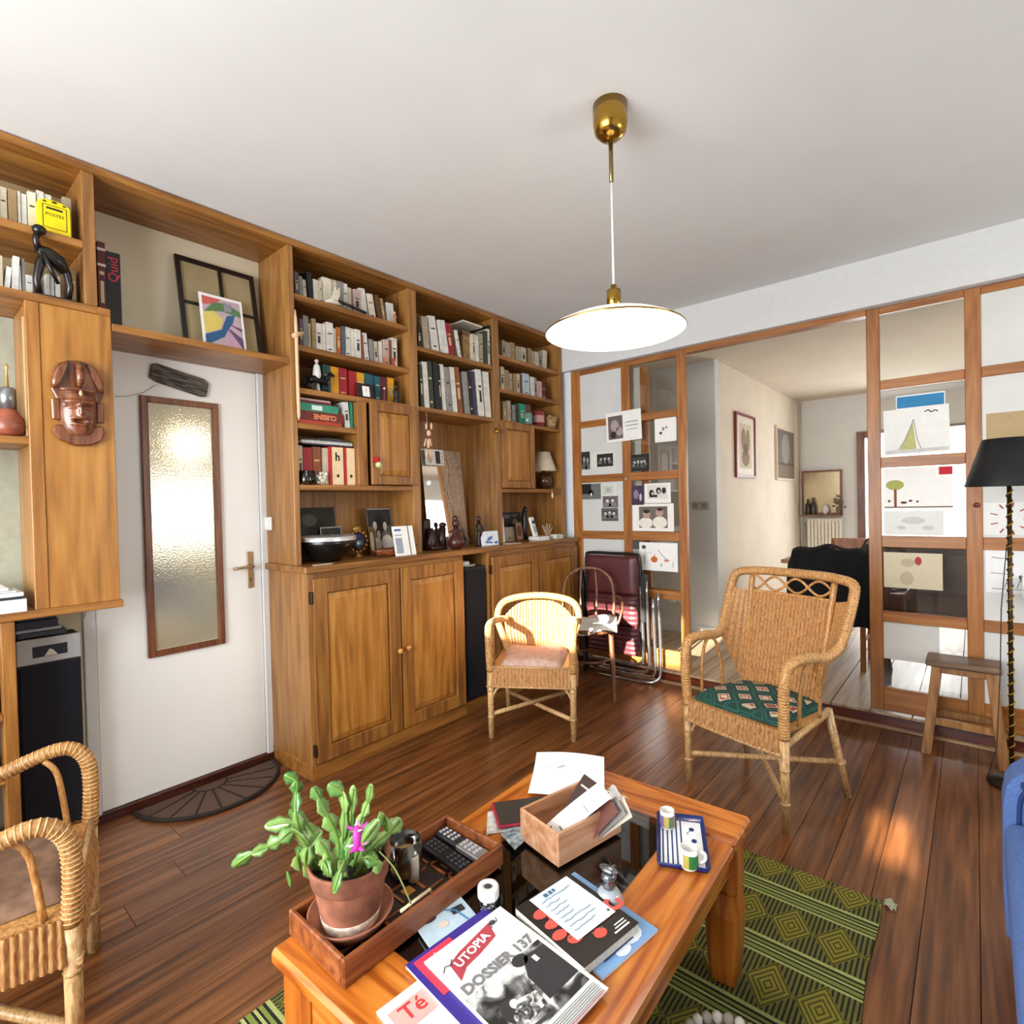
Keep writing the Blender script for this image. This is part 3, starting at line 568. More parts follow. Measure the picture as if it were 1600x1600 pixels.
# window-like frame with painting over the door
y0, y1 = at(288, 524, .13).y, at(412, 545, .13).y; zb = 2.0815; hh = at(272, 393, .03).z - zb
t = thing('four_pane_picture', 'black four-pane frame leaning on the wall above the door', 'picture', (.135, y0, zb)); t.rotation_euler = (0, -math.atan2(.10, hh), 0)
wf = y1 - y0; DF = plain('1c1410', .4)
for n_, b_ in (('frame_bar', (-.012, 0, 0, .02, 0, hh)), ('frame_bar', (-.012, 0, wf - .02, wf, 0, hh)), ('frame_bar', (-.012, 0, .02, wf - .02, hh - .02, hh)), ('frame_bar', (-.012, 0, .02, wf - .02, 0, .02)), ('glazing_bar', (-.01, 0, wf * .52, wf * .52 + .014, .02, hh - .02)), ('glazing_bar', (-.009, -.001, .02, wf - .02, hh * .5, hh * .5 + .012))):
    part(n_, DF, t, b_)
part('backing', plain('a6946e', .8, var=.08, scale=5), t, (-.018, -.012, 0, wf, 0, hh))
p0 = at(318, 524, .16); wp = width(318, 385, 530, .16); hp = at(305, 437, .1).z - at(318, 524, .16).z
t = thing('painting', 'small bright landscape painting leaning in front of the four-pane frame', 'painting', (.165, p0.y, zb)); t.rotation_euler = (0, -.18, 0)
part('sheet', PAPER, t, (-.004, 0, 0, wp, 0, hp + .02)); FMp = frameM((.0004, 0, 0), (0, 1, 0), (0, 0, 1)); W_, H_ = wp, hp + .02
def rel(pl): return [(a * W_, b * H_) for a, b in pl]
inks(t, FMp, [('b9a4ac', [rel([(.06, .05), (.94, .05), (.94, .95), (.06, .95)])]), ('c4605a', [rel([(.06, .8), (.06, .95), (.5, .95), (.35, .84)])]), ('5a7a4c', [rel([(.08, .68), (.3, .86), (.6, .9), (.94, .8), (.94, .7), (.5, .74)])]), ('d8c264', [rel([(.06, .3), (.06, .66), (.3, .72), (.5, .6), (.42, .42)])]),
                ('2f5a86', [rel([(.06, .1), (.06, .28), (.45, .42), (.6, .68), (.8, .72), (.72, .55), (.62, .46), (.5, .3)])]), ('6a4a72', [rel([(.55, .5), (.94, .12), (.94, .32)]), rel([(.6, .55), (.94, .44), (.94, .5)])]), ('c89ab0', [rel([(.5, .1), (.62, .42), (.84, .1)])]), ('8a8a92', [rel([(.55, .74), (.55, .88), (.72, .9), (.74, .76)])])], 'picture')
# sign board on the door with its cord
t = thing('board_sign', 'weathered dark wooden board hung crookedly on the white door', 'sign', (.004, at(281, 595, .01).y, at(281, 595, .01).z)); t.rotation_euler = (-.21, 0, 0)
m = MB(); m.prism([(-.122, -.03), (-.125, .035), (-.108, .043), (.1, .045), (.122, .03), (.124, -.036), (.1, -.044), (-.09, -.04)], 0, .016, frameM((0, 0, 0), (0, 1, 0), (0, 0, 1))); m.build('plank', wood('26221d', '47413a', '6a6258', 'y', 22, 8, .8, ring=.12), t, .004)
tag(MB().tube([at(245, 601, .012), at(225, 613, .010), at(200, 619, .008), at(180, 619, .008)], .0012, 5).build('cord', plain('9c8c6a', .7)), 'thin string running from the dark board to the left', 'string')
# small switch on the bookcase edge
t = thing('switch', 'small white switch on the bookcase side by the door handle', 'switch', (.045, Y1 - .0005, 1.262)); part('plate', WHITE, t, (-.035, .035, -.014, 0, -.035, .035), bevel=.004); part('rocker', plain('f4f4f0', .4), t, (-.016, .016, -.018, -.014, -.018, .018), bevel=.002)
# ---------------------------------------------------------------- carved mask
p = at(121, 630, .31); wm = width(80, 162, 630, .31); zt, zbm = at(120, 563, .325).z, at(120, 697, .325).z; hm = zt - zbm
t = thing('mask', 'carved reddish-brown wooden face mask hanging on the oak panel', 'mask', (.311, p.y, (zt + zbm) / 2))
Fm = frameM((0, 0, 0), (0, 1, 0), (0, 0, 1)); a = wm / 2; b = hm / 2
def P2(l): return [(x * a, y * b) for x, y in l]
m = MB(); m.prism(P2([(-.78, .05), (-.98, .28), (-.95, .62), (-.72, .88), (-.3, .98), (.0, 1), (.35, .98), (.75, .86), (.96, .58), (1, .28), (.8, .05)]), 0, .014, Fm); m.build('headdress', MASKW, t, .004)
for s in (-1, 1):
    m = MB(); pts = [(s * .34, .95), (s * .72, .84), (s * .97, .55), (s * 1.0, .3), (s * .8, .3), (s * .55, .6)]
    rg = [[Fm @ Vector((x * a * k + s * (1 - k) * .6 * a, y * b * k + (1 - k) * .6 * b, z)) for x, y in pts] for k, z in ((1, .012), (.96, .026), (.7, .034))]
    m.loft(rg); m.build('headdress_wing', MASKW, t)
    m = MB(); m.prism(P2([(s * .68, -.42), (s * .98, -.42), (s * 1.0, .06), (s * .68, .06)]), 0, .018, Fm); m.build('ear', MASKW, t, .004)
m = MB(); m.prism(P2([(-1, -.68), (-.9, -.53), (.95, -.5), (1, -.66), (.85, -.86), (.4, -.98), (-.2, -1), (-.75, -.88)]), 0, .02, Fm); m.build('collar', MASKW, t, .006)
def facef(u, v):
    x = (u * 2 - 1); y = (v * 2 - 1); r = x * x + (y * .95) ** 2
    wv = math.sqrt(max(0, 1 - (y * .97) ** 2)) ** .7
    d = .046 * math.sqrt(max(0, 1 - min(1, x * x))) * (1 - .25 * y * y) + .004
    fx = x * a * .72 * (wv * .25 + .75 if y > 0 else wv * .8 + .2 )
    # brow and eye slit
    d += .008 * math.exp(-((y - .45) / .09) ** 2) * (abs(x) < .85); d -= .009 * math.exp(-((y - .27) / .05) ** 2) * math.exp(-((abs(x) - .42) / .3) ** 4)
    d += .006 * math.exp(-((y - .17) / .06) ** 2) * math.exp(-((abs(x) - .42) / .3) ** 4)
    d += .014 * math.exp(-(x / .14) ** 2) * math.exp(-((y + .05 - .1) / .28) ** 4)          # nose
    d -= .02 * math.exp(-(x / .34) ** 4) * math.exp(-((y + .42 - .12 * x * x) / .07) ** 2)    # open mouth
    d += .008 * math.exp(-(x / .5) ** 4) * (math.exp(-((y + .29) / .05) ** 2) + math.exp(-((y + .57 - .12 * x * x) / .06) ** 2))
    return Fm @ Vector((fx, y * b * .52 - .22 * b, max(.012, d)))
MB().grid(facef, 44, 60).build('face', MASKW, t)
m = MB(); m.tube([Fm @ Vector((0, y * b, z)) for y, z in ((.94, .02), (.8, .045), (.6, .058), (.42, .05), (.34, .03))], [.008, .012, .012, .010, .006], 10)
for k in range(7): m.tube([Fm @ Vector((-.012, (.78 - k * .055) * b, .05)), Fm @ Vector((0, (.78 - k * .055) * b, .07)), Fm @ Vector((.012, (.78 - k * .055) * b, .05))], .0025, 5)
m.build('crest', MASKW, t, kind='stuff')
m = MB(); m.tube([Fm @ Vector((x * a, .26 * b + .004 * math.cos(x * 2), .036 + .018 * math.cos(x * 1.6))) for x in (-.72, -.5, -.25, 0, .25, .5, .72)], .006, 7); m.build('brow_band', MASKW, t)
m = MB(); m.ball(Fm @ Vector((0, .2 * b, .056)), (.005, .006, .012), 8); m.build('forehead_stud', plain('d8b27a', .15, .3), t)
# ---------------------------------------------------------------- open hanging cabinet contents
p = at(22, 680, .26)
t = thing('gourd_vase', 'pear-shaped gourd vase with metal neck on the left cabinet shelf', 'vase', (.255, at(14, 680, .255).y, 1.6175))
m = MB(); m.lathe([(.02, 0), (.042, .008), (.05, .035), (.043, .065), (.028, .088), (.022, .1)], seg=20); m.build('body', plain('8a4a34', .35, var=.15), t)
m = MB(); m.lathe([(.024, .098), (.024, .17), (.017, .175), (.006, .178)], seg=16); m.build('neck', plain('8d8f92', .3, .8), t)
m = MB(); m.lathe([(.005, .176), (.003, .24), (.006, .246), (.003, .26)], seg=8); m.build('stopper', plain('c8a85c', .3, .6), t)
p = at(-12, 640, .24); t = thing('jar', 'dark blue jar at the left picture edge behind the gourd vase', 'jar', (.13, at(-14, 660, .13).y, 1.6175))
m = MB(); m.lathe([(.028, 0), (.03, .01), (.03, .13), (.022, .15), (.022, .165)], seg=16); m.build('body', plain('151a3a', .25), t); m = MB(); m.lathe([(.024, .163), (.024, .18), (.002, .182)], seg=16); m.build('lid', BLACK, t)
zz = .9955
for k, (lb, h_, cl, y0, y1, x1) in enumerate((('thick white book at the bottom of the cabinet floor pile', .045, 'e8e8e6', -3.56, -3.345, .315), ('thin dark magazine in the cabinet floor pile', .008, '24262a', -3.55, -3.35, .315), ('white magazine in the cabinet floor pile', .014, 'dfdfdc', -3.55, -3.352, .31), ('thin pale magazine with a grey picture in the cabinet floor pile', .008, 'b9bab8', -3.56, -3.37, .305), ('loose white sheet on top of the cabinet floor pile', .008, 'f2f2f0', -3.56, -3.39, .30))):
    o = MB(); o.box(-.2, 0, 0, y1 - y0, 0, h_); o = o.build('magazine', [plain(cl, .5)], M=Matrix.Translation((x1, y0, zz)), bevel=.001); tag(o, lb, 'book' if k == 0 else 'magazine', 'papers on the cabinet floor'); zz += h_ + .0008
# low bookcase things
for k, (z, y, cl) in enumerate(((.643, -3.50, '1b2a66'), (.643, -3.46, '7a1f1f'), (.423, -3.49, 'd8d4ca'), (.143, -3.50, '5a5148'))):
    c_ = book_mesh(y, .035, .2, .18, .26, z, cl); tag(c_, ['blue book low at the left edge', 'dark red book low at the left edge', 'white book on the middle low shelf at the left edge', 'grey book on the bottom low shelf at the left edge'][k], 'book')
# loudspeaker by the door
t = thing('loudspeaker', 'tall black column loudspeaker between the low shelf and the door', 'loudspeaker', (.08, -3.25, 0))
part('body', CHAR, t, (-.06, .055, -.108, .085, .02, .86), bevel=.004); part('grille', plain('14151f', .95, bump=.5, scale=400), t, (.055, .062, -.102, .079, .05, .755), bevel=.004)
pn = part('front_panel', plain('aeaeac', .4), t, (.055, .064, -.108, .085, .765, .862), bevel=.003); part('display', plain('1b2026', .3), pn, (.064, .0655, -.062, .042, .79, .832))
m = MB(); m.prism([(-.02, 0), (.02, 0), (.006, .02), (-.004, .026)], 0, .002, frameM((.0655, -.008, .792), (0, 1, 0), (0, 0, 1))); m.build('emblem', plain('cfcdb8', .4), pn)
for k, (a0, a1, h_, cl, lb) in enumerate(((-.10, .045, .02, '3a3c40', 'grey disc player lying on the column loudspeaker'), (-.105, .03, .012, 'a9adb0', 'silver disc case on the grey disc player'), (-.105, .02, .03, '1d1f24', 'black box on the silver disc case'), (-.10, .015, .012, '2c2f36', 'flat black case on top of the loudspeaker pile'))):
    z0 = .8645 + sum((.0215, .0135, .0315)[:k]); tag(MB().box(-.06, .045, a0, a1, 0, h_).build('disc_case', plain(cl, .35), M=Matrix.Translation((.08, -3.25, z0)), bevel=.002), lb, 'electronics', 'cases on the loudspeaker')
tag(MB().tube([(.03, -3.13, .9), (.02, -3.12, .93), (.025, -3.10, .95), (.012, -3.115, .98), (.02, -3.12, 1.02), (.01, -3.10, 1.06)], .0015, 5).build('cable', plain('8a5a3a', .6)), 'thin brown cable climbing the wall behind the column loudspeaker', 'cable')
# doormat
t = thing('doormat', 'half-round ribbed brown doormat in front of the white door', 'mat', (.03, -2.668, .001)); MATM = plain('5a4433', .95, var=.25, scale=120, bump=.6); r0 = .30
m = MB(); poly = [(.30 * math.sin(k * PI / 28) * 1.0, -.31 * math.cos(k * PI / 28)) for k in range(29)]; m.prism(poly, 0, .008); m.build('pile', MATM, t)
m = MB(); m.tube([(x, y, .008) for x, y in poly], .009, 6); m.build('rim', plain('241a14', .9), t)
for k in range(1, 9):
    an = -PI / 2 + k * PI / 9; m = MB(); m.tube([(.075 * math.cos(an), .075 * math.sin(an), .0085), (.285 * math.cos(an), .295 * math.sin(an), .0085)], .004, 5); m.build('rib', plain('2a1e16', .9), t)
m = MB(); m.tube([(.075 * math.sin(k * PI / 12), -.075 * math.cos(k * PI / 12), .0085) for k in range(13)], .004, 5); m.build('rib', plain('2a1e16', .9), t)
# ---------------------------------------------------------------- left column small things
t = thing('wooden_stick', 'pale wooden crossed stick hanging on the bookcase edge', 'stick', at(464, 570, .325)); c0 = Vector(t.location)
def loc(px, py, x=.325): return at(px, py, x) - c0
PW = plain('d8b48c', .5, var=.1)
m = MB(); m.tube([loc(461, 484), loc(462, 500), loc(463, 520), loc(464, 560), loc(466, 620), loc(467, 650), loc(467, 657)], [.003, .008, .009, .009, .009, .008, .002], 8); m.build('shaft', PW, t)
m = MB(); m.tube([loc(458, 525), loc(463, 523), loc(473, 520)], [.012, .013, .009], 8); m.build('knot', PW, t)
t = thing('bird_ornament', 'white flying bird ornament in front of the top shelf paperbacks', 'ornament', (.288, at(520, 468, .285).y, Z1 + .0005)); IV = plain('d8d0bc', .5)
m = MB(); m.tube([(0, -.05, .008), (0, -.02, .02), (0, .02, .024), (0, .05, .016)], [.004, .014, .015, .003], 8); m.build('body', IV, t)
for s, l_ in ((-1, .09), (1, .08)):
    m = MB(); m.prism([(-.02, 0), (.02, 0), (.012, l_ * .6), (-.01, l_)], 0, .004, frameM((0, 0, .02), (0, 1, -.1), (.2, s * .6, .5) if s > 0 else (0.2, -.8, .25))); m.build('wing', IV, t)
tag(MB().tube([at(522, 470, .297) + Vector((0, 0, .008)), at(548, 479, .297) + Vector((0, 0, .002)), (.297, at(572, 485, .297).y, Z1 + .009)], .0085, 8).build('flute', plain('161210', .3)), 'black wooden flute lying along the top shelf edge', 'flute')
def figurine(lab, px, pb, z, x, h, cols, name='figurine', arms=True, wid=1.0):
    t = thing(name, lab, 'figurine', (x, at(px, pb, x).y, z + .0005)); k = h
    m = MB(); m.lathe([(.16 * k * wid, 0), (.17 * k * wid, .03 * k), (.12 * k * wid, .2 * k), (.10 * k * wid, .45 * k), (.13 * k * wid, .62 * k), (.10 * k * wid, .72 * k), (.045 * k, .77 * k)], seg=12); m.build('body', cols[0], t)
    m = MB(); m.ball((0, 0, .87 * k), (.085 * k, .085 * k, .11 * k), 10); m.build('head', cols[1], t)
    if arms:
        for s in (-1, 1):
            m = MB(); m.tube([(0, s * .11 * k * wid, .68 * k), (.05 * k, s * .17 * k * wid, .55 * k), (.11 * k, s * .08 * k, .48 * k)], [.04 * k, .035 * k, .025 * k], 6); m.build('arm', cols[0], t)
    return t
figurine('tiny painted figurine at the right end of the top shelf', 617, 505, Z1, .285, .075, (plain('b07a5a', .4), plain('d9b090', .4)))
figurine('small orange figurine before the second shelf, left one of two', 600, 566, Z2, .285, .05, (plain('c8602a', .4), plain('d88a50', .4)))
figurine('small red and orange figurine before the second shelf, right one of two', 615, 567, Z2, .285, .062, (plain('b8341f', .4), plain('d88a50', .4)))
# rider
t = thing('rider_figurine', 'dark metal horse with a white rider on the encyclopedia shelf', 'figurine', (.28, at(497, 603, .28).y, Z3 + .0005)); DM = plain('1a1a1f', .35, .6)
m = MB(); m.tube([(0, -.05, .05), (0, -.02, .062), (0, .02, .06), (0, .05, .058)], [.014, .02, .019, .016], 8); m.tube([(0, .045, .062), (0, .065, .09), (0, .075, .105)], [.014, .011, .01], 7); m.tube([(0, .07, .105), (0, .095, .092)], [.01, .006], 6); m.build('horse', DM, t)
for dy in (-.05, -.04, .04, .055):
    m = MB(); m.tube([(0, dy, .05), (0, dy - .006, .025), (0, dy + .004, 0)], [.008, .005, .005], 6); m.build('leg', DM, t)
m = MB(); m.lathe([(.018, .06), (.022, .09), (.016, .13), (.006, .145)], (0, -.005, 0), 10); m.build('rider', plain('d6d6d2', .5), t); m = MB(); m.ball((0, -.005, .156), .011, 8); m.build('rider_head', plain('d8c8c0', .5), t)
m = MB(); m.tube([(0, -.05, .055), (0, -.075, .045), (0, -.085, .015)], [.006, .006, .003], 6); m.build('tail', DM, t)
for k, (px0, cl) in enumerate(((498, 'white'),)):
    c_ = book_mesh(at(497, 600, .25).y, .014, .07, .06, .25, Z3 + .001, 'white', lean=8); tag(c_, 'little white booklet leaning behind the horse rider', 'booklet')
p = at(573, 618, .29); t = thing('framed_photo', 'small dark square frame with white card before the coloured hardbacks', 'photo frame', (.288, p.y, Z3 + .0005)); t.rotation_euler = (0, -.12, 0)
part('frame', plain('2a1712', .4), t, (-.008, 0, -.055, .055, 0, .085), bevel=.002); part('card', PAPER, t, (0, .0015, -.022, .024, .012, .07)); text('?', .03, plain('555555', .6), t, frameM((.002, .001, .045), (0, 1, 0), (0, 0, 1)))
figurine('small dark red figurine right of the little square frame', 601, 621, Z3, .288, .085, (plain('551a20', .35), plain('c8a8a0', .4)))
figurine('small dark warrior figurine with pale shield at the shelf end', 619, 625, Z3, .288, .11, (plain('1a1816', .35), plain('2c241c', .4)), wid=1.2)
# pebble jar and flowery bag on the binder shelf
t = thing('pebble_jar', 'glass tub of dark pebbles in front of the folders', 'jar', (.272, at(479, 752, .272).y, Z5 + .0005))
m = MB(); m.lathe([(.046, 0), (.05, .004), (.05, .07), (.047, .07), (.047, .004)], seg=18); m.build('glass', glass((.9, .92, .9)), t)
m = MB()
random.seed(3)
for k in range(60):
    an = random.random() * 6.28; r_ = .04 * math.sqrt(random.random()); m.ball((r_ * math.cos(an), r_ * math.sin(an), .008 + random.random() * .045), .0075, 6, mi=k % 3)
m.build('pebbles', [plain('2a2018', .5), plain('8a7458', .5), plain('4a3a28', .5)], t, kind='stuff')
t = thing('dried_flowers', 'white dried flower bunch before the binder with the letter h', 'flowers', (.285, at(503, 752, .285).y, Z5 + .0005)); m = MB()
for k in range(26):
    an = random.random() * 6.28; r_ = .028 * math.sqrt(random.random()); m.ball((r_ * math.cos(an) * .5, r_ * math.sin(an), .012 + random.random() * .05), .009, 6)
m.build('petals', plain('e8e2d4', .7), t, kind='stuff'); m = MB(); m.lathe([(.012, 0), (.02, .02), (.01, .03)], seg=8); m.build('stem', plain('b8a888', .7), t)
# pompom on the cupboard door
t = thing('pompom', 'red and pale green woollen pompom hanging on the small cupboard door', 'pompom', at(589, 722, .352)); m = MB()
def fuzzy(c, r, mi, n_):
    for k in range(n_):
        d = Vector((random.gauss(0, 1), random.gauss(0, 1), random.gauss(0, 1))).normalized(); e = Vector((random.gauss(0, 1), random.gauss(0, 1), random.gauss(0, 1))).cross(d).normalized() * .0022
        m.face([c + e, c - e, c + d * r], mi)
    m.ball(c, r * .75, 10, mi)
fuzzy(Vector((0, 0, .012)), .024, 0, 240); fuzzy(Vector((.008, .004, -.015)), .021, 1, 200)
m.build('wool', [plain('b50f16', .9), plain('c9dc96', .9)], t, kind='stuff'); m = MB(); m.tube([(0, 0, .03), (-.008, -.004, .07)], .001, 5); m.build('thread', plain('6a4a20', .8), t)
# ---------------------------------------------------------------- worktop, left niche
ZC = HC + .0006
t = thing('bowl', 'wide black bowl with silver rim on the worktop', 'bowl', (.255, at(512, 872, .255).y, ZC)); rb = .148
m = MB(); m.lathe([(.05, 0), (.055, .004), (.1, .03), (rb * .93, .085), (rb, .125), (rb - .008, .125), (rb * .88, .085), (.09, .036), (.01, .014)], seg=36); m.build('body', plain('0d0c0d', .25), t)
m = MB(); m.lathe([(rb + .001, .112), (rb + .003, .134), (rb - .004, .136), (rb - .009, .124)], seg=36, cap=False); m.build('rim', plain('e4e4e0', .2, .7), t)
def standing_print(name, lab, cat, px0, px1, pyt, x, z, items, border=0, col=PAPER, frame=None, lean=.14, group=None, hh=None, yaw=0, thick=.004):
    y0 = at(px0, (pyt + 845) / 2, x).y; y1 = at(px1, (pyt + 845) / 2, x).y; h = hh or (at((px0 + px1) / 2, pyt, x - .01).z - z)
    t = thing(name, lab, cat, (x, (y0 + y1) / 2, z), yaw, group); t.rotation_euler = (0, -lean, yaw); w = y1 - y0
    part('sheet' if not frame else 'backing', col, t, (-thick, 0, -w / 2, w / 2, 0, h))
    if frame:
        fw = frame[1]
        for b_ in ((-thick, .006, -w / 2, -w / 2 + fw, 0, h), (-thick, .006, w / 2 - fw, w / 2, 0, h), (-thick, .006, -w / 2 + fw, w / 2 - fw, h - fw, h), (-thick, .006, -w / 2 + fw, w / 2 - fw, 0, fw)): part('frame_bar', frame[0], t, b_)
    if items: inks(t, frameM((.0004, -w / 2, 0), (0, 1, 0), (0, 0, 1)), [(c_, [[(x_ * w, y_ * h) for x_, y_ in q] for q in ps]) for c_, ps in items], 'picture')
    return t
R_ = lambda a0, b0, a1, b1: [(a0, b0), (a1, b0), (a1, b1), (a0, b1)]
def people(skin, *hs):
    """little portrait figures: (cx, cy, head size) -> clothes, hair, faces"""
    d = lambda k: '%02x%02x%02x' % tuple(int(int(skin[i:i + 2], 16) * k) for i in (0, 2, 4))
    return [(d(.62), [[(cx - s * 1.7, max(.03, cy - s * 3.4)), (cx + s * 1.7, max(.03, cy - s * 3.4)), (cx + s * 1.5, cy - s * 1.7), (cx + s * .5, cy - s * 1.0), (cx - s * .5, cy - s * 1.0), (cx - s * 1.5, cy - s * 1.7)] for cx, cy, s in hs]),
            (d(.16), [ell(cx, cy + s * .25, s * 1.12, s * 1.2, 12) for cx, cy, s in hs]), (skin, [ell(cx, cy - s * .1, s * .8, s * 1.0, 12) for cx, cy, s in hs])]
standing_print('photo', 'large dark photograph leaning behind the black bowl', 'photo', 470, 528, 792, .055, ZC, [('33332c', [R_(0, 0, 1, 1)]), ('20201c', [ell(.5, .45, .3, .32)]), ('55554c', [ell(.3, .75, .2, .12), ell(.75, .3, .2, .2)])])
standing_print('framed_photo', 'small thin-framed group photo between the bowl and blue ornament', 'photo frame', 503, 536, 823, .075, ZC, [('3c3c38', [R_(.05, .05, .95, .95)]), *people('8f8f88', (.3, .7, .07), (.5, .72, .07), (.7, .68, .07))], frame=(plain('b8b8b4', .3, .5), .005), col=plain('3c3c38', .6))
t = thing('ornament', 'blue and gold ornate table ornament on the worktop', 'ornament', (.2, at(559, 862, .2).y, ZC)); BL = plain('1d2450', .3); GD = plain('9a7034', .3, .6)
m = MB(); m.lathe([(.03, 0), (.032, .006), (.012, .02), (.01, .04)], seg=16); m.build('foot', GD, t)
m = MB(); m.lathe([(.002, -.012), (.035, -.012), (.05, -.004), (.05, .004), (.035, .014), (.002, .016)], seg=24, M=Matrix.Translation((0, 0, .09)) @ Matrix.Rotation(PI / 2, 4, 'Y')); m.build('disc', BL, t)
m = MB()
for k in range(14):
    an = k * 2 * PI / 14; m.ball((.006, .058 * math.cos(an), .09 + .058 * math.sin(an)), .011, 7)
m.build('scroll_rim', GD, t, kind='stuff'); m = MB(); m.lathe([(.03, 0), (.032, .004), (.02, .012), (.002, .014)], seg=16, M=Matrix.Translation((.014, 0, .075)) @ Matrix.Rotation(PI / 2, 4, 'Y')); m.build('medallion', plain('6d7482', .25, .7), t)
m = MB(); m.ball((0, 0, .16), (.012, .03, .022), 10); m.build('crown', GD, t)
standing_print('framed_photo', 'black and white family photograph standing behind the boat dish', 'photo frame', 577, 616, 793, .12, ZC, [('55524c', [R_(.04, .03, .96, .97)]), ('2a2824', [R_(.04, .6, .96, .97), ell(.5, .55, .3, .3)]), *people('b8b4ac', (.3, .62, .1), (.7, .6, .1), (.42, .42, .1)), ('d8d6d0', [ell(.74, .22, .24, .18), ell(.3, .2, .2, .15)])], frame=(plain('6a6058', .4), .006))
t = standing_print('framed_photo', 'tiny gilt oval frame leaning by the family photograph', 'photo frame', 578, 588, 824, .2, ZC, [('b0a890', [ell(.5, .5, .3, .36)])], frame=(plain('8a6428', .3, .6), .006), col=plain('54462e', .5))
t = standing_print('calendar_card', 'white printed calendar card leaning beside the family photo', 'card', 618, 650, 821, .375, ZC, [('9aa2b4', [R_(.08, .08, .4, .6)]), ('3a58a8', [R_(.08, .84, .4, .9)]), ('8a90a0', [R_(.08, .68, .42, .71)]), ('5a6470', [R_(.72, 0, .76, 1)])], lean=.2)
t = thing('boat_dish', 'brown wooden oval dish with a pen across it', 'dish', (.30, at(613, 866, .3).y, ZC)); BW = wood('5a2a16', '7c4128', '925538', 'y', 10, 6, .25, coat=.5)
m = MB(); pr = [(.6, 0), (.85, .01), (1, .034), (.97, .042), (.9, .036), (.6, .018), (.02, .014)]
m.loft([[Vector((.055 * k * math.cos(2 * PI * j / 28), .12 * k * math.sin(2 * PI * j / 28), z)) for j in range(28)] for k, z in pr]); m.build('bowl', BW, t)
m = MB(); m.tube([(.02, -.02, .043), (.045, .15, .05)], .004, 6); m.build('pen', plain('3a2a1c', .4), t); m = MB(); m.tube([(.05, .095, 0), (.05, .1, .03), (.05, .098, .046)], [.008, .006, .009], 8); m.build('spout', plain('d8cdb8', .4), t)
tag(MB().box(-.012, .012, -.05, .05, 0, .004).build('key_tag', plain('c8c4bc', .4), M=Matrix.Translation((.395, at(505, 882, .4).y, ZC)), bevel=.001), 'small silver key tag on the worktop edge before the bowl', 'key tag')
# ---------------------------------------------------------------- mirror niche
my0, my1 = at(665, 770, .06).y, at(727, 790, .06).y; mz = at(690, 703, .02).z - ZC
t = thing('mirror', 'frameless tall mirror with etched branch leaning in the oak niche', 'mirror', (.085, (my0 + my1) / 2, ZC)); t.rotation_euler = (0, -.1, 0); mw = my1 - my0
mm, n_, l_, b_ = node_mat('mirror_silver'); b_.inputs['Metallic'].default_value = 1; b_.inputs['Roughness'].default_value = .03; b_.inputs['Base Color'].default_value = (.85, .86, .85, 1)
part('plate', mm, t, (-.005, 0, -mw / 2, mw / 2, 0, mz))
br = [(.62 + .05 * math.sin(k * .8), .2 + .06 * k) for k in range(13)]
random.seed(5); lv = []
for x_, y_ in br[3:]:
    for q in range(4): lv.append(ell((x_ + random.uniform(-.1, .3)) * mw, (y_ + random.uniform(-.03, .03)) * mz, .012, .006, 6, random.random() * 3))
inks(t, frameM((.0004, -mw / 2, 0), (0, 1, 0), (0, 0, 1)), [('5a5a56', strokepoly([(x_ * mw, y_ * mz) for x_, y_ in br], .003)), ('b9b9b4', lv)], 'etched_branch')
t2 = standing_print('photo', 'photo strip stuck to the upper left corner of the mirror', 'photo', 665, 694, 704, .04, ZC, [('4a3a34', [R_(.55, .1, .8, .9)]), ('c8beb0', [ell(.25, .4, .12, .3)]), ('222222', [R_(.88, .1, .92, .2), R_(.88, .3, .92, .4), R_(.88, .5, .92, .6), R_(.88, .7, .92, .8)])], lean=.1, hh=.11)
t2.location.z = at(680, 727, .045).z; t2.location.x = .05; t2.rotation_euler = (0, -.1, 0)
t = thing('jointed_puppet', 'pale wooden jointed puppet hanging at the mirror niche', 'puppet', at(671, 690, .32)); c0 = Vector(t.location); PP = plain('d9b092', .45)
m = MB(); m.tube([at(666, 645, .315) - c0, at(668, 668, .32) - c0], .0012, 5); m.build('string', PP, t)
m = MB(); m.ball(at(670, 677, .32) - c0, (.014, .016, .02), 10); m.build('head', PP, t)
for s in (-4, 4): m = MB(); m.ball(at(670 + s, 666, .32) - c0, (.006, .009, .022), 8); m.build('ear', PP, t)
m = MB(); m.ball(at(669, 693, .32) - c0, (.014, .017, .03), 10); m.build('body', PP, t)
for s in (-6, 5): m = MB(); m.tube([at(669 + s * .5, 685, .325) - c0, at(669 + s, 697, .325) - c0], .006, 6); m.build('arm', PP, t)
for s in (-2.5, 3): m = MB(); m.tube([at(669 + s, 702, .32) - c0, at(669 + s * 1.3, 716, .32) - c0], .006, 6); m.build('leg', PP, t)
t = thing('glass_ball', 'small white ball hanging before the mirror', 'ornament', at(670, 755, .32)); m = MB(); m.ball((0, 0, 0), .018, 12); m.build('ball', plain('dfe8e6', .15), t); m = MB(); m.tube([(0, 0, .017), (0, 0, .1)], .0008, 4); m.build('thread', plain('b8b8b0', .6), t)
SD = plain('2c1512', .35, var=.2)
t = thing('sculpture', 'dark carved embracing block sculpture before the mirror', 'sculpture', (.23, at(680, 858, .23).y, ZC))
part('back_block', SD, t, (-.07, -.02, -.08, -.005, 0, .2), bevel=.012)
m = MB(); m.tube([(0, -.04, 0), (.005, -.045, .05), (.0, -.03, .1), (-.005, -.04, .135)], [.04, .044, .034, .022], 10); m.build('figure', SD, t)
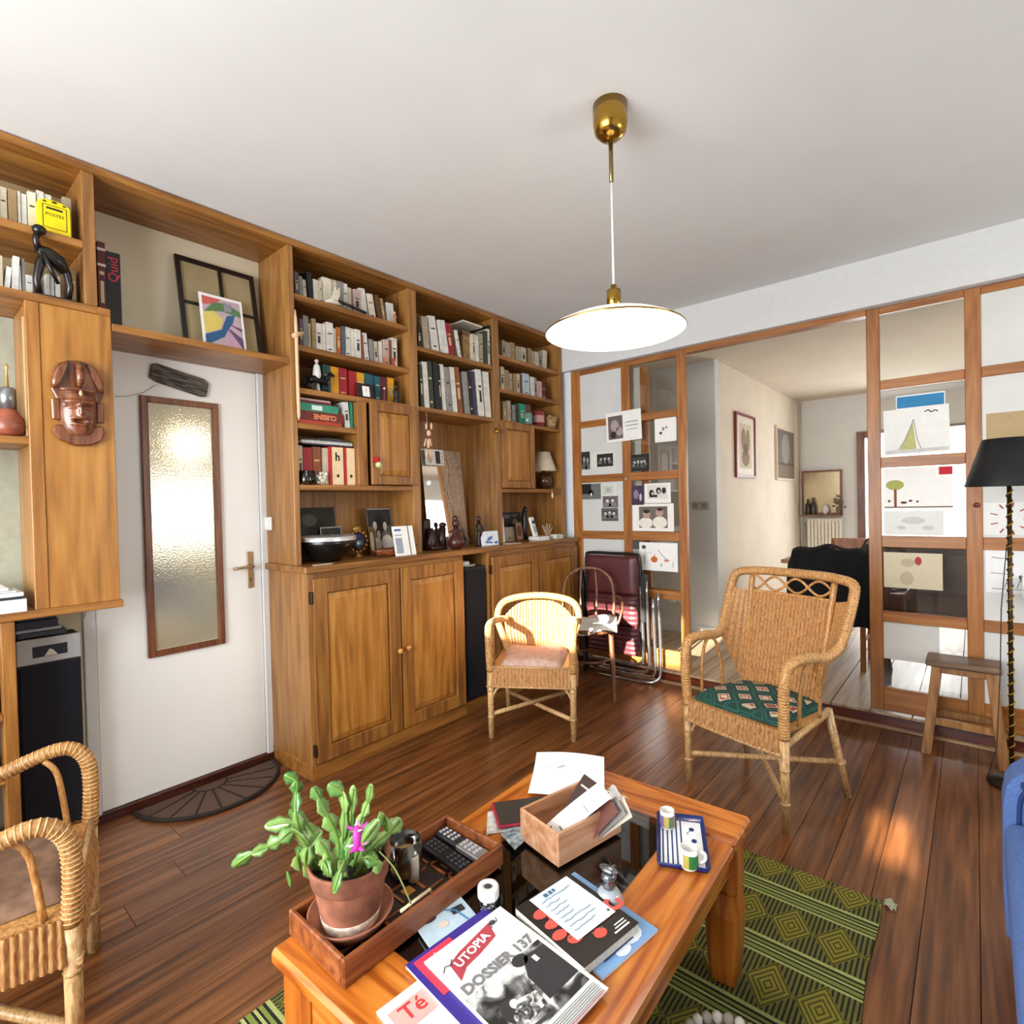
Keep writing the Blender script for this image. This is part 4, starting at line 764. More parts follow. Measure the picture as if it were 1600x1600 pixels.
m = MB(); m.tube([(.02, .05, 0), (.02, .04, .07), (.015, .052, .14)], [.03, .026, .024], 8); m.build('figure', SD, t); m = MB(); m.ball((.015, .055, .155), (.022, .028, .02), 8); m.build('head', SD, t)
part('foot_block', SD, t, (-.02, .055, -.07, .06, .0005, .03), bevel=.01)
t = thing('sculpture', 'round reddish carved pot figure before the mirror', 'sculpture', (.325, at(713, 856, .325).y, ZC)); RC = plain('46201a', .3, var=.15)
m = MB(); m.lathe([(.03, 0), (.052, .02), (.056, .05), (.04, .08), (.02, .098), (.025, .108)], seg=18); m.build('pot', RC, t)
m = MB(); m.lathe([(.05, .108), (.052, .112), (.02, .125), (.018, .14)], seg=16); m.build('collar', RC, t); m = MB(); m.ball((0, 0, .165), (.026, .028, .03), 10); m.build('head', RC, t); m = MB(); m.ball((-.004, 0, .195), (.018, .02, .022), 8); m.build('topknot', RC, t)
t = thing('bird_figure', 'small grey long-legged bird figure on the worktop', 'figurine', (.30, at(727, 852, .3).y, ZC)); GB = plain('6d5c50', .5)
m = MB(); m.tube([(0, -.012, .1), (0, 0, .09), (0, .02, .05), (0, .035, .03)], [.008, .016, .014, .004], 8); m.build('body', GB, t); m = MB(); m.ball((0, -.018, .12), .011, 8); m.build('head', GB, t)
for s in (-.012, .012): m = MB(); m.tube([(s, .004, .06), (s * 1.3, -.004, .03), (s, .002, 0)], .0035, 5); m.build('leg', GB, t)
t = figurine('tall dark carved standing couple left of the blue tile', 749, 855, ZC, .29, .21, (plain('23130f', .35), plain('3a1c14', .35)), wid=.8)
t = thing('house_tile', 'white ceramic house-shaped tile with blue drawing', 'tile', (.35, at(768, 854, .35).y, ZC)); t.rotation_euler = (0, -.12, 0); tw = width(755, 780, 845, .35)
m = MB(); m.prism([(-tw / 2, 0), (tw / 2, 0), (tw / 2, .10), (-tw / 2 + .03, .10), (-tw / 2, .06)], -.02, 0, frameM((0, 0, 0), (0, 1, 0), (0, 0, 1))); m.build('body', plain('dfe6ee', .25), t, .003)
inks(t, frameM((.0004, 0, 0), (0, 1, 0), (0, 0, 1)), [('5a7fb8', [ell(-.01, .05, .03, .012, 10, .3), [(-tw * .35, .02), (tw * .1, .015), (tw * .1, .025), (-tw * .3, .035)], [(tw * .2, .01), (tw * .42, .01), (tw * .42, .03), (tw * .2, .025)]]), ('2f4f94', strokepoly([(-tw * .3, .03), (0, .045), (tw * .1, .07)], .004))])
# ---------------------------------------------------------------- worktop right
standing_print('card', 'tall white card standing under the corner shelf', 'card', 782, 789.5, 808, .2, ZC, [], lean=.1)
standing_print('photo', 'dark photo collage with notes leaning in the corner niche', 'photo', 783, 818, 800, .08, ZC, [('3c3834', [R_(0, 0, 1, 1)]), ('6f6878', [ell(.3, .85, .22, .08), ell(.7, .88, .15, .06)]), ('a8a07c', [ell(.7, .6, .12, .15)]), ('221f1c', [ell(.5, .4, .2, .2)])])
standing_print('card', 'beige postcard leaning against the photo collage', 'card', 791, 810, 823, .17, ZC, [('9a8670', [R_(.1, .1, .9, .3)])], col=plain('b5a690', .7))
standing_print('framed_photo', 'small reddish framed portrait beside the beige postcard', 'photo frame', 807, 818, 815, .2, ZC, [('6a4234', [ell(.5, .5, .3, .3)])], col=plain('a07a64', .6), frame=(plain('5a3a2a', .5), .006))
t = thing('sculpture', 'tall slender black carved figure behind the telephone', 'sculpture', (.17, at(824, 836, .2).y, ZC))
m = MB(); m.tube([(0, 0, 0), (0, -.01, .06), (0, .008, .12), (0, 0, .18), (0, .01, .23), (0, .012, .255)], [.03, .024, .03, .022, .018, .004], 10); m.build('body', EB, t); m = MB(); m.tube([(0, -.025, .05), (0, -.05, .13), (0, -.055, .19)], [.014, .011, .004], 7); m.build('arm', EB, t); m = MB(); m.ball((.006, .008, .235), (.018, .018, .026), 8); m.build('head', EB, t)
t = thing('telephone', 'white cordless telephone standing in its base', 'telephone', (.33, at(842, 838, .33).y, ZC)); TW = plain('deded8', .35)
m = MB(); m.prism([(-.05, -.07), (.05, -.07), (.055, .07), (-.05, .07)], 0, .03); m.build('base', TW, t, .006)
h_ = MB().box(-.012, .012, -.026, .026, .0, .155).build('handset', TW, t, .007); h_.location = (.0, -.04, .028); h_.rotation_euler = (.06, -.25, 0)
part('display', plain('40484c', .2), h_, (.0122, .0135, -.017, .017, .1, .125)); part('keypad', plain('a8a8a6', .4), h_, (.0122, .0135, -.018, .018, .03, .085))
t = thing('reed_holder', 'little cup of pale wooden sticks beside the telephone', 'stick holder', (.30, at(855, 836, .3).y, ZC)); m = MB(); m.lathe([(.012, 0), (.014, .004), (.014, .03), (.012, .03), (.011, .005)], seg=12); m.build('cup', plain('8a6a4c', .5), t)
for k, (dy, h2) in enumerate(((-.05, .11), (-.025, .1), (0, .12), (.035, .115), (.06, .09))): m = MB(); m.tube([(0, dy * .1, .01), (.004 * k - .008, dy, h2)], .003, 5); m.build('stick', plain('d8c8b0', .6), t)
t = thing('small_box', 'white little plug box at the right end of the worktop', 'box', (.36, at(871, 840, .36).y, ZC)); part('body', plain('dcdad2', .5), t, (-.03, .03, -.06, .02, 0, .035), bevel=.003); part('plug', plain('e6e4de', .5), t, (-.02, .02, .02, .055, 0, .028), bevel=.004); part('vent', plain('a8a8a0', .5), t, (.03, .0306, -.045, -.015, .008, .028))
for k, (px, py, lb, w_, d_) in enumerate(((800, 842, 'flat beige notepad on the worktop by the telephone', .12, .07), (850, 846, 'white envelope on the worktop before the telephone', .10, .05))):
    tag(MB().box(-d_ / 2, d_ / 2, -w_ / 2, w_ / 2, 0, .006).build('notepad', plain('b8a890' if k == 0 else 'd8d4c8', .7), M=Matrix.Translation((.385, at(px, py, .385).y, ZC)), bevel=.001), lb, 'paper')
# table lamp in the corner niche
t = thing('table_lamp', 'small lamp with cream cone shade and round brown base in the corner niche', 'lamp', (.225, at(850, 760, .225).y, 1.4485))
m = MB(); m.lathe([(.03, 0), (.035, .006), (.06, .035), (.066, .07), (.055, .105), (.03, .128), (.012, .135), (.01, .16)], seg=24); m.build('base', plain('4a2618', .25, coat=.5), t)
m = MB(); m.lathe([(.105, .145), (.052, .30), (.05, .30), (.102, .145)], seg=28, cap=False); m.build('shade', plain('cfc2a8', .8), t)
standing_print('framed_photo', 'pale curved photo frame beside the little table lamp', 'photo frame', 863, 874, 722, .2, 1.4486, [('5d6462', [R_(.1, .08, .9, .92)]), ('3a4040', [ell(.5, .45, .25, .3)])], frame=(plain('b8a48a', .4), .008), lean=.1)
t = thing('bell', 'small brass bell hanging on the divider left of the cupboard', 'bell', at(776, 672, .335)); m = MB(); m.lathe([(.022, -.018), (.017, -.005), (.012, .01), (.004, .018)], seg=14); m.build('body', BRASS, t); m = MB(); m.tube([(0, 0, .016), (-.008, 0, .05)], .0015, 5); m.build('strap', BRASS, t)
t = thing('cord_pull', 'pale oval pull hanging below the corner niche', 'pull', at(863, 774, .312)); m = MB(); m.ball((0, 0, 0), (.009, .009, .025), 10); m.build('knob', plain('e8cdb0', .4), t); m = MB(); m.tube([(0, 0, .024), (0, 0, .06)], .001, 4); m.build('cord', PAPER, t)
# corner third shelf: glass, tin, shell basket
t = thing('drinking_glass', 'green-tinted glass in front of the third corner shelf', 'glass', (.285, at(825, 662, .285).y, 1.9405)); m = MB(); m.lathe([(.03, 0), (.034, .003), (.036, .085), (.033, .085), (.031, .006)], seg=16); m.build('tumbler', plain('6f8f84', .1, .2), t)
t = thing('tin', 'dark red tin on the third corner shelf', 'tin', (.255, at(841, 664, .255).y, 1.9405)); m = MB(); m.lathe([(.05, 0), (.05, .115), (.046, .12), (.002, .122)], seg=18); m.build('can', plain('7d2c28', .35), t); m = MB(); m.lathe([(.0505, .03), (.051, .035), (.051, .08), (.0505, .085)], seg=18, cap=False); m.build('label_band', plain('b8908a', .5), t)
t = thing('basket', 'small patterned straw basket at the end of the third corner shelf', 'basket', (.27, at(860, 668, .27).y, 1.9405)); m = MB(); m.lathe([(.03, 0), (.04, .01), (.062, .085), (.058, .085), (.037, .012)], seg=18); m.build('weave', wood('5a3c20', '9a7448', 'c8a878', 'z', 60, 1, .7, ring=.3), t); m = MB(); m.ball((0, -.01, .085), (.02, .022, .02), 8); m.build('ball_of_yarn', plain('d0c4a8', .8), t)
# loudspeaker in the cabinet gap
t = thing('loudspeaker', 'slim black loudspeaker standing in the gap between the base cabinets', 'loudspeaker', (.25, -1.172, .0755)); part('body', plain('15161c', .7), t, (-.15, .15, -.098, .098, 0, .86), bevel=.006); part('grille', plain('101118', .95, bump=.5, scale=400), t, (.15, .158, -.092, .092, .02, .84), bevel=.004); part('badge', plain('6a6a70', .3, .8), t, (.158, .159, .06, .066, .08, .095))
t = thing('dish', 'white dish with upturned cup on the slim loudspeaker', 'dish', (.33, -1.2, .936)); m = MB(); m.lathe([(.05, 0), (.075, .006), (.078, .01), (.05, .006), (.002, .005)], seg=20); m.build('saucer', plain('e6e6e2', .2), t); m = MB(); m.lathe([(.036, .008), (.04, .012), (.036, .03), (.002, .032)], seg=16); m.build('cup', plain('e6e6e2', .2), t)
# ================================================================ rattan chairs
def bez(pts, n=6, closed=False):
    """Catmull-Rom through points"""
    P = [Vector(p) for p in pts]; out = []
    for i in range(len(P) - 1):
        p0 = P[max(i - 1, 0)]; p1 = P[i]; p2 = P[i + 1]; p3 = P[min(i + 2, len(P) - 1)]
        for k in range(n):
            t = k / n
            out.append(.5 * ((2 * p1) + (p2 - p0) * t + (2 * p0 - 5 * p1 + 4 * p2 - p3) * t * t + (3 * p1 - p0 - 3 * p2 + p3) * t ** 3))
    out.append(P[-1]); return out
def rings_on(m, pts, r, step=.012, rr=.0022):
    """wrapped cane: little rings along a path"""
    acc = 0; last = pts[0]
    for a, b in zip(pts[:-1], pts[1:]):
        L = (b - a).length; d = 0
        while acc + (L - d) >= step:
            d += step - acc; acc = 0
            p = a + (b - a) * (d / L); t = (b - a).normalized(); x = t.cross(Vector((0, 0, 1)) if abs(t.z) < .9 else Vector((1, 0, 0))).normalized(); y = t.cross(x)
            m.tube([p + (x * math.cos(q) + y * math.sin(q)) * r for q in [j * 2 * PI / 8 for j in range(8)]], rr, 4, closed=True)
        acc += L - d
def weave(fn, nu, nv, ribs, rows, amp, name, mats, parent):
    """woven panel: upright stakes and thin rows over and under, as relief on a surface fn(u,v)->(point, normal)"""
    m = MB()
    def f(u, v):
        p, n = fn(u, v)
        s = abs(math.sin(PI * u * ribs))
        k = int(u * ribs) + int(v * rows)
        w = math.sin(PI * ((v * rows) % 1)) ** .5
        return p + n * (amp * s + amp * .22 * w * (1 if k % 2 else -.3))
    m.grid(f, nu, nv); return m.build(name, mats, parent, fix=False)
def rod(name, pts, r, parent, mat=None, seg=8, wrap=False, smooth=5):
    q = bez(pts, smooth) if len(pts) > 2 else [Vector(p) for p in pts]
    if isinstance(r, (list, tuple)) and len(pts) > 2:
        r = [r[min(int(i / smooth), len(r) - 2)] + (r[min(int(i / smooth), len(r) - 2) + 1] - r[min(int(i / smooth), len(r) - 2)]) * min(1, i / smooth - min(int(i / smooth), len(r) - 2)) for i in range(len(q))]
    m = MB(); m.tube(q, r, seg); o = m.build(name, mat or RATT, parent)
    if wrap:
        m = MB(); rings_on(m, q, r if not isinstance(r, (list, tuple)) else r[0]); m.build('cane_wrapping', RATTL, o, kind='stuff')
    return o
def nodes_on(name, p, q, r, parent, mat, fr):
    for t in fr:
        c = Vector(p).lerp(Vector(q), t); d = (Vector(q) - Vector(p)).normalized()
        m = MB(); m.tube([c - d * .006, c, c + d * .006], [r * 1.02, r * 1.16, r * 1.02], 8); m.build(name, mat, parent)
CANE = wood('8a5a2c', 'b5814a', 'cfa06a', 'z', 55, 9, .5, coat=.2, ring=.05)
def chair_round(lab, loc, rz, cushion, wf=.235, df=.215, H_=.735, ad=0):
    """barrel-back rattan armchair; local +y is the way it faces"""
    t = thing('rattan_armchair', lab, 'armchair', loc, rz, None)
    zs = .40
    for s in (-1, 1):
        rod('leg', [(s * wf, df, 0), (s * wf, df, zs)], [.017, .019], t, RATTL); nodes_on('leg_node', (s * wf, df, 0), (s * wf, df, zs), .018, t, RATTL, (.3, .68))
        rod('leg', [(s * (wf - .03), -df, 0), (s * (wf - .02), -df + .02, zs)], [.015, .017], t, RATTL)
        rod('arm', [(s * wf, df, zs - .02), (s * (wf + .004), df + .006, .52), (s * (wf + .008), df - .01, .60), (s * (wf + .012), df - .07, .632), (s * (wf + .014), 0, .622 - ad * .5), (s * (wf + .004), -.1, .612 - ad), (s * (wf - .035), -.17, .60 - ad)], .02, t, RATT, wrap=True)
        rod('arm_brace', [(s * (wf - .012), df - .05, zs), (s * (wf - .006), df - .07, .56), (s * wf, df - .10, .61)], .008, t, RATT)
        rod('brace', [(s * wf, df, .2), (s * (wf - .03), df - .005, .27), (s * (wf - .085), df - .01, .315)], .007, t, RATTL)
        rod('side_rail', [(s * wf, df, .30), (s * (wf - .025), -df + .01, .31)], .012, t, RATTL)
    rod('stretcher', [(-wf, df, .115), (wf - .03, -df, .115)], .013, t, RATTL); rod('stretcher', [(wf, df, .135), (-wf + .03, -df, .135)], .013, t, RATTL)
    # back hoop
    hoop = [(-.19, -.16, zs), (-.235, -.17, .52), (-.262, -.185, .61), (-.235, -.215, .69), (-.15, -.25, H_ - .012), (0, -.27, H_), (.15, -.25, H_ - .012), (.235, -.215, .69), (.262, -.185, .61), (.235, -.17, .52), (.19, -.16, zs)]
    rod('back_hoop', hoop, .021, t, RATT, wrap=True, smooth=8)
    def back(u, v):
        x = (u * 2 - 1); topz = H_ - .03 - .085 * abs(x) ** 3
        z = zs + .0 + v * (topz - zs); hw = .185 + .035 * math.sin(min(1, v * 1.1) * PI * .7)
        y = -.205 - .065 * v + .055 * x * x * (1 - .2 * v)
        n = Vector((-x * .5, 1, .1)).normalized()
        return Vector((x * hw, y, z)), n
    weave(back, 176, 96, 22, 34, .013, 'woven_back', CANE, t)
    # seat apron, front and sides
    def apr(u, v):
        L = [(-wf + .01, -.15), (-wf + .005, df - .01), (wf - .005, df - .01), (wf - .01, -.15)]
        seg = min(2, int(u * 3)); k = u * 3 - seg; a_, b_ = Vector(L[seg]), Vector(L[seg + 1]); p = a_.lerp(b_, k)
        n = [Vector((-1, 0, 0)), Vector((0, 1, 0)), Vector((1, 0, 0))][seg]
        fl = .012 * (1 - v)
        return Vector((p.x, p.y, .30 + .105 * v)) + n * (.012 + fl), n
    weave(apr, 330, 16, 66, 4, .008, 'woven_apron', CANE, t)
    rod('seat_rim', [(-wf - .02, df + .014, .298), (wf + .02, df + .014, .298)], .007, t, RATTL)
    rod('seat_rim', [(-wf + .0, df + .004, .407), (wf, df + .004, .407)], .007, t, RATTL)
    part('seat', RATT, t, (-wf + .005, wf - .005, -.19, df - .005, .385, .402))
    if cushion:
        def cu(u, v):
            x, y = u * 2 - 1, v * 2 - 1; e = (1 - abs(x) ** 6) * (1 - abs(y) ** 6)
            return Vector((x * .185 * (1 - .06 * y), .012 + y * .185, .404 + .042 * max(0, e) ** .35 + .004 * math.sin(5 * x + 3 * y)))
        m = MB(); m.grid(cu, 20, 20); m.build('cushion', cushion, t, fix=False)
    return t
def fabric(c, c2, scale=60):
    m, n, l, b = node_mat('fabric_' + c); b.inputs['Roughness'].default_value = .95; tc = n.new('ShaderNodeTexCoord'); no = n.new('ShaderNodeTexNoise'); no.inputs['Scale'].default_value = scale; no.inputs['Detail'].default_value = 5
    l.new(tc.outputs['Object'], no.inputs['Vector']); rp = n.new('ShaderNodeValToRGB'); rp.color_ramp.elements[0].color = lin(c); rp.color_ramp.elements[1].color = lin(c2); rp.color_ramp.elements[0].position = .35; rp.color_ramp.elements[1].position = .65
    l.new(no.outputs['Fac'], rp.inputs['Fac']); l.new(rp.outputs['Color'], b.inputs['Base Color']); bp = n.new('ShaderNodeBump'); bp.inputs['Strength'].default_value = .3; bp.inputs['Distance'].default_value = .003; l.new(no.outputs['Fac'], bp.inputs['Height']); l.new(bp.outputs['Normal'], b.inputs['Normal'])
    return m
# chair A in front of the cabinets
fA = math.atan2(-1.18 + 1.43, 1.162 - .754)             # direction of its front edge
# local +x runs along the front edge seen from behind; the chair faces the camera
midA = Vector(((.754 + 1.162) / 2, (-1.43 - 1.18) / 2)); nA = Vector((math.sin(fA), -math.cos(fA)))
cA = midA - nA * .215
chair_round('small barrel-back wicker armchair with plain pink-beige cushion, in the sunlight', (cA.x, cA.y, 0.0005), math.atan2(-nA.x, nA.y), fabric('b89484', 'c9aa9c', 40))
# chair C at the left edge
fd = Vector((.27, .963)).normalized(); ff = Vector((.815, -3.285)); sx = Vector((fd.y, -fd.x)); cC = ff + sx * .235 - fd * .215
chair_round('wicker armchair with brown cushion cut off by the left picture edge', (cC.x, cC.y, .0005), math.atan2(-fd.x, fd.y), fabric('6d5240', '8a6a55', 25), ad=.07)
# chair B, right: winged back with diamond lattice
bl, br_, bb = Vector((1.837, -1.219)), Vector((2.291, -1.357)), Vector((2.474, -.917))
ex = (br_ - bl).normalized(); nB = Vector((ex.y, -ex.x)); midB = (bl + br_) / 2; cB = midB - nB * .235
t = thing('rattan_armchair', 'large wicker armchair with diamond lattice back and dark green patterned cushion', 'armchair', (cB.x, cB.y, .0005), math.atan2(-nB.x, nB.y))
# local +x is its own right-hand side reversed: front edge runs -x..x
wb, db = .237, .235; zs = .40
for s in (-1, 1):
    rod('leg', [(s * wb, db, 0), (s * wb, db, zs)], [.016, .02], t, RATTL); nodes_on('leg_node', (s * wb, db, 0), (s * wb, db, zs), .018, t, RATTL, (.28, .62))
    rod('leg', [(s * (wb + .01), -db, 0), (s * (wb - .01), -.115, zs + .01)], [.014, .018], t, RATTL); nodes_on('leg_node', (s * (wb + .01), -db, 0), (s * (wb - .01), -.115, zs + .01), .016, t, RATTL, (.4, .75))
    rod('side_rail', [(s * wb, db, .345), (s * (wb - .01), -.12, .40)], .015, t, RATTL)
    rod('brace', [(s * wb, db, .2), (s * (wb - .03), db - .01, .28), (s * (wb - .09), db - .015, .33)], .007, t, RATTL)
    for k in (0, 1):
        pass
    rod('arm_loop', [(s * wb, .13, .40), (s * (wb + .004), .125, .52), (s * (wb + .008), .095, .63), (s * (wb + .012), .05, .655), (s * (wb + .008), .01, .63), (s * (wb + .004), -.02, .52), (s * wb, -.03, .40)], .008, t, RATT)
    rod('back_post', [(s * (wb - .06), -.115, .41), (s * (wb - .045), -.18, .70), (s * (wb - .035), -.235, .945)], .014, t, RATT)
rod('stretcher', [(-wb, db, .12), (0, 0, .125), (wb, -db, .13)], .013, t, RATTL); rod('stretcher', [(wb, db, .14), (0, 0, .145), (-wb, -db, .15)], .013, t, RATTL)
loop = [(-wb, db, zs - .03), (-wb - .004, db + .008, .53), (-wb - .008, db - .002, .63), (-wb - .014, db - .05, .672), (-wb - .02, .06, .672), (-wb - .03, -.03, .66), (-wb - .048, -.10, .695), (-wb - .058, -.145, .78), (-wb - .060, -.205, .905), (-wb - .045, -.228, .950), (-wb + .03, -.242, .966), (-.1, -.255, .970),
        (.1, -.255, .970), (wb - .03, -.242, .966), (wb + .045, -.228, .950), (wb + .060, -.205, .905), (wb + .058, -.145, .78), (wb + .048, -.10, .695), (wb + .03, -.03, .66), (wb + .02, .06, .672), (wb + .014, db - .05, .672), (wb + .008, db - .002, .63), (wb + .004, db + .008, .53), (wb, db, zs - .03)]
rod('arm_and_back_rail', loop, .021, t, RATT, wrap=True, smooth=7)
rod('lattice_rail', [(-wb + .04, -.215, .868), (0, -.225, .868), (wb - .04, -.215, .868)], .008, t, RATT)
for ph in (0, PI):
    rod('lattice_wave', [(-.19 + k * .38 / 24, -.235, .912 + .034 * math.sin(ph + k * 2 * PI * 1.75 / 24)) for k in range(25)], .006, t, RATT, smooth=2)
def backB(u, v):
    x = u * 2 - 1; z = .40 + v * .465; y = -.115 - .115 * v + .012 * x * x; return Vector((x * (.185 + .02 * v), y, z)), Vector((0, 1, .24)).normalized()
weave(backB, 176, 100, 22, 38, .013, 'woven_back', CANE, t)
for s in (-1, 1):
    def wing(u, v, s=s):
        a_ = Vector((s * (.187 + .018 * v), -.118 - .112 * v, .42 + v * .44)); b_ = Vector((s * (wb + .03 + .02 * v), -.06 - .13 * v, .66 + v * .22)) if v > .02 else Vector((s * (wb + .02), -.05, .645))
        return a_.lerp(b_, u), Vector((-s * .7, .7, 0))
    weave(wing, 20, 60, 4, 26, .004, 'woven_wing', CANE, t)
def aprB(u, v):
    x = (u * 2 - 1) * (wb - .012); return Vector((x, db + .018 - .018 * v + .01 * (1 - (x / wb) ** 2), .312 + .09 * v)), Vector((0, 1, 0))
weave(aprB, 150, 16, 24, 4, .013, 'woven_apron', CANE, t)
rod('seat_rim', [(-wb, db + .022, .31), (0, db + .034, .31), (wb, db + .022, .31)], .008, t, RATTL)
part('seat', RATT, t, (-wb + .005, wb - .005, -.12, db - .002, .385, .402))
# patterned cushion
m, n, l, b = node_mat('green_ikat'); b.inputs['Roughness'].default_value = .95
tc = n.new('ShaderNodeTexCoord'); mp = n.new('ShaderNodeMapping'); mp.inputs['Rotation'].default_value = (0, 0, PI / 4); mp.inputs['Scale'].default_value = (11, 11, 11); l.new(tc.outputs['Object'], mp.inputs['Vector'])
vo = n.new('ShaderNodeTexVoronoi'); vo.distance = 'CHEBYCHEV'; vo.inputs['Randomness'].default_value = .12; vo.inputs['Scale'].default_value = 1; l.new(mp.outputs[0], vo.inputs['Vector'])
rp = n.new('ShaderNodeValToRGB'); rp.color_ramp.interpolation = 'CONSTANT'; e = rp.color_ramp.elements; e[0].position = 0; e[0].color = lin('7a2a2c'); e[1].position = .08; e[1].color = lin('c9b49a')
for q, c_ in ((.14, '8a4a42'), (.2, 'b8a488'), (.27, '173a34'), (.43, '2a5a50'), (.47, '173a34')): x_ = e.new(q); x_.color = lin(c_)
l.new(vo.outputs['Distance'], rp.inputs['Fac']); l.new(rp.outputs['Color'], b.inputs['Base Color'])
def cuB(u, v):
    x, y = u * 2 - 1, v * 2 - 1; e_ = max(0, (1 - abs(x) ** 5) * (1 - abs(y) ** 5))
    return Vector((x * .205, .048 + y * .185, .404 + .05 * e_ ** .35 + .006 * math.sin(3 * x - 2 * y)))
MB().grid(cuB, 24, 24).build('cushion', m, t, fix=False)
# bentwood chair and folding recliner by the partition
BW2 = wood('4a2a18', '6b4228', '83563a', 'z', 14, 5, .4)
t = thing('bentwood_chair', 'small brown bentwood chair with white cloth, half hidden by the sunlit armchair', 'chair', (.80, -.46, .0005), -.55); t.rotation_euler = (0, 0, math.radians(-150))
# local +y facing
for s in (-1, 1):
    rod('leg', [(s * .16, .16, .45), (s * .17, .19, .2), (s * .175, .21, 0)], [.017, .015, .012], t, BW2)
    rod('leg', [(s * .14, -.14, .45), (s * .15, -.19, .22), (s * .17, -.25, 0)], [.017, .015, .013], t, BW2)
m = MB(); m.tube([(.16 * math.cos(k * PI / 8), .16 * math.sin(k * PI / 8), .25) for k in range(16)], .009, 7, closed=True); m.build('ring_stretcher', BW2, t)
m = MB(); m.lathe([(.18, .44), (.2, .45), (.2, .47), (.17, .475), (.002, .472)], seg=28); m.build('seat', BW2, t)
rod('back_hoop', [(-.17, -.12, .45), (-.185, -.17, .62), (-.165, -.21, .76), (-.09, -.235, .83), (0, -.245, .845), (.09, -.235, .83), (.165, -.21, .76), (.185, -.17, .62), (.17, -.12, .45)], .0125, t, BW2)
rod('back_rod', [(-.05, -.15, .47), (-.06, -.2, .66), (-.05, -.24, .835)], .008, t, BW2); rod('back_rod', [(.05, -.15, .47), (.06, -.2, .66), (.05, -.24, .835)], .008, t, BW2)
for s in (-1, 1): rod('arm_hoop', [(s * .19, .08, .46), (s * .235, .06, .58), (s * .235, -.03, .65), (s * .19, -.15, .66)], .009, t, BW2)
def cl(u, v):
    x, y = u * 2 - 1, v * 2 - 1; return Vector((x * .2, y * .2, .482 + .02 * math.sin(4 * x + 1) * math.cos(3 * y) - .05 * max(0, abs(y) - .8) * 4 + .02))
c_ = MB().grid(cl, 18, 18).build('cloth', plain('dcd8d0', .9), None, fix=False); c_.matrix_world = Matrix.Translation((.80, -.46, .0025)) @ Matrix.Rotation(math.radians(-150), 4, 'Z'); tag(c_, 'crumpled white cloth lying on the bentwood chair seat', 'cloth')
# folded recliner
MAR = plain('55262a', .4, var=.12, scale=10); TUB = plain('c4c6ca', .2, .95)
y0r = -.06
xl, xr = hit(915, 880, 'y', y0r).x, hit(1000, 880, 'y', y0r).x; zt = hit(955, 867, 'y', y0r).z
t = thing('folding_recliner', 'folded garden recliner with maroon padding and chrome tubes by the partition', 'recliner', ((xl + xr) / 2, y0r, 0)); wr = (xr - xl) / 2
pads = [(zt - .005, zt - .29), (zt - .295, zt - .52), (zt - .525, zt - .74)]
for i, (a_, b_) in enumerate(pads):
    m = MB()
    def pf(u, v, a_=a_, b_=b_): x = u * 2 - 1; e_ = max(0, (1 - abs(x) ** 8) * (1 - abs(v * 2 - 1) ** 8)) ** .3; return Vector((x * wr * .92, -.015 - .025 * e_ - .006 * abs(math.sin(PI * v * (1 if i == 0 else 6))) * (i > 0), b_ + (a_ - b_) * v))
    m.grid(pf, 16, 30); m.build('pad', MAR, t)
    part('pad_back', MAR, t, (-wr * .92, wr * .92, -.016, 0, b_, a_))
rod('head_tube', [(-wr * .98, .005, zt - .7), (-wr * 1.0, .005, zt - .12), (-wr * .97, .005, zt - .02), (-wr * .85, .005, zt + .01), (0, .005, zt + .012), (wr * .85, .005, zt + .01), (wr * .97, .005, zt - .02), (wr * 1.0, .005, zt - .12), (wr * .98, .005, zt - .7)], .012, t, plain('2a2526', .35, .4))
for k, (dx, dy, z1, zb_) in enumerate(((.02, -.035, .72, .14), (.05, -.01, .75, .08), (.085, .02, .62, .045), (.115, .045, .66, .012))):
    xx = wr + dx
    if k == 3: rod('leg_tube', [(xx, dy, z1), (xx + .012, dy, .3), (xx + .012, dy - .01, .09), (xx - .01, dy - .03, .03), (xx - .10, dy - .06, .012), (-wr * .6, dy - .08, .012)], .012, t, TUB)
    else: rod('leg_tube', [(xx, dy, z1), (xx + .012, dy, zb_ + .12), (xx, dy, zb_ + .03), (xx - .04, dy, zb_), (xx - .12, dy, zb_), (-wr * .8, dy, zb_)], .0115, t, TUB)
    xx = wr + dx * .25; rod('leg_tube', [(-xx, dy, z1), (-xx - .004, dy, .3), (-xx, dy, .012)], .0115, t, plain('2a2a2e', .3, .6))
for s, zz_ in ((1, .72), (-1, .72)): part('arm_pad', plain('1c1a1a', .5), t, (s * (wr + .02), s * (wr + (.055 if s > 0 else .04)), -.05, .02, .45, .80), bevel=.008)
# ================================================================ pendant lamp
PX, PY = 1.948, -2.035
t = thing('pendant_lamp', 'brass pendant lamp with wide white glass dish shade, lit', 'lamp', (PX, PY, 1.92)); z0 = 1.92
m = MB(); m.lathe([(.058, H - z0), (.058, 2.615 - z0), (.052, 2.585 - z0), (.034, 2.567 - z0), (.008, 2.56 - z0)], seg=28); m.build('ceiling_cup', BRASS, t)
m = MB(); m.lathe([(.0075, 2.562 - z0), (.0075, 2.42 - z0), (.005, 2.418 - z0)], seg=10); m.build('tube', plain('8a7a50', .25, .9), t)
m = MB(); m.lathe([(.0035, 2.42 - z0), (.0035, 2.07 - z0)], seg=8); m.build('cord', plain('efece4', .6), t)
m = MB(); m.lathe([(.010, 2.072 - z0), (.010, 2.058 - z0), (.024, 2.054 - z0), (.024, 1.992 - z0), (.02, 1.99 - z0)], seg=20); m.build('socket', BRASS, t)
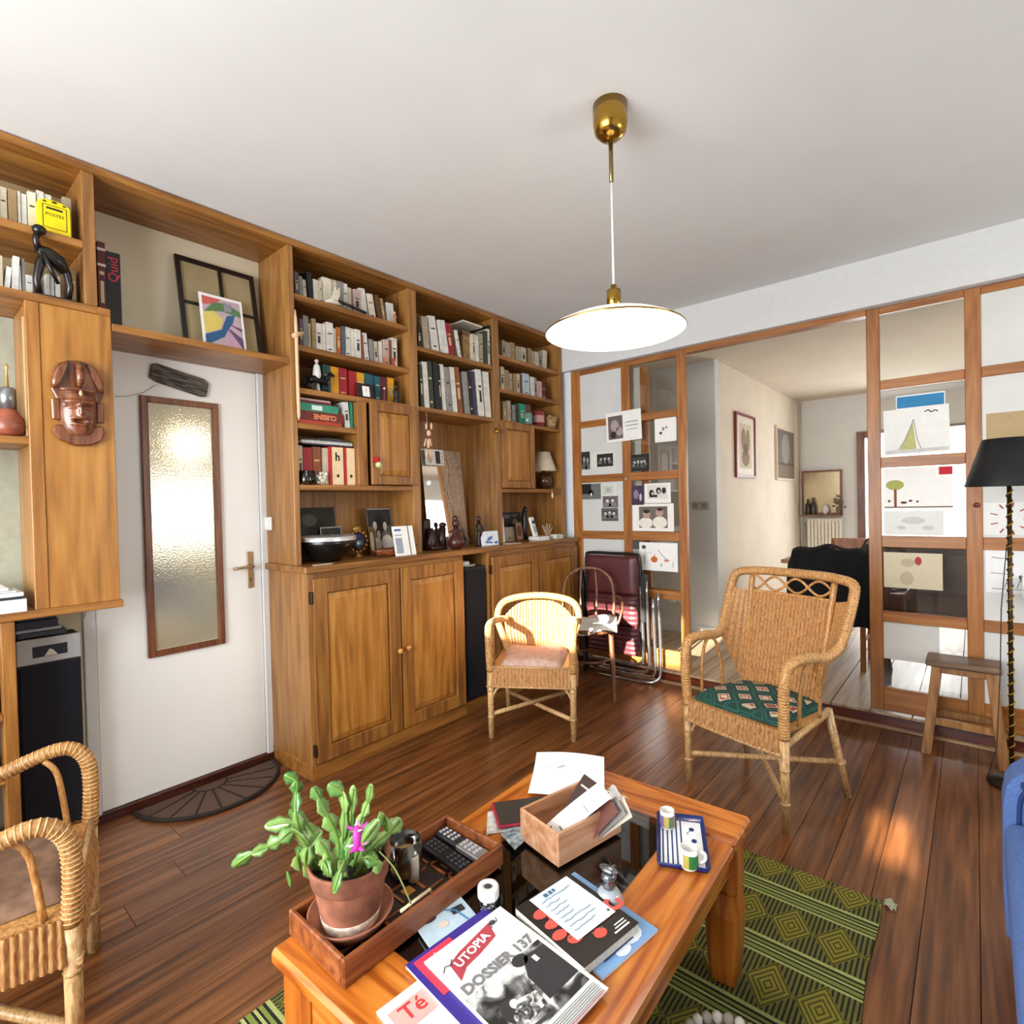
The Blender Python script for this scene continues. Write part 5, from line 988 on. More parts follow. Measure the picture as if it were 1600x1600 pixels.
sh, n, l, b = node_mat('opal_glass'); b.inputs['Base Color'].default_value = lin('f6f3ea'); b.inputs['Roughness'].default_value = .25; b.inputs['Emission Color'].default_value = (1, .96, .88, 1); b.inputs['Emission Strength'].default_value = 1.1
m = MB(); pr = [(.022, .072), (.06, .064), (.12, .046), (.18, .024), (.222, .004), (.232, -.004), (.234, -.008), (.230, -.008), (.178, .018), (.118, .040), (.06, .058), (.022, .066)]
m.lathe(pr, seg=56, cap=False); m.build('shade', sh, t)
m = MB(); m.lathe([(.234, -.009), (.236, -.006), (.234, -.003), (.232, -.006)], seg=56, cap=False); m.build('rim', BRASS, t)
m = MB(); m.lathe([(.018, .06), (.02, .045), (.012, .04), (.012, .03), (.022, .02), (.026, .002), (.018, -.018), (.002, -.024)], seg=18); m.build('bulb', plain('fff4dc', .3, emit=6), t)
light('pendant_light', 'POINT', (PX, PY, 1.88), 8, (1, .86, .66), size=.05)
# ================================================================ coffee table
TZ = .446; TC = Vector((2.086, -2.65)); TW2, TL2 = .325, .525; TR = math.radians(2)
t = thing('coffee_table', 'orange pine coffee table with a glass centre', 'table', (TC.x, TC.y, 0), TR)
bw = .155
part('top_board', TPINEY, t, (TW2 - bw, TW2, -TL2 + bw, TL2 - bw, TZ - .034, TZ), bevel=.008); part('top_board', TPINEY, t, (-TW2, -TW2 + bw, -TL2 + bw, TL2 - bw, TZ - .034, TZ), bevel=.008)
part('top_board', TPINEX, t, (-TW2, TW2, TL2 - bw, TL2, TZ - .034, TZ), bevel=.008); part('top_board', TPINEX, t, (-TW2, TW2, -TL2, -TL2 + bw, TZ - .034, TZ), bevel=.008)
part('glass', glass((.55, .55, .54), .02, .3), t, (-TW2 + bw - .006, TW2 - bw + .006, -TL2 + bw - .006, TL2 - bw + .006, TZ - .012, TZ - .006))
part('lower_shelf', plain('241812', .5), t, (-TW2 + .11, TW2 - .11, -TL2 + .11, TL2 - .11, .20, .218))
for s in (-1, 1):
    part('apron', TPINEY, t, (s * (TW2 - .05), s * (TW2 - .03), -TL2 + .07, TL2 - .07, TZ - .125, TZ - .034), bevel=.003); part('apron', TPINEX, t, (-TW2 + .07, TW2 - .07, s * (TL2 - .05), s * (TL2 - .03), TZ - .125, TZ - .034), bevel=.003)
    for q in (-1, 1):
        cx, cy = s * (TW2 - .058), q * (TL2 - .058); m = MB()
        def sqr(r, z, k=.72): return [Vector((cx + r * a_, cy + r * b_, z)) for a_, b_ in ((1, k), (k, 1), (-k, 1), (-1, k), (-1, -k), (-k, -1), (k, -1), (1, -k))]
        m.loft([sqr(.034, .0072), sqr(.036, .03), sqr(.042, .10), sqr(.046, .2), sqr(.040, .26), sqr(.044, .27), sqr(.044, TZ - .034)], smooth=False); m.build('leg', TPINEZ, t)
TM = Matrix.Translation((0, 0, 0))
# ================================================================ rug
m, n, l, b = node_mat('kilim'); b.inputs['Roughness'].default_value = .95
tc = n.new('ShaderNodeTexCoord'); sp = n.new('ShaderNodeSeparateXYZ'); l.new(tc.outputs['Object'], sp.inputs[0])
def mth(op, a=None, bb=None, c=None):
    q = n.new('ShaderNodeMath'); q.operation = op
    for i, v in enumerate((a, bb, c)):
        if v is None: continue
        if isinstance(v, (int, float)): q.inputs[i].default_value = v
        else: l.new(v, q.inputs[i])
    return q.outputs[0]
yy = mth('MULTIPLY', sp.outputs[1], -1); ph = mth('FRACT', mth('DIVIDE', mth('ADD', yy, .14), .262))       # one repeat across the stripes
strp = n.new('ShaderNodeValToRGB'); strp.color_ramp.interpolation = 'CONSTANT'; e = strp.color_ramp.elements
L1, L2, DKc, OLV = 'a9b06a', '7c8a3a', '141810', '6f7424'
e[0].position = 0; e[0].color = lin(L1); e[1].position = .045; e[1].color = lin(DKc)
for p_, c_ in ((.075, L2), (.115, DKc), (.14, L1), (.17, DKc), (.195, L2), (.245, DKc), (.265, L1), (.30, '3a3a18')): x_ = e.new(p_); x_.color = lin(c_)
l.new(ph, strp.inputs['Fac'])
# diamond band
dy = mth('ABSOLUTE', mth('MULTIPLY', mth('SUBTRACT', ph, .65), 2.85)); dx = mth('ABSOLUTE', mth('SUBTRACT', mth('MULTIPLY', mth('FRACT', mth('DIVIDE', mth('ADD', sp.outputs[0], .02), .125)), 2), 1))
dd = mth('ADD', dx, dy); ri = mth('FRACT', mth('MULTIPLY', dd, 4.2))
dia = n.new('ShaderNodeValToRGB'); dia.color_ramp.interpolation = 'CONSTANT'; e = dia.color_ramp.elements; e[0].color = lin('8a8428'); e[1].position = .55; e[1].color = lin('4c4a18'); l.new(ri, dia.inputs['Fac'])
rb = mth('FRACT', mth('DIVIDE', sp.outputs[0], .0125)); rib = n.new('ShaderNodeValToRGB'); rib.color_ramp.interpolation = 'CONSTANT'; e = rib.color_ramp.elements; e[0].color = lin('6a6a2c'); e[1].position = .55; e[1].color = lin('1e2012'); l.new(rb, rib.inputs['Fac'])
ins = mth('LESS_THAN', dd, .98); mx1 = n.new('ShaderNodeMix'); mx1.data_type = 'RGBA'; l.new(ins, mx1.inputs[0]); l.new(rib.outputs[0], mx1.inputs[6]); l.new(dia.outputs[0], mx1.inputs[7])
isb = mth('GREATER_THAN', ph, .30); mx2 = n.new('ShaderNodeMix'); mx2.data_type = 'RGBA'; l.new(isb, mx2.inputs[0]); l.new(strp.outputs[0], mx2.inputs[6]); l.new(mx1.outputs[2], mx2.inputs[7])
l.new(mx2.outputs[2], b.inputs['Base Color'])
wv = mth('SINE', mth('MULTIPLY', sp.outputs[1], 1500)); bp = n.new('ShaderNodeBump'); bp.inputs['Strength'].default_value = .4; bp.inputs['Distance'].default_value = .002; l.new(wv, bp.inputs['Height']); l.new(bp.outputs[0], b.inputs['Normal'])
rg = thing('rug', 'olive green kilim rug with stripes and diamonds under the coffee table', 'rug', (2.635, -1.575, .0005), math.radians(.8))
random.seed(11)
MB().grid(lambda u, v: Vector((-1.25 + 1.25 * u + .004 * math.sin(v * 23), -1.62 * v, .006)), 2, 30, smooth=False).build('weave', m, rg, fix=False)
part('underside', plain('2a2a18', .9), rg, (-1.245, -.005, -1.615, -.004, 0, .0055))
m = MB()
for k in range(40): m.tube([(0.004 + random.random() * .01, -.012 + random.random() * .03, .004), (.012 + random.random() * .015, -.02 + random.random() * .045, .012), (.02 + random.random() * .02, -.03 + random.random() * .05, .003)], .0015, 4)
m.build('tassel', plain('b9bda0', .9), rg, kind='stuff')
# ================================================================ things on the table
ZT = TZ + .0008
def slab(name, lab, cat, corners, z, h, mats, group=None):
    """flat quad sheet or book from 4 world xy corners (ccw) lying at z"""
    c = sum((Vector(p) for p in corners), Vector((0, 0))) / 4
    t = thing(name, lab, cat, (c.x, c.y, z), 0, group); m = MB(); m.prism([Vector(p) - c for p in corners], 0, h); m.build('cover' if h > .004 else 'sheet', mats, t, .0006); return t, c
# games tray
t = thing('tray', 'long brown wooden tray with inlaid squares holding the plant', 'tray', (1.8825, -2.9225, ZT), 0); TRW = wood('6a3416', '8a4a22', '9e5f34', 'y', 12, 10, .4); hx, hy = .1035, .2225
for b_ in ((-hx, -hx + .011, -hy, hy, 0, .054), (hx - .011, hx, -hy, hy, 0, .054), (-hx + .011, hx - .011, hy - .011, hy, 0, .054), (-hx + .011, hx - .011, -hy, -hy + .011, 0, .054)): part('side', TRW, t, b_, bevel=.003)
part('floor', plain('1d100b', .5), t, (-hx + .011, hx - .011, -hy + .011, hy - .011, .002, .010))
k = 0
for i in range(3):
    for j in range(7):
        x0 = -.092 + i * .0625; y0 = -.208 + j * .0605; part('inlay_frame', TRW, t, (x0, x0 + .056, y0, y0 + .006, .01, .013)); part('inlay_frame', TRW, t, (x0, x0 + .006, y0, y0 + .05, .01, .013))
        if (i + j) % 2 == 0: part('inlay_square', plain('b8762c', .5), t, (x0 + .02, x0 + .045, y0 + .02, y0 + .045, .01, .0125))
ZY = ZT + .0135
# pot plant
pc = Vector((1.872, -3.055, ZY))
t = thing('potted_cactus', 'leafy Christmas cactus with one pink flower in a terracotta pot', 'plant', pc)
m = MB(); m.lathe([(.052, 0), (.066, .006), (.084, .03), (.088, .038), (.084, .038), (.064, .012), (.002, .010)], seg=32); m.build('saucer', plain('a0644c', .7, var=.15), t)
m = MB(); m.lathe([(.052, .0105), (.058, .02), (.073, .1), (.074, .104), (.078, .106), (.084, .14), (.085, .146), (.079, .146), (.076, .12)], seg=36, cap=False); pot = m.build('pot', TERRA, t)
m = MB(); m.lathe([(.0575, .016), (.0605, .03), (.0622, .038), (.0605, .04)], seg=36, cap=False); m.build('lime_stain', plain('cdbfae', .9, var=.3, scale=60), pot)
m = MB(); m.lathe([(.002, .128), (.078, .122), (.076, .118)], seg=24, cap=False); m.build('soil', plain('1c130d', .95, bump=.6, scale=90), t)
# leaf segment mesh shared by all
def seg_mesh(name, mat):
    m = MB(); n_ = 9; ol = []
    for k in range(n_ + 1):
        v = k / n_; w = (math.sin(PI * (v * .90 + .05)) ** .75) * .5 * (1 + .11 * math.sin(v * PI * 5)); ol.append((w, v))
    top = [Vector((w * s_, v, .06 * (1 - 4 * (v - .5) ** 2) * .5)) for w, v in ol for s_ in ()]
    L = [m.bm.verts.new((-w, v, -.03)) for w, v in ol]; Rr = [m.bm.verts.new((w, v, -.03)) for w, v in ol]; M1 = [m.bm.verts.new((0, v, .06)) for w, v in ol]; M2 = [m.bm.verts.new((0, v, -.09)) for w, v in ol]
    for k in range(n_):
        for q in ((L[k], M1[k], M1[k + 1], L[k + 1]), (M1[k], Rr[k], Rr[k + 1], M1[k + 1]), (M2[k], L[k], L[k + 1], M2[k + 1]), (Rr[k], M2[k], M2[k + 1], Rr[k + 1])):
            f = m.bm.faces.new(q); f.smooth = True
    o = m.build(name, mat); me = o.data; bpy.data.objects.remove(o); return me
def leafmat(c0, c1):
    m, n, l, b = node_mat('leaf'); b.inputs['Roughness'].default_value = .35; oi = n.new('ShaderNodeObjectInfo'); rp = n.new('ShaderNodeValToRGB'); rp.color_ramp.elements[0].color = lin(c0); rp.color_ramp.elements[1].color = lin(c1); l.new(oi.outputs['Random'], rp.inputs['Fac']); l.new(rp.outputs['Color'], b.inputs['Base Color'])
    b.inputs['Subsurface Weight'].default_value = .08; b.inputs['Coat Weight'].default_value = .4; return m
LM = leafmat('3f7630', '8fb565'); LME = seg_mesh('leaf_segment', LM)
fw = Vector((AX.x, AX.y, 0)).normalized()
def plantpt(px, py, off=0):
    d = AX + RX * ((px - 800) / FPX) - UX * ((py - 800) / FPX); t_ = (pc - CAM).dot(fw) / d.dot(fw) + off; return CAM + d * t_
random.seed(21)
def branch(pts, wid=.029, stem=.003, tw=0):
    P = [plantpt(*p) - pc for p in pts]; q = bez(P, 4)
    m = MB(); m.tube(q, stem, 6); m.build('stem', plain('6a8a34', .5), t)
    for a, b_ in zip(P[:-1], P[1:]):
        L = (b_ - a).length; n_ = max(1, round(L / .040)); 
        for k in range(n_):
            s = a.lerp(b_, k / n_); e_ = a.lerp(b_, (k + 1.12) / n_); y = (e_ - s); ln = y.length; y.normalize()
            z = (-fw + Vector((random.uniform(-.7, .7), random.uniform(-.7, .7), random.uniform(.1, .8)))); x = y.cross(z).normalized(); z = x.cross(y)
            o = bpy.data.objects.new('leaf_segment', LME); C.objects.link(o); o.parent = t; w_ = wid * random.uniform(.85, 1.2)
            o.matrix_local = Matrix(((x.x * w_, y.x * ln, z.x * w_ * .5, s.x), (x.y * w_, y.y * ln, z.y * w_ * .5, s.y), (x.z * w_, y.z * ln, z.z * w_ * .5, s.z), (0, 0, 0, 1)))
B0 = (522, 1378, 0)
for br in [[(500, 1376), (482, 1335, -.02), (470, 1300, -.02), (462, 1272, -.02), (463, 1240), (464, 1222), (447, 1211)], [(498, 1375), (480, 1322, -.03), (458, 1298, -.04), (438, 1312, -.05), (420, 1322, -.05), (396, 1332, -.06), (366, 1352, -.06)], [(505, 1375), (478, 1310), (455, 1285), (418, 1290)],
           [(520, 1376), (530, 1320), (512, 1275), (500, 1250), (490, 1232)], [(528, 1374), (536, 1310), (538, 1270), (536, 1240), (515, 1227)], [(535, 1374), (545, 1315), (548, 1275), (552, 1232)], [(538, 1374), (552, 1310), (566, 1275), (574, 1255), (580, 1228)],
           [(545, 1374), (565, 1320, -.02), (590, 1285, -.02), (600, 1275), (606, 1298)], [(545, 1374, .02), (580, 1325, .03), (608, 1300, .03), (625, 1282, .03)], [(535, 1370, -.05), (540, 1345, -.08), (532, 1360, -.10), (522, 1392, -.11)], [(520, 1372, -.04), (505, 1345, -.07), (515, 1365, -.09)], [(492, 1372), (478, 1352, -.03), (480, 1325, -.03), (500, 1300)],
           [(560, 1374, -.03), (570, 1340, -.05), (588, 1345, -.05), (592, 1362, -.05)], [(520, 1370, .03), (500, 1320, .05), (480, 1290, .05), (455, 1268, .05)], [(548, 1372, .05), (560, 1330, .06), (585, 1310, .06), (592, 1330, .04)], [(470, 1360), (465, 1340, -.02), (468, 1325, -.02)], [(520, 1370, -.06), (512, 1335, -.07), (498, 1315, -.07)]]:
    branch(br)
branch([(453, 1386, -.04), (449, 1364, -.04)], .018, .001)
m = MB(); tp = [plantpt(592, 1330, -.03) - pc, plantpt(615, 1355, -.04) - pc, plantpt(632, 1388, -.05) - pc, plantpt(642, 1412, -.05) - pc]; m.tube(bez(tp, 4), .0016, 5); m.build('trailing_stem', plain('8a9a5a', .5), t)
# flower
fm = plain('d43ab0', .5); fm2 = plain('f0a8dc', .5); fc = plantpt(558, 1305, -.06) - pc
ft = MB(); ft.tube([fc + Vector((0, 0, .018)), fc, fc + Vector((.004, -.004, -.028))], [.004, .009, .006], 8); flo = ft.build('flower', fm, t)
for k in range(10):
    an = k * 2 * PI / 5; lv = .012 if k < 5 else -.016; d = Vector((math.cos(an), math.sin(an), .1 if k < 5 else -.5)); m = MB(); s_ = fc + Vector((0, 0, lv)); p1 = s_ + d * .012; p2 = s_ + d * .024 + Vector((0, 0, .006)); wd_ = d.cross(Vector((0, 0, 1))).normalized() * .006
    m.face([s_, p1 + wd_, p2, p1 - wd_]); m.build('petal', fm if k % 2 else fm2, flo, fix=False)
# cup of tea light, candle, remotes, pencils in tray
t = thing('glass_jar', 'glass jar with old candle wax behind the plant', 'jar', (1.838, -2.885, ZY)); m = MB(); m.lathe([(.03, 0), (.036, .004), (.04, .03), (.038, .085), (.035, .085), (.037, .03), (.03, .008)], seg=22); m.build('glass', glass((.85, .86, .78), .05, .2), t); m = MB(); m.lathe([(.034, .009), (.0365, .03), (.036, .05), (.002, .048)], seg=20); m.build('wax', plain('b89a68', .6), t)
t = thing('candle', 'short white candle stub in the wooden tray', 'candle', (1.868, -2.886, ZY)); m = MB(); m.lathe([(.0135, 0), (.0135, .055), (.011, .058), (.002, .054)], seg=16); m.build('wax', plain('d8d2c4', .4), t); m = MB(); m.tube([(0, 0, .053), (.001, 0, .061)], .001, 5); m.build('wick', BLACK, t)
def remote(lab, c, ang, L, w, col, top2=None):
    t = thing('remote_control', lab, 'remote control', (c[0], c[1], ZY), ang, 'remote controls in the tray'); part('body', plain(col, .4), t, (-L / 2, L / 2, -w / 2, w / 2, 0, .018), bevel=.004)
    if top2: part('face_plate', plain(top2, .3, .6), t, (L * .02, L / 2 + .001, -w / 2 - .0005, w / 2 + .0005, .004, .0185), bevel=.002)
    m = MB()
    for i in range(9):
        for j in range(3):
            if i in (4,): continue
            m.box(-L * .42 + i * L * .095, -L * .42 + i * L * .095 + .008, -w * .3 + j * w * .25, -w * .3 + j * w * .25 + .006, .018, .0205)
    m.build('buttons', plain('c8c8cc' if top2 else '4a4a50', .4), t, kind='stuff')
remote('grey and black remote control lying nearest the tray end', (1.87, -2.735), -.05, .17, .04, '2a2a34', 'a8a8ac'); remote('all-black remote control beside the grey one in the tray', (1.882, -2.79), -.08, .17, .044, '0e0e12')
t = thing('pencil', 'pale pencil leaning on the tray edge', 'pencil', (1.968, -2.96, ZY)); m = MB(); m.tube([(0, -.04, .04), (0, .04, .0415)], .0035, 6); m.build('shaft', plain('e0d0a8', .5), t); m = MB(); m.tube([(0, .04, .0415), (0, .048, .0417)], [.0035, .0005], 6); m.build('tip', plain('3a2a1c', .5), t)
t = thing('pebble', 'small pale shell lying in the tray before the plant', 'shell', (1.955, -3.085, ZY)); m = MB(); m.ball((0, 0, .008), (.009, .018, .008), 8); m.build('shell', plain('d0c8b4', .6), t)
# tape roll / jar lid
t = thing('tape_bottle', 'clear bottle with thick white cap standing on the glass', 'bottle', (2.058, -2.832, TZ - .0055)); m = MB(); m.lathe([(.018, 0), (.02, .003), (.02, .03), (.014, .036)], seg=18); m.build('body', glass((.85, .88, .88), .03, .3), t); m = MB(); m.lathe([(.011, .04), (.013, .036), (.022, .036), (.0235, .039), (.0235, .058), (.022, .061), (.011, .061), (.010, .058)], seg=24, cap=False); m.build('cap', plain('efeeea', .4), t)
# wooden box with letters
bc = [Vector((1.962, -2.583)), Vector((2.12, -2.623)), Vector((2.104 + .03, -2.416)), Vector((1.986, -2.372))]
t = thing('letter_box', 'open pale wooden box full of letters and leaflets', 'box', (2.05, -2.50, ZT), math.radians(-12)); BXW = wood('b07a50', 'c99470', 'd8ab88', 'y', 8, 8, .5)
bx, by, bh = .075, .115, .085
for b_ in ((-bx, -bx + .008, -by, by, 0, bh), (bx - .008, bx, -by, by, 0, bh), (-bx + .008, bx - .008, -by, -by + .008, 0, bh), (-bx + .008, bx - .008, by - .008, by, 0, bh)): part('side', BXW, t, b_, bevel=.003)
part('bottom', BXW, t, (-bx + .008, bx - .008, -by + .008, by - .008, 0, .006))
def sheet(name, lab, cat, M, w, h, col, items=None, group=None, curl=0):
    t = thing(name, lab, cat, (0, 0, 0), 0, group); t.matrix_world = M
    MB().grid(lambda u, v: Vector((-w / 2 + w * u, h * v, curl * math.sin(PI * v) + curl * .6 * math.cos(PI * u))), 6, 8).build('sheet', col, t, fix=False)
    if items: inks(t, Matrix.Translation((-w / 2, 0, curl * .6 + .001)), items)
    return t
bM = Matrix.Translation((2.05, -2.50, ZT)) @ Matrix.Rotation(math.radians(-12), 4, 'Z')
sheet('leaflet', 'white leaflet leaning out of the wooden box', 'paper', bM @ Matrix.Translation((.005, -.1, .03)) @ Matrix.Rotation(math.radians(34), 4, 'X') @ Matrix.Rotation(-.35, 4, 'Z'), .06, .2, PAPER, [('6a4a44', [R_(.01, .014, .03, .02)]), ('555555', [R_(.012, .03, .02, .034), R_(.03, .05, .048, .053), R_(.008, .13, .054, .1315)])], curl=.004)
sheet('leaflet', 'dark brown leaflet with white panel in the wooden box', 'paper', bM @ Matrix.Translation((.0, -.02, .04)) @ Matrix.Rotation(math.radians(48), 4, 'X') @ Matrix.Rotation(-.1, 4, 'Z'), .055, .13, plain('3a2420', .5), [('e8e4dc', [R_(.006, .01, .05, .06)]), ('c8b8a8', [R_(.01, .1, .045, .105)])], curl=.003)
for k in range(3): sheet('envelope', ['brown envelope standing in the wooden box', 'grey envelope standing in the wooden box', 'pale envelope standing along the box side'][k], 'envelope', bM @ Matrix.Translation((.04, .0 + .02 * k, .012)) @ Matrix.Rotation(math.radians(62), 4, 'X') @ Matrix.Rotation(-.5 - .1 * k, 4, 'Z'), .05, .13, plain(['6a3a30', '8a8680', 'cfc6b8'][k], .7), curl=.002)
# crumpled patterned tissue behind
t = thing('crumpled_paper', 'crumpled printed white paper behind the wooden box', 'paper', bM @ Vector((.045, .085, bh - .002))); random.seed(2)
MB().grid(lambda u, v: Vector((-.05 + .1 * u, -.03 + .07 * v, .012 + .012 * math.sin(7 * u + 4 * v) * math.cos(6 * v) + .006 * math.sin(15 * u))), 12, 10, smooth=False).build('sheet', plain('e9e7e2', .8), t, fix=False)
inks(t, Matrix.Translation((0, 0, .028)), [('4a4a4a', [ell(random.uniform(-.04, .04), random.uniform(-.02, .03), .004, .002, 6, random.random() * 3) for k in range(14)])])
# white papers at the back corner
pw = [Vector((1.747, -2.264)), Vector((1.846, -2.428)), Vector((2.06, -2.35)), Vector((1.943, -2.156))]
t = thing('paper_stack', 'loose white printed sheets curling at the back corner of the table', 'paper', (1.885, -2.295, ZT))
for k in range(3):
    dz = .002 + k * .006; a_ = [p + Vector((.008 * k, -.006 * k)) - Vector((1.90, -2.31)) for p in pw]
    MB().grid(lambda u, v: Vector(((a_[0].lerp(a_[1], v)).lerp(a_[3].lerp(a_[2], v), u).x, (a_[0].lerp(a_[1], v)).lerp(a_[3].lerp(a_[2], v), u).y, dz + .035 * k / 2 * (1 - v) ** 2 + .010 * math.sin(u * PI) + .012 * (u - .5) ** 2)), 10, 8).build('sheet', plain('f3f3f1', .8, var=.02), t, fix=False)
inks(t, Matrix.Translation((0, 0, .055)) @ Matrix.Rotation(1.2, 4, 'Z'), [('444448', [R_(-.02, .01, .01, .013), R_(-.02, .004, .005, .007), R_(-.05, .03, -.02, .032)])])
# tablet in a red cover, speckled and white papers under it
slab('magazine', 'white patterned paper under the tablet', 'paper', [(1.80, -2.56), (1.87, -2.64), (2.01, -2.45), (1.93, -2.38)], ZT, .003, plain('dadad6', .7, var=.2, scale=60))
slab('pouch', 'pale speckled blue pouch poking out under the tablet', 'pouch', [(1.905, -2.62), (1.975, -2.645), (1.965, -2.53), (1.91, -2.53)], ZT + .0035, .004, plain('9fb0b8', .8, var=.5, scale=70))
t = thing('tablet', 'dark grey tablet with red edge lying beside the wooden box', 'tablet', (1.895, -2.50, ZT + .0085), math.radians(-38)); part('body', plain('a8253c', .4), t, (-.062, .062, -.092, .092, 0, .007), bevel=.002); part('screen', plain('4a4844', .15, .3), t, (-.057, .057, -.085, .085, .007, .0078)); part('frame', plain('b8b8b8', .3, .6), t, (-.06, .06, .085, .09, .007, .009))
# blue and white enamel tray and two cups
c4 = [Vector((2.185, -2.276)), Vector((2.28, -2.484)), Vector((2.401, -2.422)), Vector((2.301, -2.223))]; ctr = sum(c4, Vector((0, 0))) / 4
u_ = ((c4[1] - c4[0]) + (c4[2] - c4[3])).normalized(); an = math.atan2(u_.y, u_.x)
t = thing('serving_tray', 'small dark blue enamel tray with white stripes and birds', 'tray', (ctr.x, ctr.y, ZT), an); hu, hv = .112, .062; NB = plain('1c2f6e', .25)
m = MB(); m.loft([[Vector((sx_ * (hu * k1), sy_ * (hv * k1), z_)) for sx_, sy_ in ((-1, -.94), (-.96, -1), (.96, -1), (1, -.94), (1, .94), (.96, 1), (-.96, 1), (-1, .94))] for k1, z_ in ((.92, 0), (1, .016), (.985, .0165), (.90, .004))]); m.build('dish', NB, t)
Fm3 = Matrix.Translation((0, 0, .0042)); WHT = 'eceef0'
inks(t, Fm3, [(WHT, [R_(-.095, -.052, .095, .052)]), ('23376f', [R_(-.095, -.048 + k * .0115, .095, -.044 + k * .0115) for k in range(5)] + [ell(-.06, .028, .009, .007), ell(-.01, .032, .009, .007), ell(.055, .03, .009, .007)] + strokepoly([(-.06, .028), (-.04, .015), (-.035, .02)], .002) + strokepoly([(-.01, .03), (.015, .018), (.02, .022)], .002) + strokepoly([(.055, .03), (.075, .018)], .002))], 'pattern')
def mug(lab, px, py, r, h, cols, ang):
    p = hit(px, py, 'z', ZT + .004); t = thing('cup', lab, 'cup', (p.x, p.y, ZT + .0052), ang, 'cups on the blue tray')
    m = MB(); m.lathe([(r * .8, 0), (r * .95, .004), (r, h * .3), (r, h), (r * .9, h), (r * .88, h * .3), (r * .6, .008), (.001, .007)], seg=28); m.build('body', plain('ecebe6', .2), t)
    m = MB(); m.lathe([(r + .0004, h * .14), (r + .0008, h * .16), (r + .0008, h * .76), (r + .0004, h * .78)], seg=28, cap=False); o_ = m.build('painted_band', cols, t)
    for i, p_ in enumerate(o_.data.polygons): p_.material_index = ((i // 3) * 7) % len(cols)
    m = MB(); m.tube(bez([(r * .95, 0, h * .78), (r + .014, 0, h * .72), (r + .018, 0, h * .5), (r + .012, 0, h * .3), (r * .95, 0, h * .25)], 4), .0042, 7); m.build('handle', plain('ecebe6', .2), t)
mug('white coffee cup with purple and orange painted band', 1043, 1293, .019, .048, [plain('7a6aa8', .4), plain('c07a58', .4), plain('5a7a60', .4), plain('c0a84a', .4)], 2.2)
mug('white coffee cup with green painted band and handle to the right', 1077, 1356, .021, .05, [plain('2f7a3a', .4), plain('b5a848', .4), plain('e8e6dc', .4), plain('3a8a44', .4)], .6)
# glass carafe stopper (small glass bell)
p = hit(952, 1412, 'z', TZ); t = thing('glass_bell', 'small pale glass bell with a metal figure on top', 'bell', (p.x, p.y, ZT - .006)); m = MB(); m.lathe([(.033, 0), (.034, .004), (.031, .02), (.022, .036), (.012, .042)], seg=24); m.build('bell', plain('b4bcc0', .15, .2), t)
m = MB(); m.lathe([(.012, .041), (.016, .05), (.01, .058), (.018, .066), (.012, .076)], seg=14); m.build('metal_figure', plain('8e9296', .2, .9), t); m = MB(); m.ball((0, 0, .082), (.024, .012, .007), 10); m.build('brim', plain('8e9296', .2, .9), t); m = MB(); m.tube([(.012, .01 * math.cos(k * PI / 5), .088 + .008 * math.sin(k * PI / 5)) for k in range(10)], .0015, 5, closed=True); m.build('ring', plain('8e9296', .2, .9), t)
# magazines ---------------------------------------------------------
def page(lab, o, u, v, w, h, z, th, col, cat='magazine', name='magazine', edge=None):
    """page lying flat: o = world xy of lower-left corner, u = reading direction, v = page up"""
    M = frameM((o[0], o[1], z), (u[0], u[1], 0), (v[0], v[1], 0)); t = thing(name, lab, cat); t.matrix_world = M
    part('pages', edge or PAPER, t, (.001, w - .001, .001, h - .001, 0, th - .0006)); part('cover', col, t, (0, w, 0, h, th - .0006, th)); return t
U = Vector((.09, .995)).normalized(); V = Vector((-U.y, U.x))
# lowest: white magazine with pink lettering at the near corner
t = page('white magazine with pink masthead at the near end of the table', (2.34, -3.16), U, V, .21, .27, ZT, .005, PAPER); IM = Matrix.Translation((0, 0, .0052))
inks(t, IM, [('e8a8a0', [R_(.01, .2, .19, .25)]), ('d8564e', [R_(.0, .1, .02, .2)]), ('30343a', [ell(.06, .05, .03, .04)])]); text('T\u00e9', .045, plain('c83a3a', .5), t, Matrix.Translation((.05, .228, .006)), align='CENTER', bold=.0005)
t = page('blue comic page sticking out beside the wooden tray', (2.10, -3.0), (.25, .97), (-.97, .25), .12, .16, ZT, .0045, plain('bcd4e2', .6)); inks(t, Matrix.Translation((0, 0, .0046)), [('2a2a34', [ell(.03, .13, .018, .01), R_(.08, .11, .11, .13)]), ('4a86b8', strokepoly([(.05, .15), (.09, .12), (.1, .08)], .004)), ('d8c8b8', [ell(.05, .1, .012, .01)])])
t = page('purple-bordered magazine with red masthead under the newspaper', (2.345, -3.075), U, V, .205, .305, ZT + .0058, .007, plain('3b2a8c', .4)); inks(t, Matrix.Translation((0, 0, .0072)), [('d8344e', [R_(.012, .2, .1, .297)]), ('f0eef0', [R_(.112, .262, .19, .266), R_(.12, .27, .2, .274), R_(.02, .0, .19, .012)])]); text('tives', .028, plain('f0e8ea', .5), t, Matrix.Translation((.068, .278, .0078)))
z5 = ZT + .0135
t = page('white film programme headed UTOPIA with a black and white photograph', (2.352, -3.05), U, V, .2, .285, z5, .004, plain('f4f4f2', .7, var=.01)); IM = Matrix.Translation((0, 0, .0042))
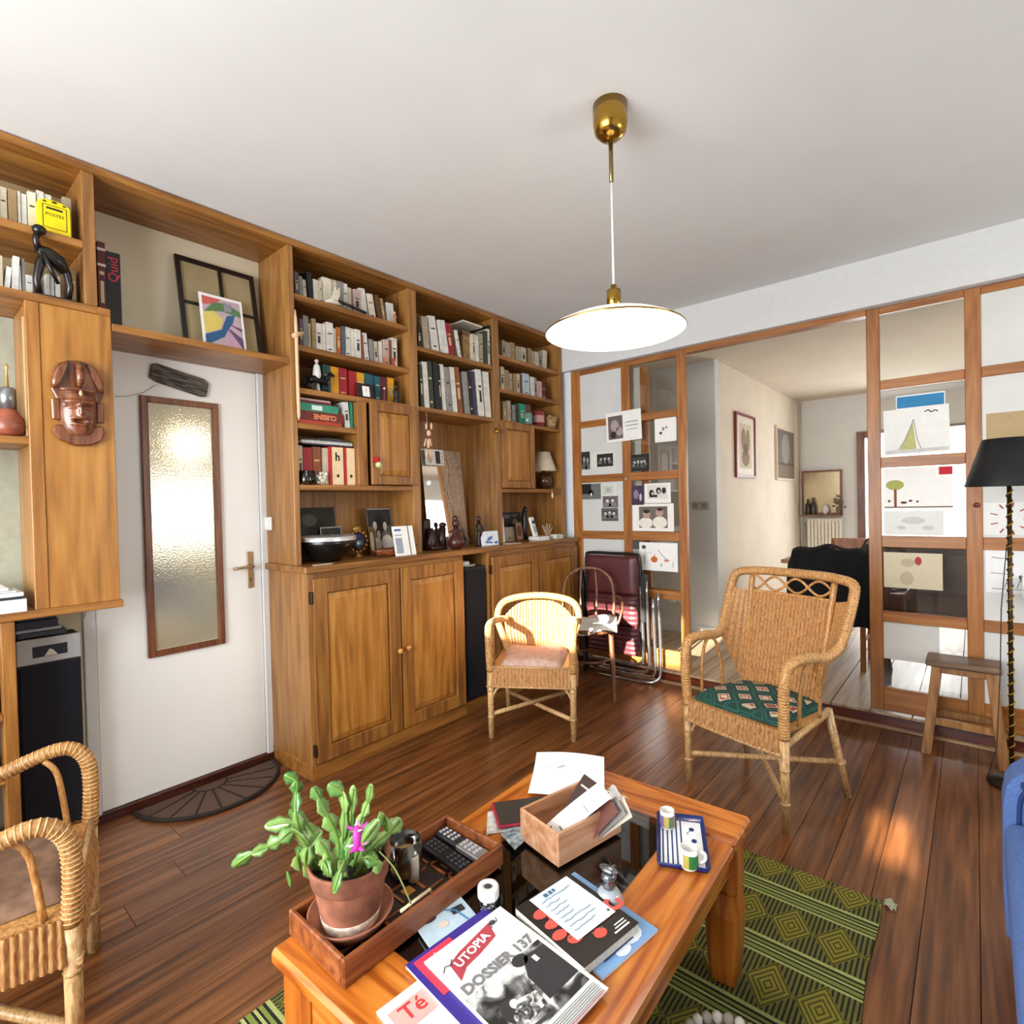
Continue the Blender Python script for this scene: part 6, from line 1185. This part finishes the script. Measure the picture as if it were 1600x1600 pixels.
inks(t, IM, [('b03c48', [[(.024, .200), (.05, .217), (.09, .222), (.138, .232), (.15, .268), (.11, .262), (.06, .254), (.03, .244)]]), (photo_bw(2, 22), [R_(.004, .035, .19, .165)]), ('2e2e30', [[(.11, .06), (.19, .06), (.19, .15), (.14, .155), (.115, .12)], ell(.13, .155, .018, .014), ell(.05, .09, .022, .026)]), ('d8d8d8', [ell(.06, .098, .009, .010), R_(.15, .13, .16, .145)]), (photo_bw(5, 60), [[(.03, .05), (.1, .06), (.105, .09), (.07, .1), (.04, .08)]]),
              ('3c3c40', strokepoly([(.01, .07), (.05, .045), (.1, .04)], .007)), ('6a6a6c', [R_(.006, .004 + k * .0042, .19, .0055 + k * .0042) for k in range(6)]), ('b03c48', [R_(.006, .0005, .19, .0022)]), ('4a4a4c', strokepoly([(.01, .235), (.02, .245), (.03, .24), (.04, .25)], .0025) + strokepoly([(.145, .25), (.15, .262), (.165, .258), (.17, .268)], .002) + [ell(.155, .262, .008, .006)])])
text('UTOPIA', .026, plain('f6f2f0', .5), t, Matrix.Translation((.083, .2385, .0058)) @ Matrix.Rotation(.17, 4, 'Z'), bold=.0006); text('DOSSIER 137', .031, plain('7a7a7c', .5), t, Matrix.Translation((.098, .178, .0058)), bold=.001)
# blue magazine with red-black book and note
t = page('light blue magazine under the black and red book', (2.345, -2.83), (.16, .987), (-.987, .16), .175, .235, ZT, .006, plain('78a4d4', .45)); inks(t, Matrix.Translation((0, 0, .0062)), [('dfe8f0', [ell(.12, .03, .03, .02), ell(.08, .015, .02, .012)]), ('2a3a6a', [R_(.03, .02, .12, .026)]), ('2a4a8a', [R_(.01, .225, .1, .229), R_(.01, .218, .08, .221)]), ('c02a4a', [R_(.0, .195, .05, .21)])])
bk_u = Vector((.17, .985)).normalized(); bk_v = Vector((-bk_u.y, bk_u.x))
t = page('black book with large red letters ABO on the blue magazine', (2.318, -2.85), bk_u, bk_v, .165, .2, ZT + .0068, .018, plain('1c1412', .4), 'book', 'book', PAGES); IM = Matrix.Translation((0, 0, .0182)); RD = plain('d8564a', .5)
inks(t, IM, [('d8564a', [ell(.03, .15, .02, .013), ell(.05, .13, .018, .013), ell(.03, .115, .02, .012), ell(.02, .085, .018, .012), ell(.04, .06, .02, .013)] + [ell(.085, .035, .016, .012)]), ('7a5a48', [ell(random.uniform(.01, .1), random.uniform(.02, .16), .004, .003, 6) for k in range(16)]), ('efece8', [R_(.105, .012, .15, .016), R_(.115, .02, .15, .023), R_(.12, .027, .15, .03)])])
text('ABO', .052, RD, t, Matrix.Translation((.135, .068, .0192)) @ Matrix.Rotation(0, 4, 'Z'), bold=.003)
t = sheet('handwritten_note', 'handwritten white note lying on the black and red book', 'note', frameM((2.285, -2.75, ZT + .027), (.17, .985, 0), (-.985, .17, 0)), .115, .145, plain('dfe9ee', .8), None); random.seed(9)
inks(t, Matrix.Translation((-.0575, 0, .0012)), [('5f88a0', sum([strokepoly([(.012 + i * .007, .02 + k * .014 + random.uniform(-.002, .002)) for i in range(random.randint(7, 13))], .0016) for k in range(8)], [])), ('3a6a8c', [R_(.03, .125, .04, .135), R_(.045, .125, .052, .135), R_(.056, .126, .062, .135)]), ('1a2030', [ell(.105, .012, .003, .003)])], 'handwriting')
# fallen wicker thing at the lower edge
p = hit(1112, 1583, 'z', .1); bc_ = Vector((p.x, p.y)) - Vector((fw.x, fw.y)) * .11
t = thing('basket', 'low round basket with pale braided rim on the rug at the bottom picture edge', 'basket', (bc_.x, bc_.y, .0068))
m = MB(); m.lathe([(.08, 0), (.09, .004), (.108, .085), (.101, .085), (.085, .008), (.002, .006)], seg=28); m.build('wall', plain('7d6d5a', .9, bump=.5, scale=90), t)
for k in range(26):
    an = k * 2 * PI / 26; m = MB(); m.ball((.104 * math.cos(an), .104 * math.sin(an), .09), (.013, .013, .013), 8); m.build('braid_knot', plain('e3dccb' if k % 2 else 'b8ab98', .8), t)
# ================================================================ sofa, stool, floor lamp
BLU = fabric('46639f', '5a78b4', 300)
t = thing('sofa', 'blue fabric sofa at the right picture edge', 'sofa', (3.35, -2.6, 0)); ox, oy = 3.35, -2.6; SMi = Matrix.Translation((-ox, -oy, 0))
def soft(name, x0, x1, y0, y1, z0, z1, r=.03, par=None):
    o = MB().box(x0 - ox, x1 - ox, y0 - oy, y1 - oy, z0, z1).build(name, BLU, par or t); md = o.modifiers.new('round', 'BEVEL'); md.width = r; md.segments = 4
    for p_ in o.data.polygons: p_.use_smooth = True
    return o
# far arm: inner side with rounded front corner
def armside(y0, y1):
    prof = [(2.935, .06), (2.93, .2), (2.93, .45), (2.937, .505), (2.96, .55), (3.0, .572), (3.05, .58), (3.75, .59), (3.78, .06)]
    m = MB(); m.loft([[Vector((x - ox, y - oy, z)) for x, z in prof] for y in (y0, y1)], smooth=False); o = m.build('arm', BLU, t, .02)
    pp = [Vector((2.965 - ox, y0 - .002 - oy, .30)), Vector((2.962 - ox, y0 - .002 - oy, .45)), Vector((2.975 - ox, y0 - .002 - oy, .51)), Vector((3.02 - ox, y0 - .002 - oy, .54)), Vector((3.5 - ox, y0 - .002 - oy, .55))]
    m = MB(); m.tube(bez(pp, 5), .006, 6); m.build('piping', plain('20366a', .9), o)
armside(-1.65, -1.50); armside(-3.62, -3.47)
soft('base', 2.945, 3.75, -3.47, -1.65, .06, .28, .02); soft('seat_cushion', 2.93, 3.55, -2.555, -1.655, .28, .43, .035); soft('seat_cushion', 2.93, 3.55, -3.465, -2.565, .28, .43, .035); soft('backrest', 3.5, 3.8, -3.47, -1.65, .28, .82, .05)
for x_ in (2.99, 3.7):
    for y_ in (-3.5, -1.6): part('foot', DKWOOD, t, (x_ - .025 - ox, x_ + .025 - ox, y_ - .025 - oy, y_ + .025 - oy, 0, .065))
# stool
t = thing('stool', 'low wooden stool with worn seat in front of the drawings partition', 'stool', (2.825, -.105, .0005))
part('seat', wood('4e3a28', '6d543c', '836a50', 'x', 10, 12, .6), t, (-.15, .145, -.095, .095, .455, .485), bevel=.006)
for sx_ in (-1, 1):
    for sy_ in (-1, 1):
        m = MB(); a_ = Vector((sx_ * .105, sy_ * .06, .455)); b_ = Vector((sx_ * .15, sy_ * .085, 0)); r_ = .021
        m.loft([[b_ + Vector((q1 * r_, q2 * r_, 0)) for q1, q2 in ((-1, -1), (1, -1), (1, 1), (-1, 1))], [a_ + Vector((q1 * r_, q2 * r_, 0)) for q1, q2 in ((-1, -1), (1, -1), (1, 1), (-1, 1))]], smooth=False); m.build('leg', STOOLW, t, .002)
for sy_ in (-1, 1): part('rail', STOOLW, t, (-.095, .095, sy_ * .06 - .009, sy_ * .06 + .009, .42, .453), bevel=.002)
part('stretcher', STOOLW, t, (-.115, .115, -.09, -.066, .155, .19), bevel=.003); part('stretcher', STOOLW, t, (-.115, .115, .06, .084, .155, .19), bevel=.003)
for sx_ in (-1, 1): part('stretcher', STOOLW, t, (sx_ * .135 - .01, sx_ * .135 + .01, -.065, .065, .2, .23), bevel=.003)
# floor lamp
t = thing('floor_lamp', 'floor lamp with black tapered shade and twisted brass pole', 'lamp', (2.994, -.36, .0005))
m = MB(); m.lathe([(.085, 0), (.09, .008), (.08, .02), (.03, .03), (.012, .05)], seg=24); m.build('base', plain('2a211a', .4, .5), t)
m = MB(); m.tube([(0, 0, .03), (0, 0, 1.5)], .0085, 8); m.build('pole', plain('3a2a16', .35, .6), t)
m = MB(); m.tube([(.0105 * math.cos(k * .55), .0105 * math.sin(k * .55), .05 + k * .0042) for k in range(310)], .0032, 4); m.build('twist', plain('a8842e', .3, .8), t)
m = MB(); m.lathe([(.158, 1.365), (.094, 1.578), (.092, 1.578), (.156, 1.365)], seg=40, cap=False); m.build('shade', plain('15161a', .45), t); m = MB(); m.lathe([(.012, 1.49), (.014, 1.5), (.014, 1.54), (.003, 1.545)], seg=12); m.build('lamp_holder', BRASS, t)
m = MB(); m.tube([(-.085, 1.0 * .0, .01), (-.05, .04, .15), (-.035, .05, .5), (-.03, .03, .8), (-.01, .01, 1.1)], .0022, 5); m.build('flex', plain('2a2a2a', .5), t)
# box with papers behind the sofa arm, rack at the right
t = thing('cardboard_box', 'pale cardboard box with papers behind the blue sofa', 'box', (3.16, -.72, 0.0005)); part('carton', plain('b5936c', .8), t, (-.15, .15, -.12, .12, 0, .2), bevel=.003); part('papers', plain('b9bcbc', .7), t, (-.14, .14, -.11, .11, .2, .23), bevel=.003)
t = thing('magazine_rack', 'brown wooden magazine rack fixed to the partition at the right edge', 'rack', (3.2, .0, .80)); part('back', DKWOOD, t, (-.14, .14, .03, .045, 0, .11)); part('front', wood('4a2410', '6d3a1c', '84502c', 'x', 9, 9, .4), t, (-.14, .14, -.03, -.018, 0, .075), bevel=.002); part('bottom', DKWOOD, t, (-.14, .14, -.018, .03, 0, .012)); part('magazines', PAPER, t, (-.15, .13, -.01, .025, .012, .115), bevel=.002)
# ================================================================ photos and drawings on the partition
YP = .0636
def pin(lab, px0, px1, py0, py1, items, col='ecebe6', y=YP, tilt=0, cat='photo', name='photo_print', group='photos and drawings on the glazed partition', frame=None, th=.0008):
    a_ = hit(px0, (py0 + py1) / 2, 'y', y); b_ = hit(px1, (py0 + py1) / 2, 'y', y); mid = (px0 + px1) / 2
    z1, z0 = hit(mid, py0, 'y', y).z, hit(mid, py1, 'y', y).z; w, h = b_.x - a_.x, z1 - z0
    t = thing(name, lab, cat, (a_.x, y, z0), 0, group); t.rotation_euler = (0, tilt, 0)
    part('sheet', plain(col, .75, var=.02), t, (0, w, -th, 0, 0, h))
    if frame: 
        for q in ((0, w, -th - .004, -th, 0, frame[1]), (0, w, -th - .004, -th, h - frame[1], h), (0, frame[1], -th - .004, -th, frame[1], h - frame[1]), (w - frame[1], w, -th - .004, -th, frame[1], h - frame[1])): part('frame_bar', frame[0], t, q)
    if items: inks(t, frameM((0, -th - .0002, 0), (1, 0, 0), (0, 0, 1)), [(c_, [[(x_ * w, y_ * h) for x_, y_ in q] for q in ps]) for c_, ps in items], 'picture')
    return t
yF = .0485
pin('white card with a photo and print, pinned across the partition upright', 948, 1003, 643, 690, [('6a5a5c', [R_(.06, .1, .48, .88)]), ('a89a94', [ell(.25, .55, .12, .2), ell(.38, .35, .1, .15)]), ('2a2422', [ell(.2, .25, .08, .12)]), ('8a8f98', [R_(.56, .6, .92, .63), R_(.56, .48, .92, .51), R_(.6, .36, .9, .38)])], y=yF, tilt=-.03, cat='card')
pin('small white drawing in the upper right pane of the photo partition', 1023, 1057, 653, 690, [('8a8a90', [ell(.4, .55, .06, .08), ell(.55, .6, .05, .06)]), ('3a3a44', [ell(.28, .38, .07, .06)])], cat='drawing', name='drawing')
pin('small dark photo at the left end of its row, beside the stile', 907, 922, 706, 735, [('2a2826', [R_(0, .1, 1, 1)]), *people('9a9690', (.4, .6, .16), (.75, .55, .15))], 'cfccc4')
pin('light paper behind the small dark group photo', 924, 960, 706, 731, [], 'd8d8cc', y=YP + .0003, cat='paper', name='paper_sheet')
pin('small dark group photo mounted on light paper', 933, 958, 709, 729, [('22201e', [R_(0, 0, 1, 1)]), *people('aaa69c', (.25, .6, .11), (.5, .62, .11), (.75, .6, .11))], y=YP - .001)
pin('black framed group photo resting on the partition rail', 983, 1015, 710, 736, [('3a3a38', [R_(.14, .16, .86, .84)]), *people('b4b2aa', (.28, .55, .08), (.45, .58, .08), (.62, .56, .08), (.76, .58, .07))], '17120f', y=YP - .001, cat='photo frame', frame=(plain('17120f', .4), .012))
pin('dark landscape photo with a black animal, top left of its pane', 909, 939, 756, 780, [('6a6e6c', [R_(0, 0, 1, 1)]), ('101010', [R_(0, .35, .5, 1), ell(.5, .4, .14, .2)]), ('d8d8d4', [ell(.5, .3, .05, .12)])])
pin('faint pale photo right of the dark landscape photo', 940, 961, 757, 774, [('c8ccc2', [R_(.05, .05, .95, .95)]), ('b0b4aa', [ell(.5, .5, .2, .25)])])
pin('photo of two faces, upper of the two stacked prints', 942, 966, 775, 793, [('6a6268', [R_(0, 0, 1, 1)]), *people('cfc8c4', (.3, .6, .15), (.65, .62, .15))])
pin('photo of a group, lower of the two stacked prints', 940, 966, 794, 814, [('5a545a', [R_(0, 0, 1, 1)]), *people('c0bab6', (.25, .6, .12), (.5, .66, .12), (.75, .6, .12))])
pin('narrow purple photo beside the upright', 986, 1006, 759, 789, [('3a3046', [R_(0, 0, 1, 1)]), ('8a7a96', [ell(.4, .55, .2, .25)]), ('c8b8c0', [ell(.75, .4, .1, .2)])])
pin('white-bordered photo of three dark-haired people', 1007, 1048, 755, 786, [('d8d6d0', [R_(.12, .22, .88, .92)]), ('20181a', [ell(.28, .5, .1, .18), ell(.55, .62, .1, .17), ell(.75, .62, .08, .16), R_(.2, .3, .5, .42)]), ('c8a898', [ell(.32, .48, .05, .09), ell(.56, .58, .05, .09)])])
pin('large sepia photo of two sleeping babies', 986, 1053, 787, 830, [('6e655a', [R_(.2, .12, .86, .9)]), ('e8e2d6', [ell(.36, .3, .17, .2), ell(.68, .32, .17, .22)]), ('b09482', [ell(.38, .62, .09, .16), ell(.68, .68, .09, .16)]), ('2c2420', [ell(.38, .72, .08, .07), ell(.69, .79, .07, .06)])])
pin('narrow dark print in the lower pane by the upright', 986, 999, 844, 867, [('4a4a4a', [R_(0, .4, 1, 1)]), ('9a9a96', [R_(0, 0, 1, .4)])])
pin('white child drawing with an orange pumpkin', 999, 1059, 848, 892, [('c86a28', [ell(.4, .4, .09, .11)]), ('8a4a2a', strokepoly([(.4, .5), (.42, .58)], .02)), ('c88a90', [ell(.72, .38, .07, .05)]), ('4a4a50', strokepoly([(.15, .2), (.16, .7)], .012) + strokepoly([(.5, .75), (.62, .55), (.72, .42)], .014) + strokepoly([(.55, .2), (.6, .25), (.58, .15)], .014) + strokepoly([(.88, .15), (.89, .35)], .012) + strokepoly([(.2, .6), (.3, .66), (.34, .62)], .01) + [ell(.13, .83, .06, .07)])], 'f2f1ee', cat='drawing', name='drawing')
t = thing('bell_charm', 'tiny grey pendant pinned on the partition rail', 'ornament', hit(978, 748, 'y', .046)); m = MB(); m.lathe([(.012, -.012), (.008, 0), (.002, .014)], seg=10); m.build('cone', plain('a8a090', .4), t)
# right leaf
pin('sheet with a blue sky band behind the tower drawing', 1400, 1477, 615, 655, [('2f7fb0', [R_(.02, .5, .98, .95)])], 'e8ecf0', cat='drawing', name='drawing')
pin('white drawing of a tall green pointed tower', 1382, 1485, 637, 709, [('b8b87a', [[(.24, .1), (.46, .72), (.5, .1)]]), ('8a8a86', strokepoly([(.2, .08), (.36, .35), (.47, .75), (.52, .3), (.58, .06)], .012)), ('4a4a4a', strokepoly([(.64, .88), (.7, .92), (.74, .86), (.8, .9), (.84, .86)], .02)), ('c8c8c4', [R_(.02, .03, .98, .1)])], 'e6e6e2', y=YP - .001, cat='drawing', name='drawing', tilt=-.02)
pin('white drawing of a green mushroom tree on brown ground', 1381, 1489, 730, 797, [('a8aa5e', [ell(.17, .6, .14, .12)]), ('8a4a32', [R_(.155, .08, .195, .5)]), ('5a3a2e', [R_(.0, .06, 1, .085), ell(.08, .22, .02, .03), ell(.3, .18, .05, .03), ell(.4, .22, .03, .025), ell(.5, .2, .02, .025)])], 'efeeea', cat='drawing', name='drawing')
pin('small red paper flag at the corner of the mushroom drawing', 1467, 1488, 729, 741, [('c01a30', [[(0, 0), (1, 0), (1, 1), (.25, 1)]])], 'c01a30', y=YP - .0015, cat='paper', name='paper_flag')
pin('pale grey drawing below the mushroom drawing', 1381, 1475, 798, 836, [('c4c6c2', [ell(.5, .6, .2, .15), ell(.75, .3, .1, .1), ell(.3, .3, .08, .08)])], 'dedfdc', cat='drawing', name='drawing')
pin('beige drawing with a rose-red leaf and brown figure', 1381, 1473, 864, 920, [('b8ac90', [ell(.42, .72, .12, .12), ell(.4, .28, .12, .2)]), ('a83a44', [ell(.6, .78, .06, .12)])], 'cfc4a8', cat='drawing', name='drawing')
pin('blank white sheet low in the drawings partition', 1381, 1468, 975, 1034, [('c8d0d8', [ell(.92, .3, .04, .06)])], 'd9d9d4', cat='paper', name='paper_sheet')
pin('tan cardboard sheet pinned above the black lampshade', 1541, 1640, 642, 690, [('8a7048', [ell(.4, .85, .01, .04)])], 'b09a70', cat='paper', name='paper_sheet')
pin('drawing with red radiating strokes behind the floor lamp', 1536, 1640, 785, 836, [('9a3a44', sum([strokepoly([(.42 + .2 * math.cos(a_), .5 + .36 * math.sin(a_)), (.42 + .32 * math.cos(a_), .5 + .5 * math.sin(a_))], .03) for a_ in [k * .7 for k in range(9)]], []))], 'e4e4e4', cat='drawing', name='drawing')
pin('pencil sketch of little figures behind the floor lamp pole', 1540, 1640, 858, 928, [('55585c', strokepoly([(.1, .8), (.3, .78)], .015) + strokepoly([(.08, .45), (.45, .42)], .012) + strokepoly([(.3, .12), (.34, .25), (.38, .12)], .012) + strokepoly([(.5, .12), (.56, .32), (.62, .12)], .012) + [ell(.56, .37, .03, .05)]), ('9a9c9e', [R_(.1, .08, .9, .1)])], 'e8eaec', cat='drawing', name='drawing')
t = thing('drawer_knob', 'round red-brown pull knob on the partition upright', 'knob', hit(1526, 789, 'y', .05)); m = MB(); m.lathe([(.006, 0), (.006, .012), (.014, .016), (.013, .026), (.003, .03)], seg=14, M=Matrix.Rotation(PI / 2, 4, 'X')); m.build('turned_knob', plain('6d2a1c', .3), t)
# ================================================================ dining room
def wall_pic(lab, y0, y1, z0, z1, fr, items, bg):
    t = thing('wall_picture', lab, 'picture', (1.101, y0, z0)); w, h = y1 - y0, z1 - z0
    part('backing', plain(bg, .6), t, (0, .012, .002, w - .002, .002, h - .002))
    for b_ in ((0, .025, 0, .025, 0, h), (0, .025, w - .025, w, 0, h), (0, .025, .025, w - .025, h - .025, h), (0, .025, .025, w - .025, 0, .025)): part('frame_bar', fr, t, b_)
    inks(t, frameM((.0125, 0, 0), (0, 1, 0), (0, 0, 1)), [(c_, [[(x_ * w, y_ * h) for x_, y_ in q] for q in ps]) for c_, ps in items], 'picture')
wall_pic('red-framed print with brown figures on the dining room wall', 1.74, 2.35, 1.545, 2.185, plain('7a2228', .4), [('c8bca4', [R_(.2, .15, .8, .85)]), ('8a7458', [ell(.4, .6, .12, .18), ell(.62, .6, .1, .18), ell(.5, .32, .2, .14)]), ('6a4a3a', [ell(.5, .45, .1, .1)])], 'ddd6c6')
wall_pic('pale-framed grey poster on the dining room wall by the corner', 3.15, 4.0, 1.545, 2.18, plain('d8c4ae', .5), [('6e665e', [R_(.05, .05, .95, .95)]), ('8e8880', [ell(.5, .6, .22, .3)]), ('4e443e', [R_(.05, .3, .95, .33)]), ('7a6a5a', [R_(.05, .05, .95, .28)])], '8a8078')
for k in range(2):
    t = thing('wall_socket', ['double wall socket on the white pier, left one', 'double wall socket on the white pier, right one'][k], 'socket', hit(1087 + 14 * k, 790, 'y', 1.249)); part('plate', plain('b9b4a8', .5), t, (-.04, .04, -.008, 0, -.04, .04), bevel=.004); part('insert', plain('8f8a80', .5), t, (-.022, .022, -.010, -.008, -.022, .022), bevel=.004)
t = thing('radiator', 'white panel radiator on the dining room back wall', 'radiator', (1.40, 4.24, .18))
for k in range(10): part('fin', plain('e6e2d4', .5), t, (-.195 + k * .04, -.162 + k * .04, -.03, .03, 0, .86), bevel=.006)
part('header', plain('e6e2d4', .5), t, (-.2, .2, -.02, .02, .83, .88), bevel=.006); part('header', plain('e6e2d4', .5), t, (-.2, .2, -.02, .02, .02, .07), bevel=.006)
for k in range(2): tag(MB().tube([(1.13 + k * .03, 4.27, ZF), (1.13 + k * .03, 4.27, [2.58, 1.0][k])], .012, 8).build('heating_pipe', plain('cfc7b8', .5)), ['tall heating pipe in the dining room corner', 'short heating pipe beside the radiator'][k], 'pipe')
t = thing('shelf_board', 'small shelf above the radiator', 'shelf', (1.40, 4.22, 1.085)); part('board', wood('5a3c22', '75512f', '8c6840', 'x', 9, 9, .5), t, (-.26, .2, -.07, .07, 0, .022), bevel=.003)
t = thing('mirror', 'brown-framed mirror leaning above the dining room radiator', 'mirror', (1.37, 4.26, 1.108)); w, h = .46, .57
for b_ in ((-w / 2, -w / 2 + .025, -.02, .005, 0, h), (w / 2 - .025, w / 2, -.02, .005, 0, h), (-w / 2 + .025, w / 2 - .025, -.02, .005, h - .025, h), (-w / 2 + .025, w / 2 - .025, -.02, .005, 0, .025)): part('frame_bar', BRN, t, b_)
part('glass', plain('b9a988', .2, .6), t, (-w / 2 + .02, w / 2 - .02, -.008, 0, .02, h - .02))
for k, (x_, h_, c_, lb) in enumerate(((1.22, .2, '2c2420', 'dark bottle left on the radiator shelf'), (1.28, .22, '3a2c28', 'brown bottle beside it on the radiator shelf'), (1.42, .13, 'c8c4bc', 'white round vase on the radiator shelf'))):
    t = thing('bottle' if k < 2 else 'vase', lb, 'bottle' if k < 2 else 'vase', (x_, 4.19, 1.1075)); m = MB(); m.lathe([(.03, 0), (.032, .01), (.032, h_ * .6), (.012, h_ * .78), (.012, h_)] if k < 2 else [(.02, 0), (.045, h_ * .3), (.048, h_ * .55), (.02, h_ * .9), (.024, h_)], seg=14); m.build('glass_body', plain(c_, .25), t)
t = thing('dried_bouquet', 'small bunch of dried flowers at the mirror corner', 'flowers', (1.57, 4.165, 1.1075)); m = MB(); m.lathe([(.02, 0), (.03, .06), (.02, .1)], seg=10); m.build('pot', plain('6a5a4a', .6), t); m = MB(); random.seed(4)
for k in range(30): m.ball((random.gauss(0, .03), random.gauss(0, .03), .16 + random.gauss(0, .04)), .014, 6, mi=k % 2)
m.build('blossom', [plain('7a5a5c', .8), plain('6a7050', .8)], t, kind='stuff')
# dining table and chairs
DT = wood('7a4a20', '96602e', 'a87440', 'x', 8, 12, .35)
pt = hit(1220, 874, 'z', ZF + .745); tx0, ty0 = pt.x, pt.y
t = thing('dining_table', 'wooden dining table behind the chair with the black jacket', 'table', (tx0 + .75, ty0 + .42, ZF)); part('top', DT, t, (-.75, .75, -.42, .42, .715, .745), bevel=.004)
for sx_ in (-1, 1):
    for sy_ in (-1, 1): part('leg', DT, t, (sx_ * .68 - .03, sx_ * .68 + .03, sy_ * .35 - .03, sy_ * .35 + .03, 0, .715), bevel=.004)
part('apron', DT, t, (-.65, .65, -.37, -.35, .63, .715)); part('apron', DT, t, (-.65, .65, .35, .37, .63, .715))
def dining_chair(lab, x, y, rz, hb=.93):
    t = thing('dining_chair', lab, 'chair', (x, y, ZF), rz); cw = wood('7a441c', '9a5e2c', 'b07840', 'z', 9, 10, .4)
    for s in (-1, 1):
        part('leg', cw, t, (s * .19 - .018, s * .19 + .018, .16, .196, 0, .44), bevel=.003); m = MB(); m.tube([(s * .19, -.19, 0), (s * .19, -.18, .45), (s * .19, -.24, hb)], .018, 8); m.build('leg', cw, t)
    part('seat', cw, t, (-.21, .21, -.2, .21, .44, .465), bevel=.004); part('backrest', cw, t, (-.19, .19, -.248, -.222, hb - .1, hb + .005), bevel=.006); part('backrest', cw, t, (-.19, .19, -.235, -.215, hb - .28, hb - .23), bevel=.006)
    for s in (-1, 1): part('rail', cw, t, (s * .19 - .008, s * .19 + .008, -.17, .17, .2, .225))
    return t
pj = hit(1296, 856, 'y', .78); HJ = pj.z - ZF
t = dining_chair('dining chair under the black jacket', pj.x, pj.y + .25, 0, HJ - .02)
jk = thing('jacket', 'black jacket hung over the back of a dining chair', 'jacket', (pj.x, pj.y, ZF)); JM = fabric('08080b', '131318', 80)
m = MB()
def jf(u, v):
    x = u * 2 - 1; zt = HJ - .04 * abs(x) ** 2.5 + .012 * math.cos(x * 7); return Vector((x * (.235 + .03 * v + .01 * math.sin(v * 9)), -.065 - .03 * v - .012 * math.sin(x * 9 + v * 4), zt - v * .52))
m.grid(jf, 24, 20); m.build('back', JM, jk, fix=False)
m = MB(); m.grid(lambda u, v: Vector(((u * 2 - 1) * .235, -.065 + .10 * v, HJ - .04 * abs(u * 2 - 1) ** 2.5 + .012 * math.cos((u * 2 - 1) * 7) + .02 * math.sin(PI * v))), 24, 4); m.build('collar', JM, jk, fix=False)
for s in (-1, 1): m = MB(); m.tube(bez([(s * .2, -.04, HJ - .05), (s * .235, -.05, HJ - .15), (s * .24, -.06, HJ - .35), (s * .23, -.06, HJ - .5)], 4), .034, 8); m.build('sleeve', JM, jk)
p2 = hit(1338, 842, 'y', 2.3)
dining_chair('light wooden dining chair facing across the table by the window', p2.x, p2.y - .24, PI, p2.z - ZF)
t = thing('basket_bag', 'dark grey round bag on the dining table edge', 'bag', (hit(1352, 868, 'z', ZF + .78).x + .06, ty0 + .12, ZF + .7455)); m = MB(); m.ball((0, 0, .07), (.09, .07, .07), 12); m.build('bag', plain('3a3632', .7), t); m = MB(); m.tube(bez([(-.06, 0, .1), (-.03, 0, .17), (.03, 0, .17), (.06, 0, .1)], 4), .008, 6); m.build('strap', plain('2a2624', .7), t)
t = thing('sideboard', 'dark brown sideboard seen through the middle pane of the drawings partition', 'sideboard', (2.68, .52, ZF)); DB = plain('33211c', .4, var=.15)
part('carcass', DB, t, (-.28, .3, -.15, .15, .52, .93), bevel=.004); part('top', DB, t, (-.3, .32, -.17, .17, .93, .955), bevel=.004)
part('door', plain('3d2822', .4), t, (-.26, .01, -.158, -.15, .55, .9), bevel=.004); part('door', plain('3d2822', .4), t, (.02, .28, -.158, -.15, .55, .9), bevel=.004)
for x_ in (-.25, .27):
    for y_ in (-.12, .12): m = MB(); m.lathe([(.018, 0), (.02, .06), (.026, .1), (.016, .16), (.026, .24), (.016, .32), (.026, .42), (.028, .52)], (x_, y_, 0), 12); m.build('leg', DB, t)
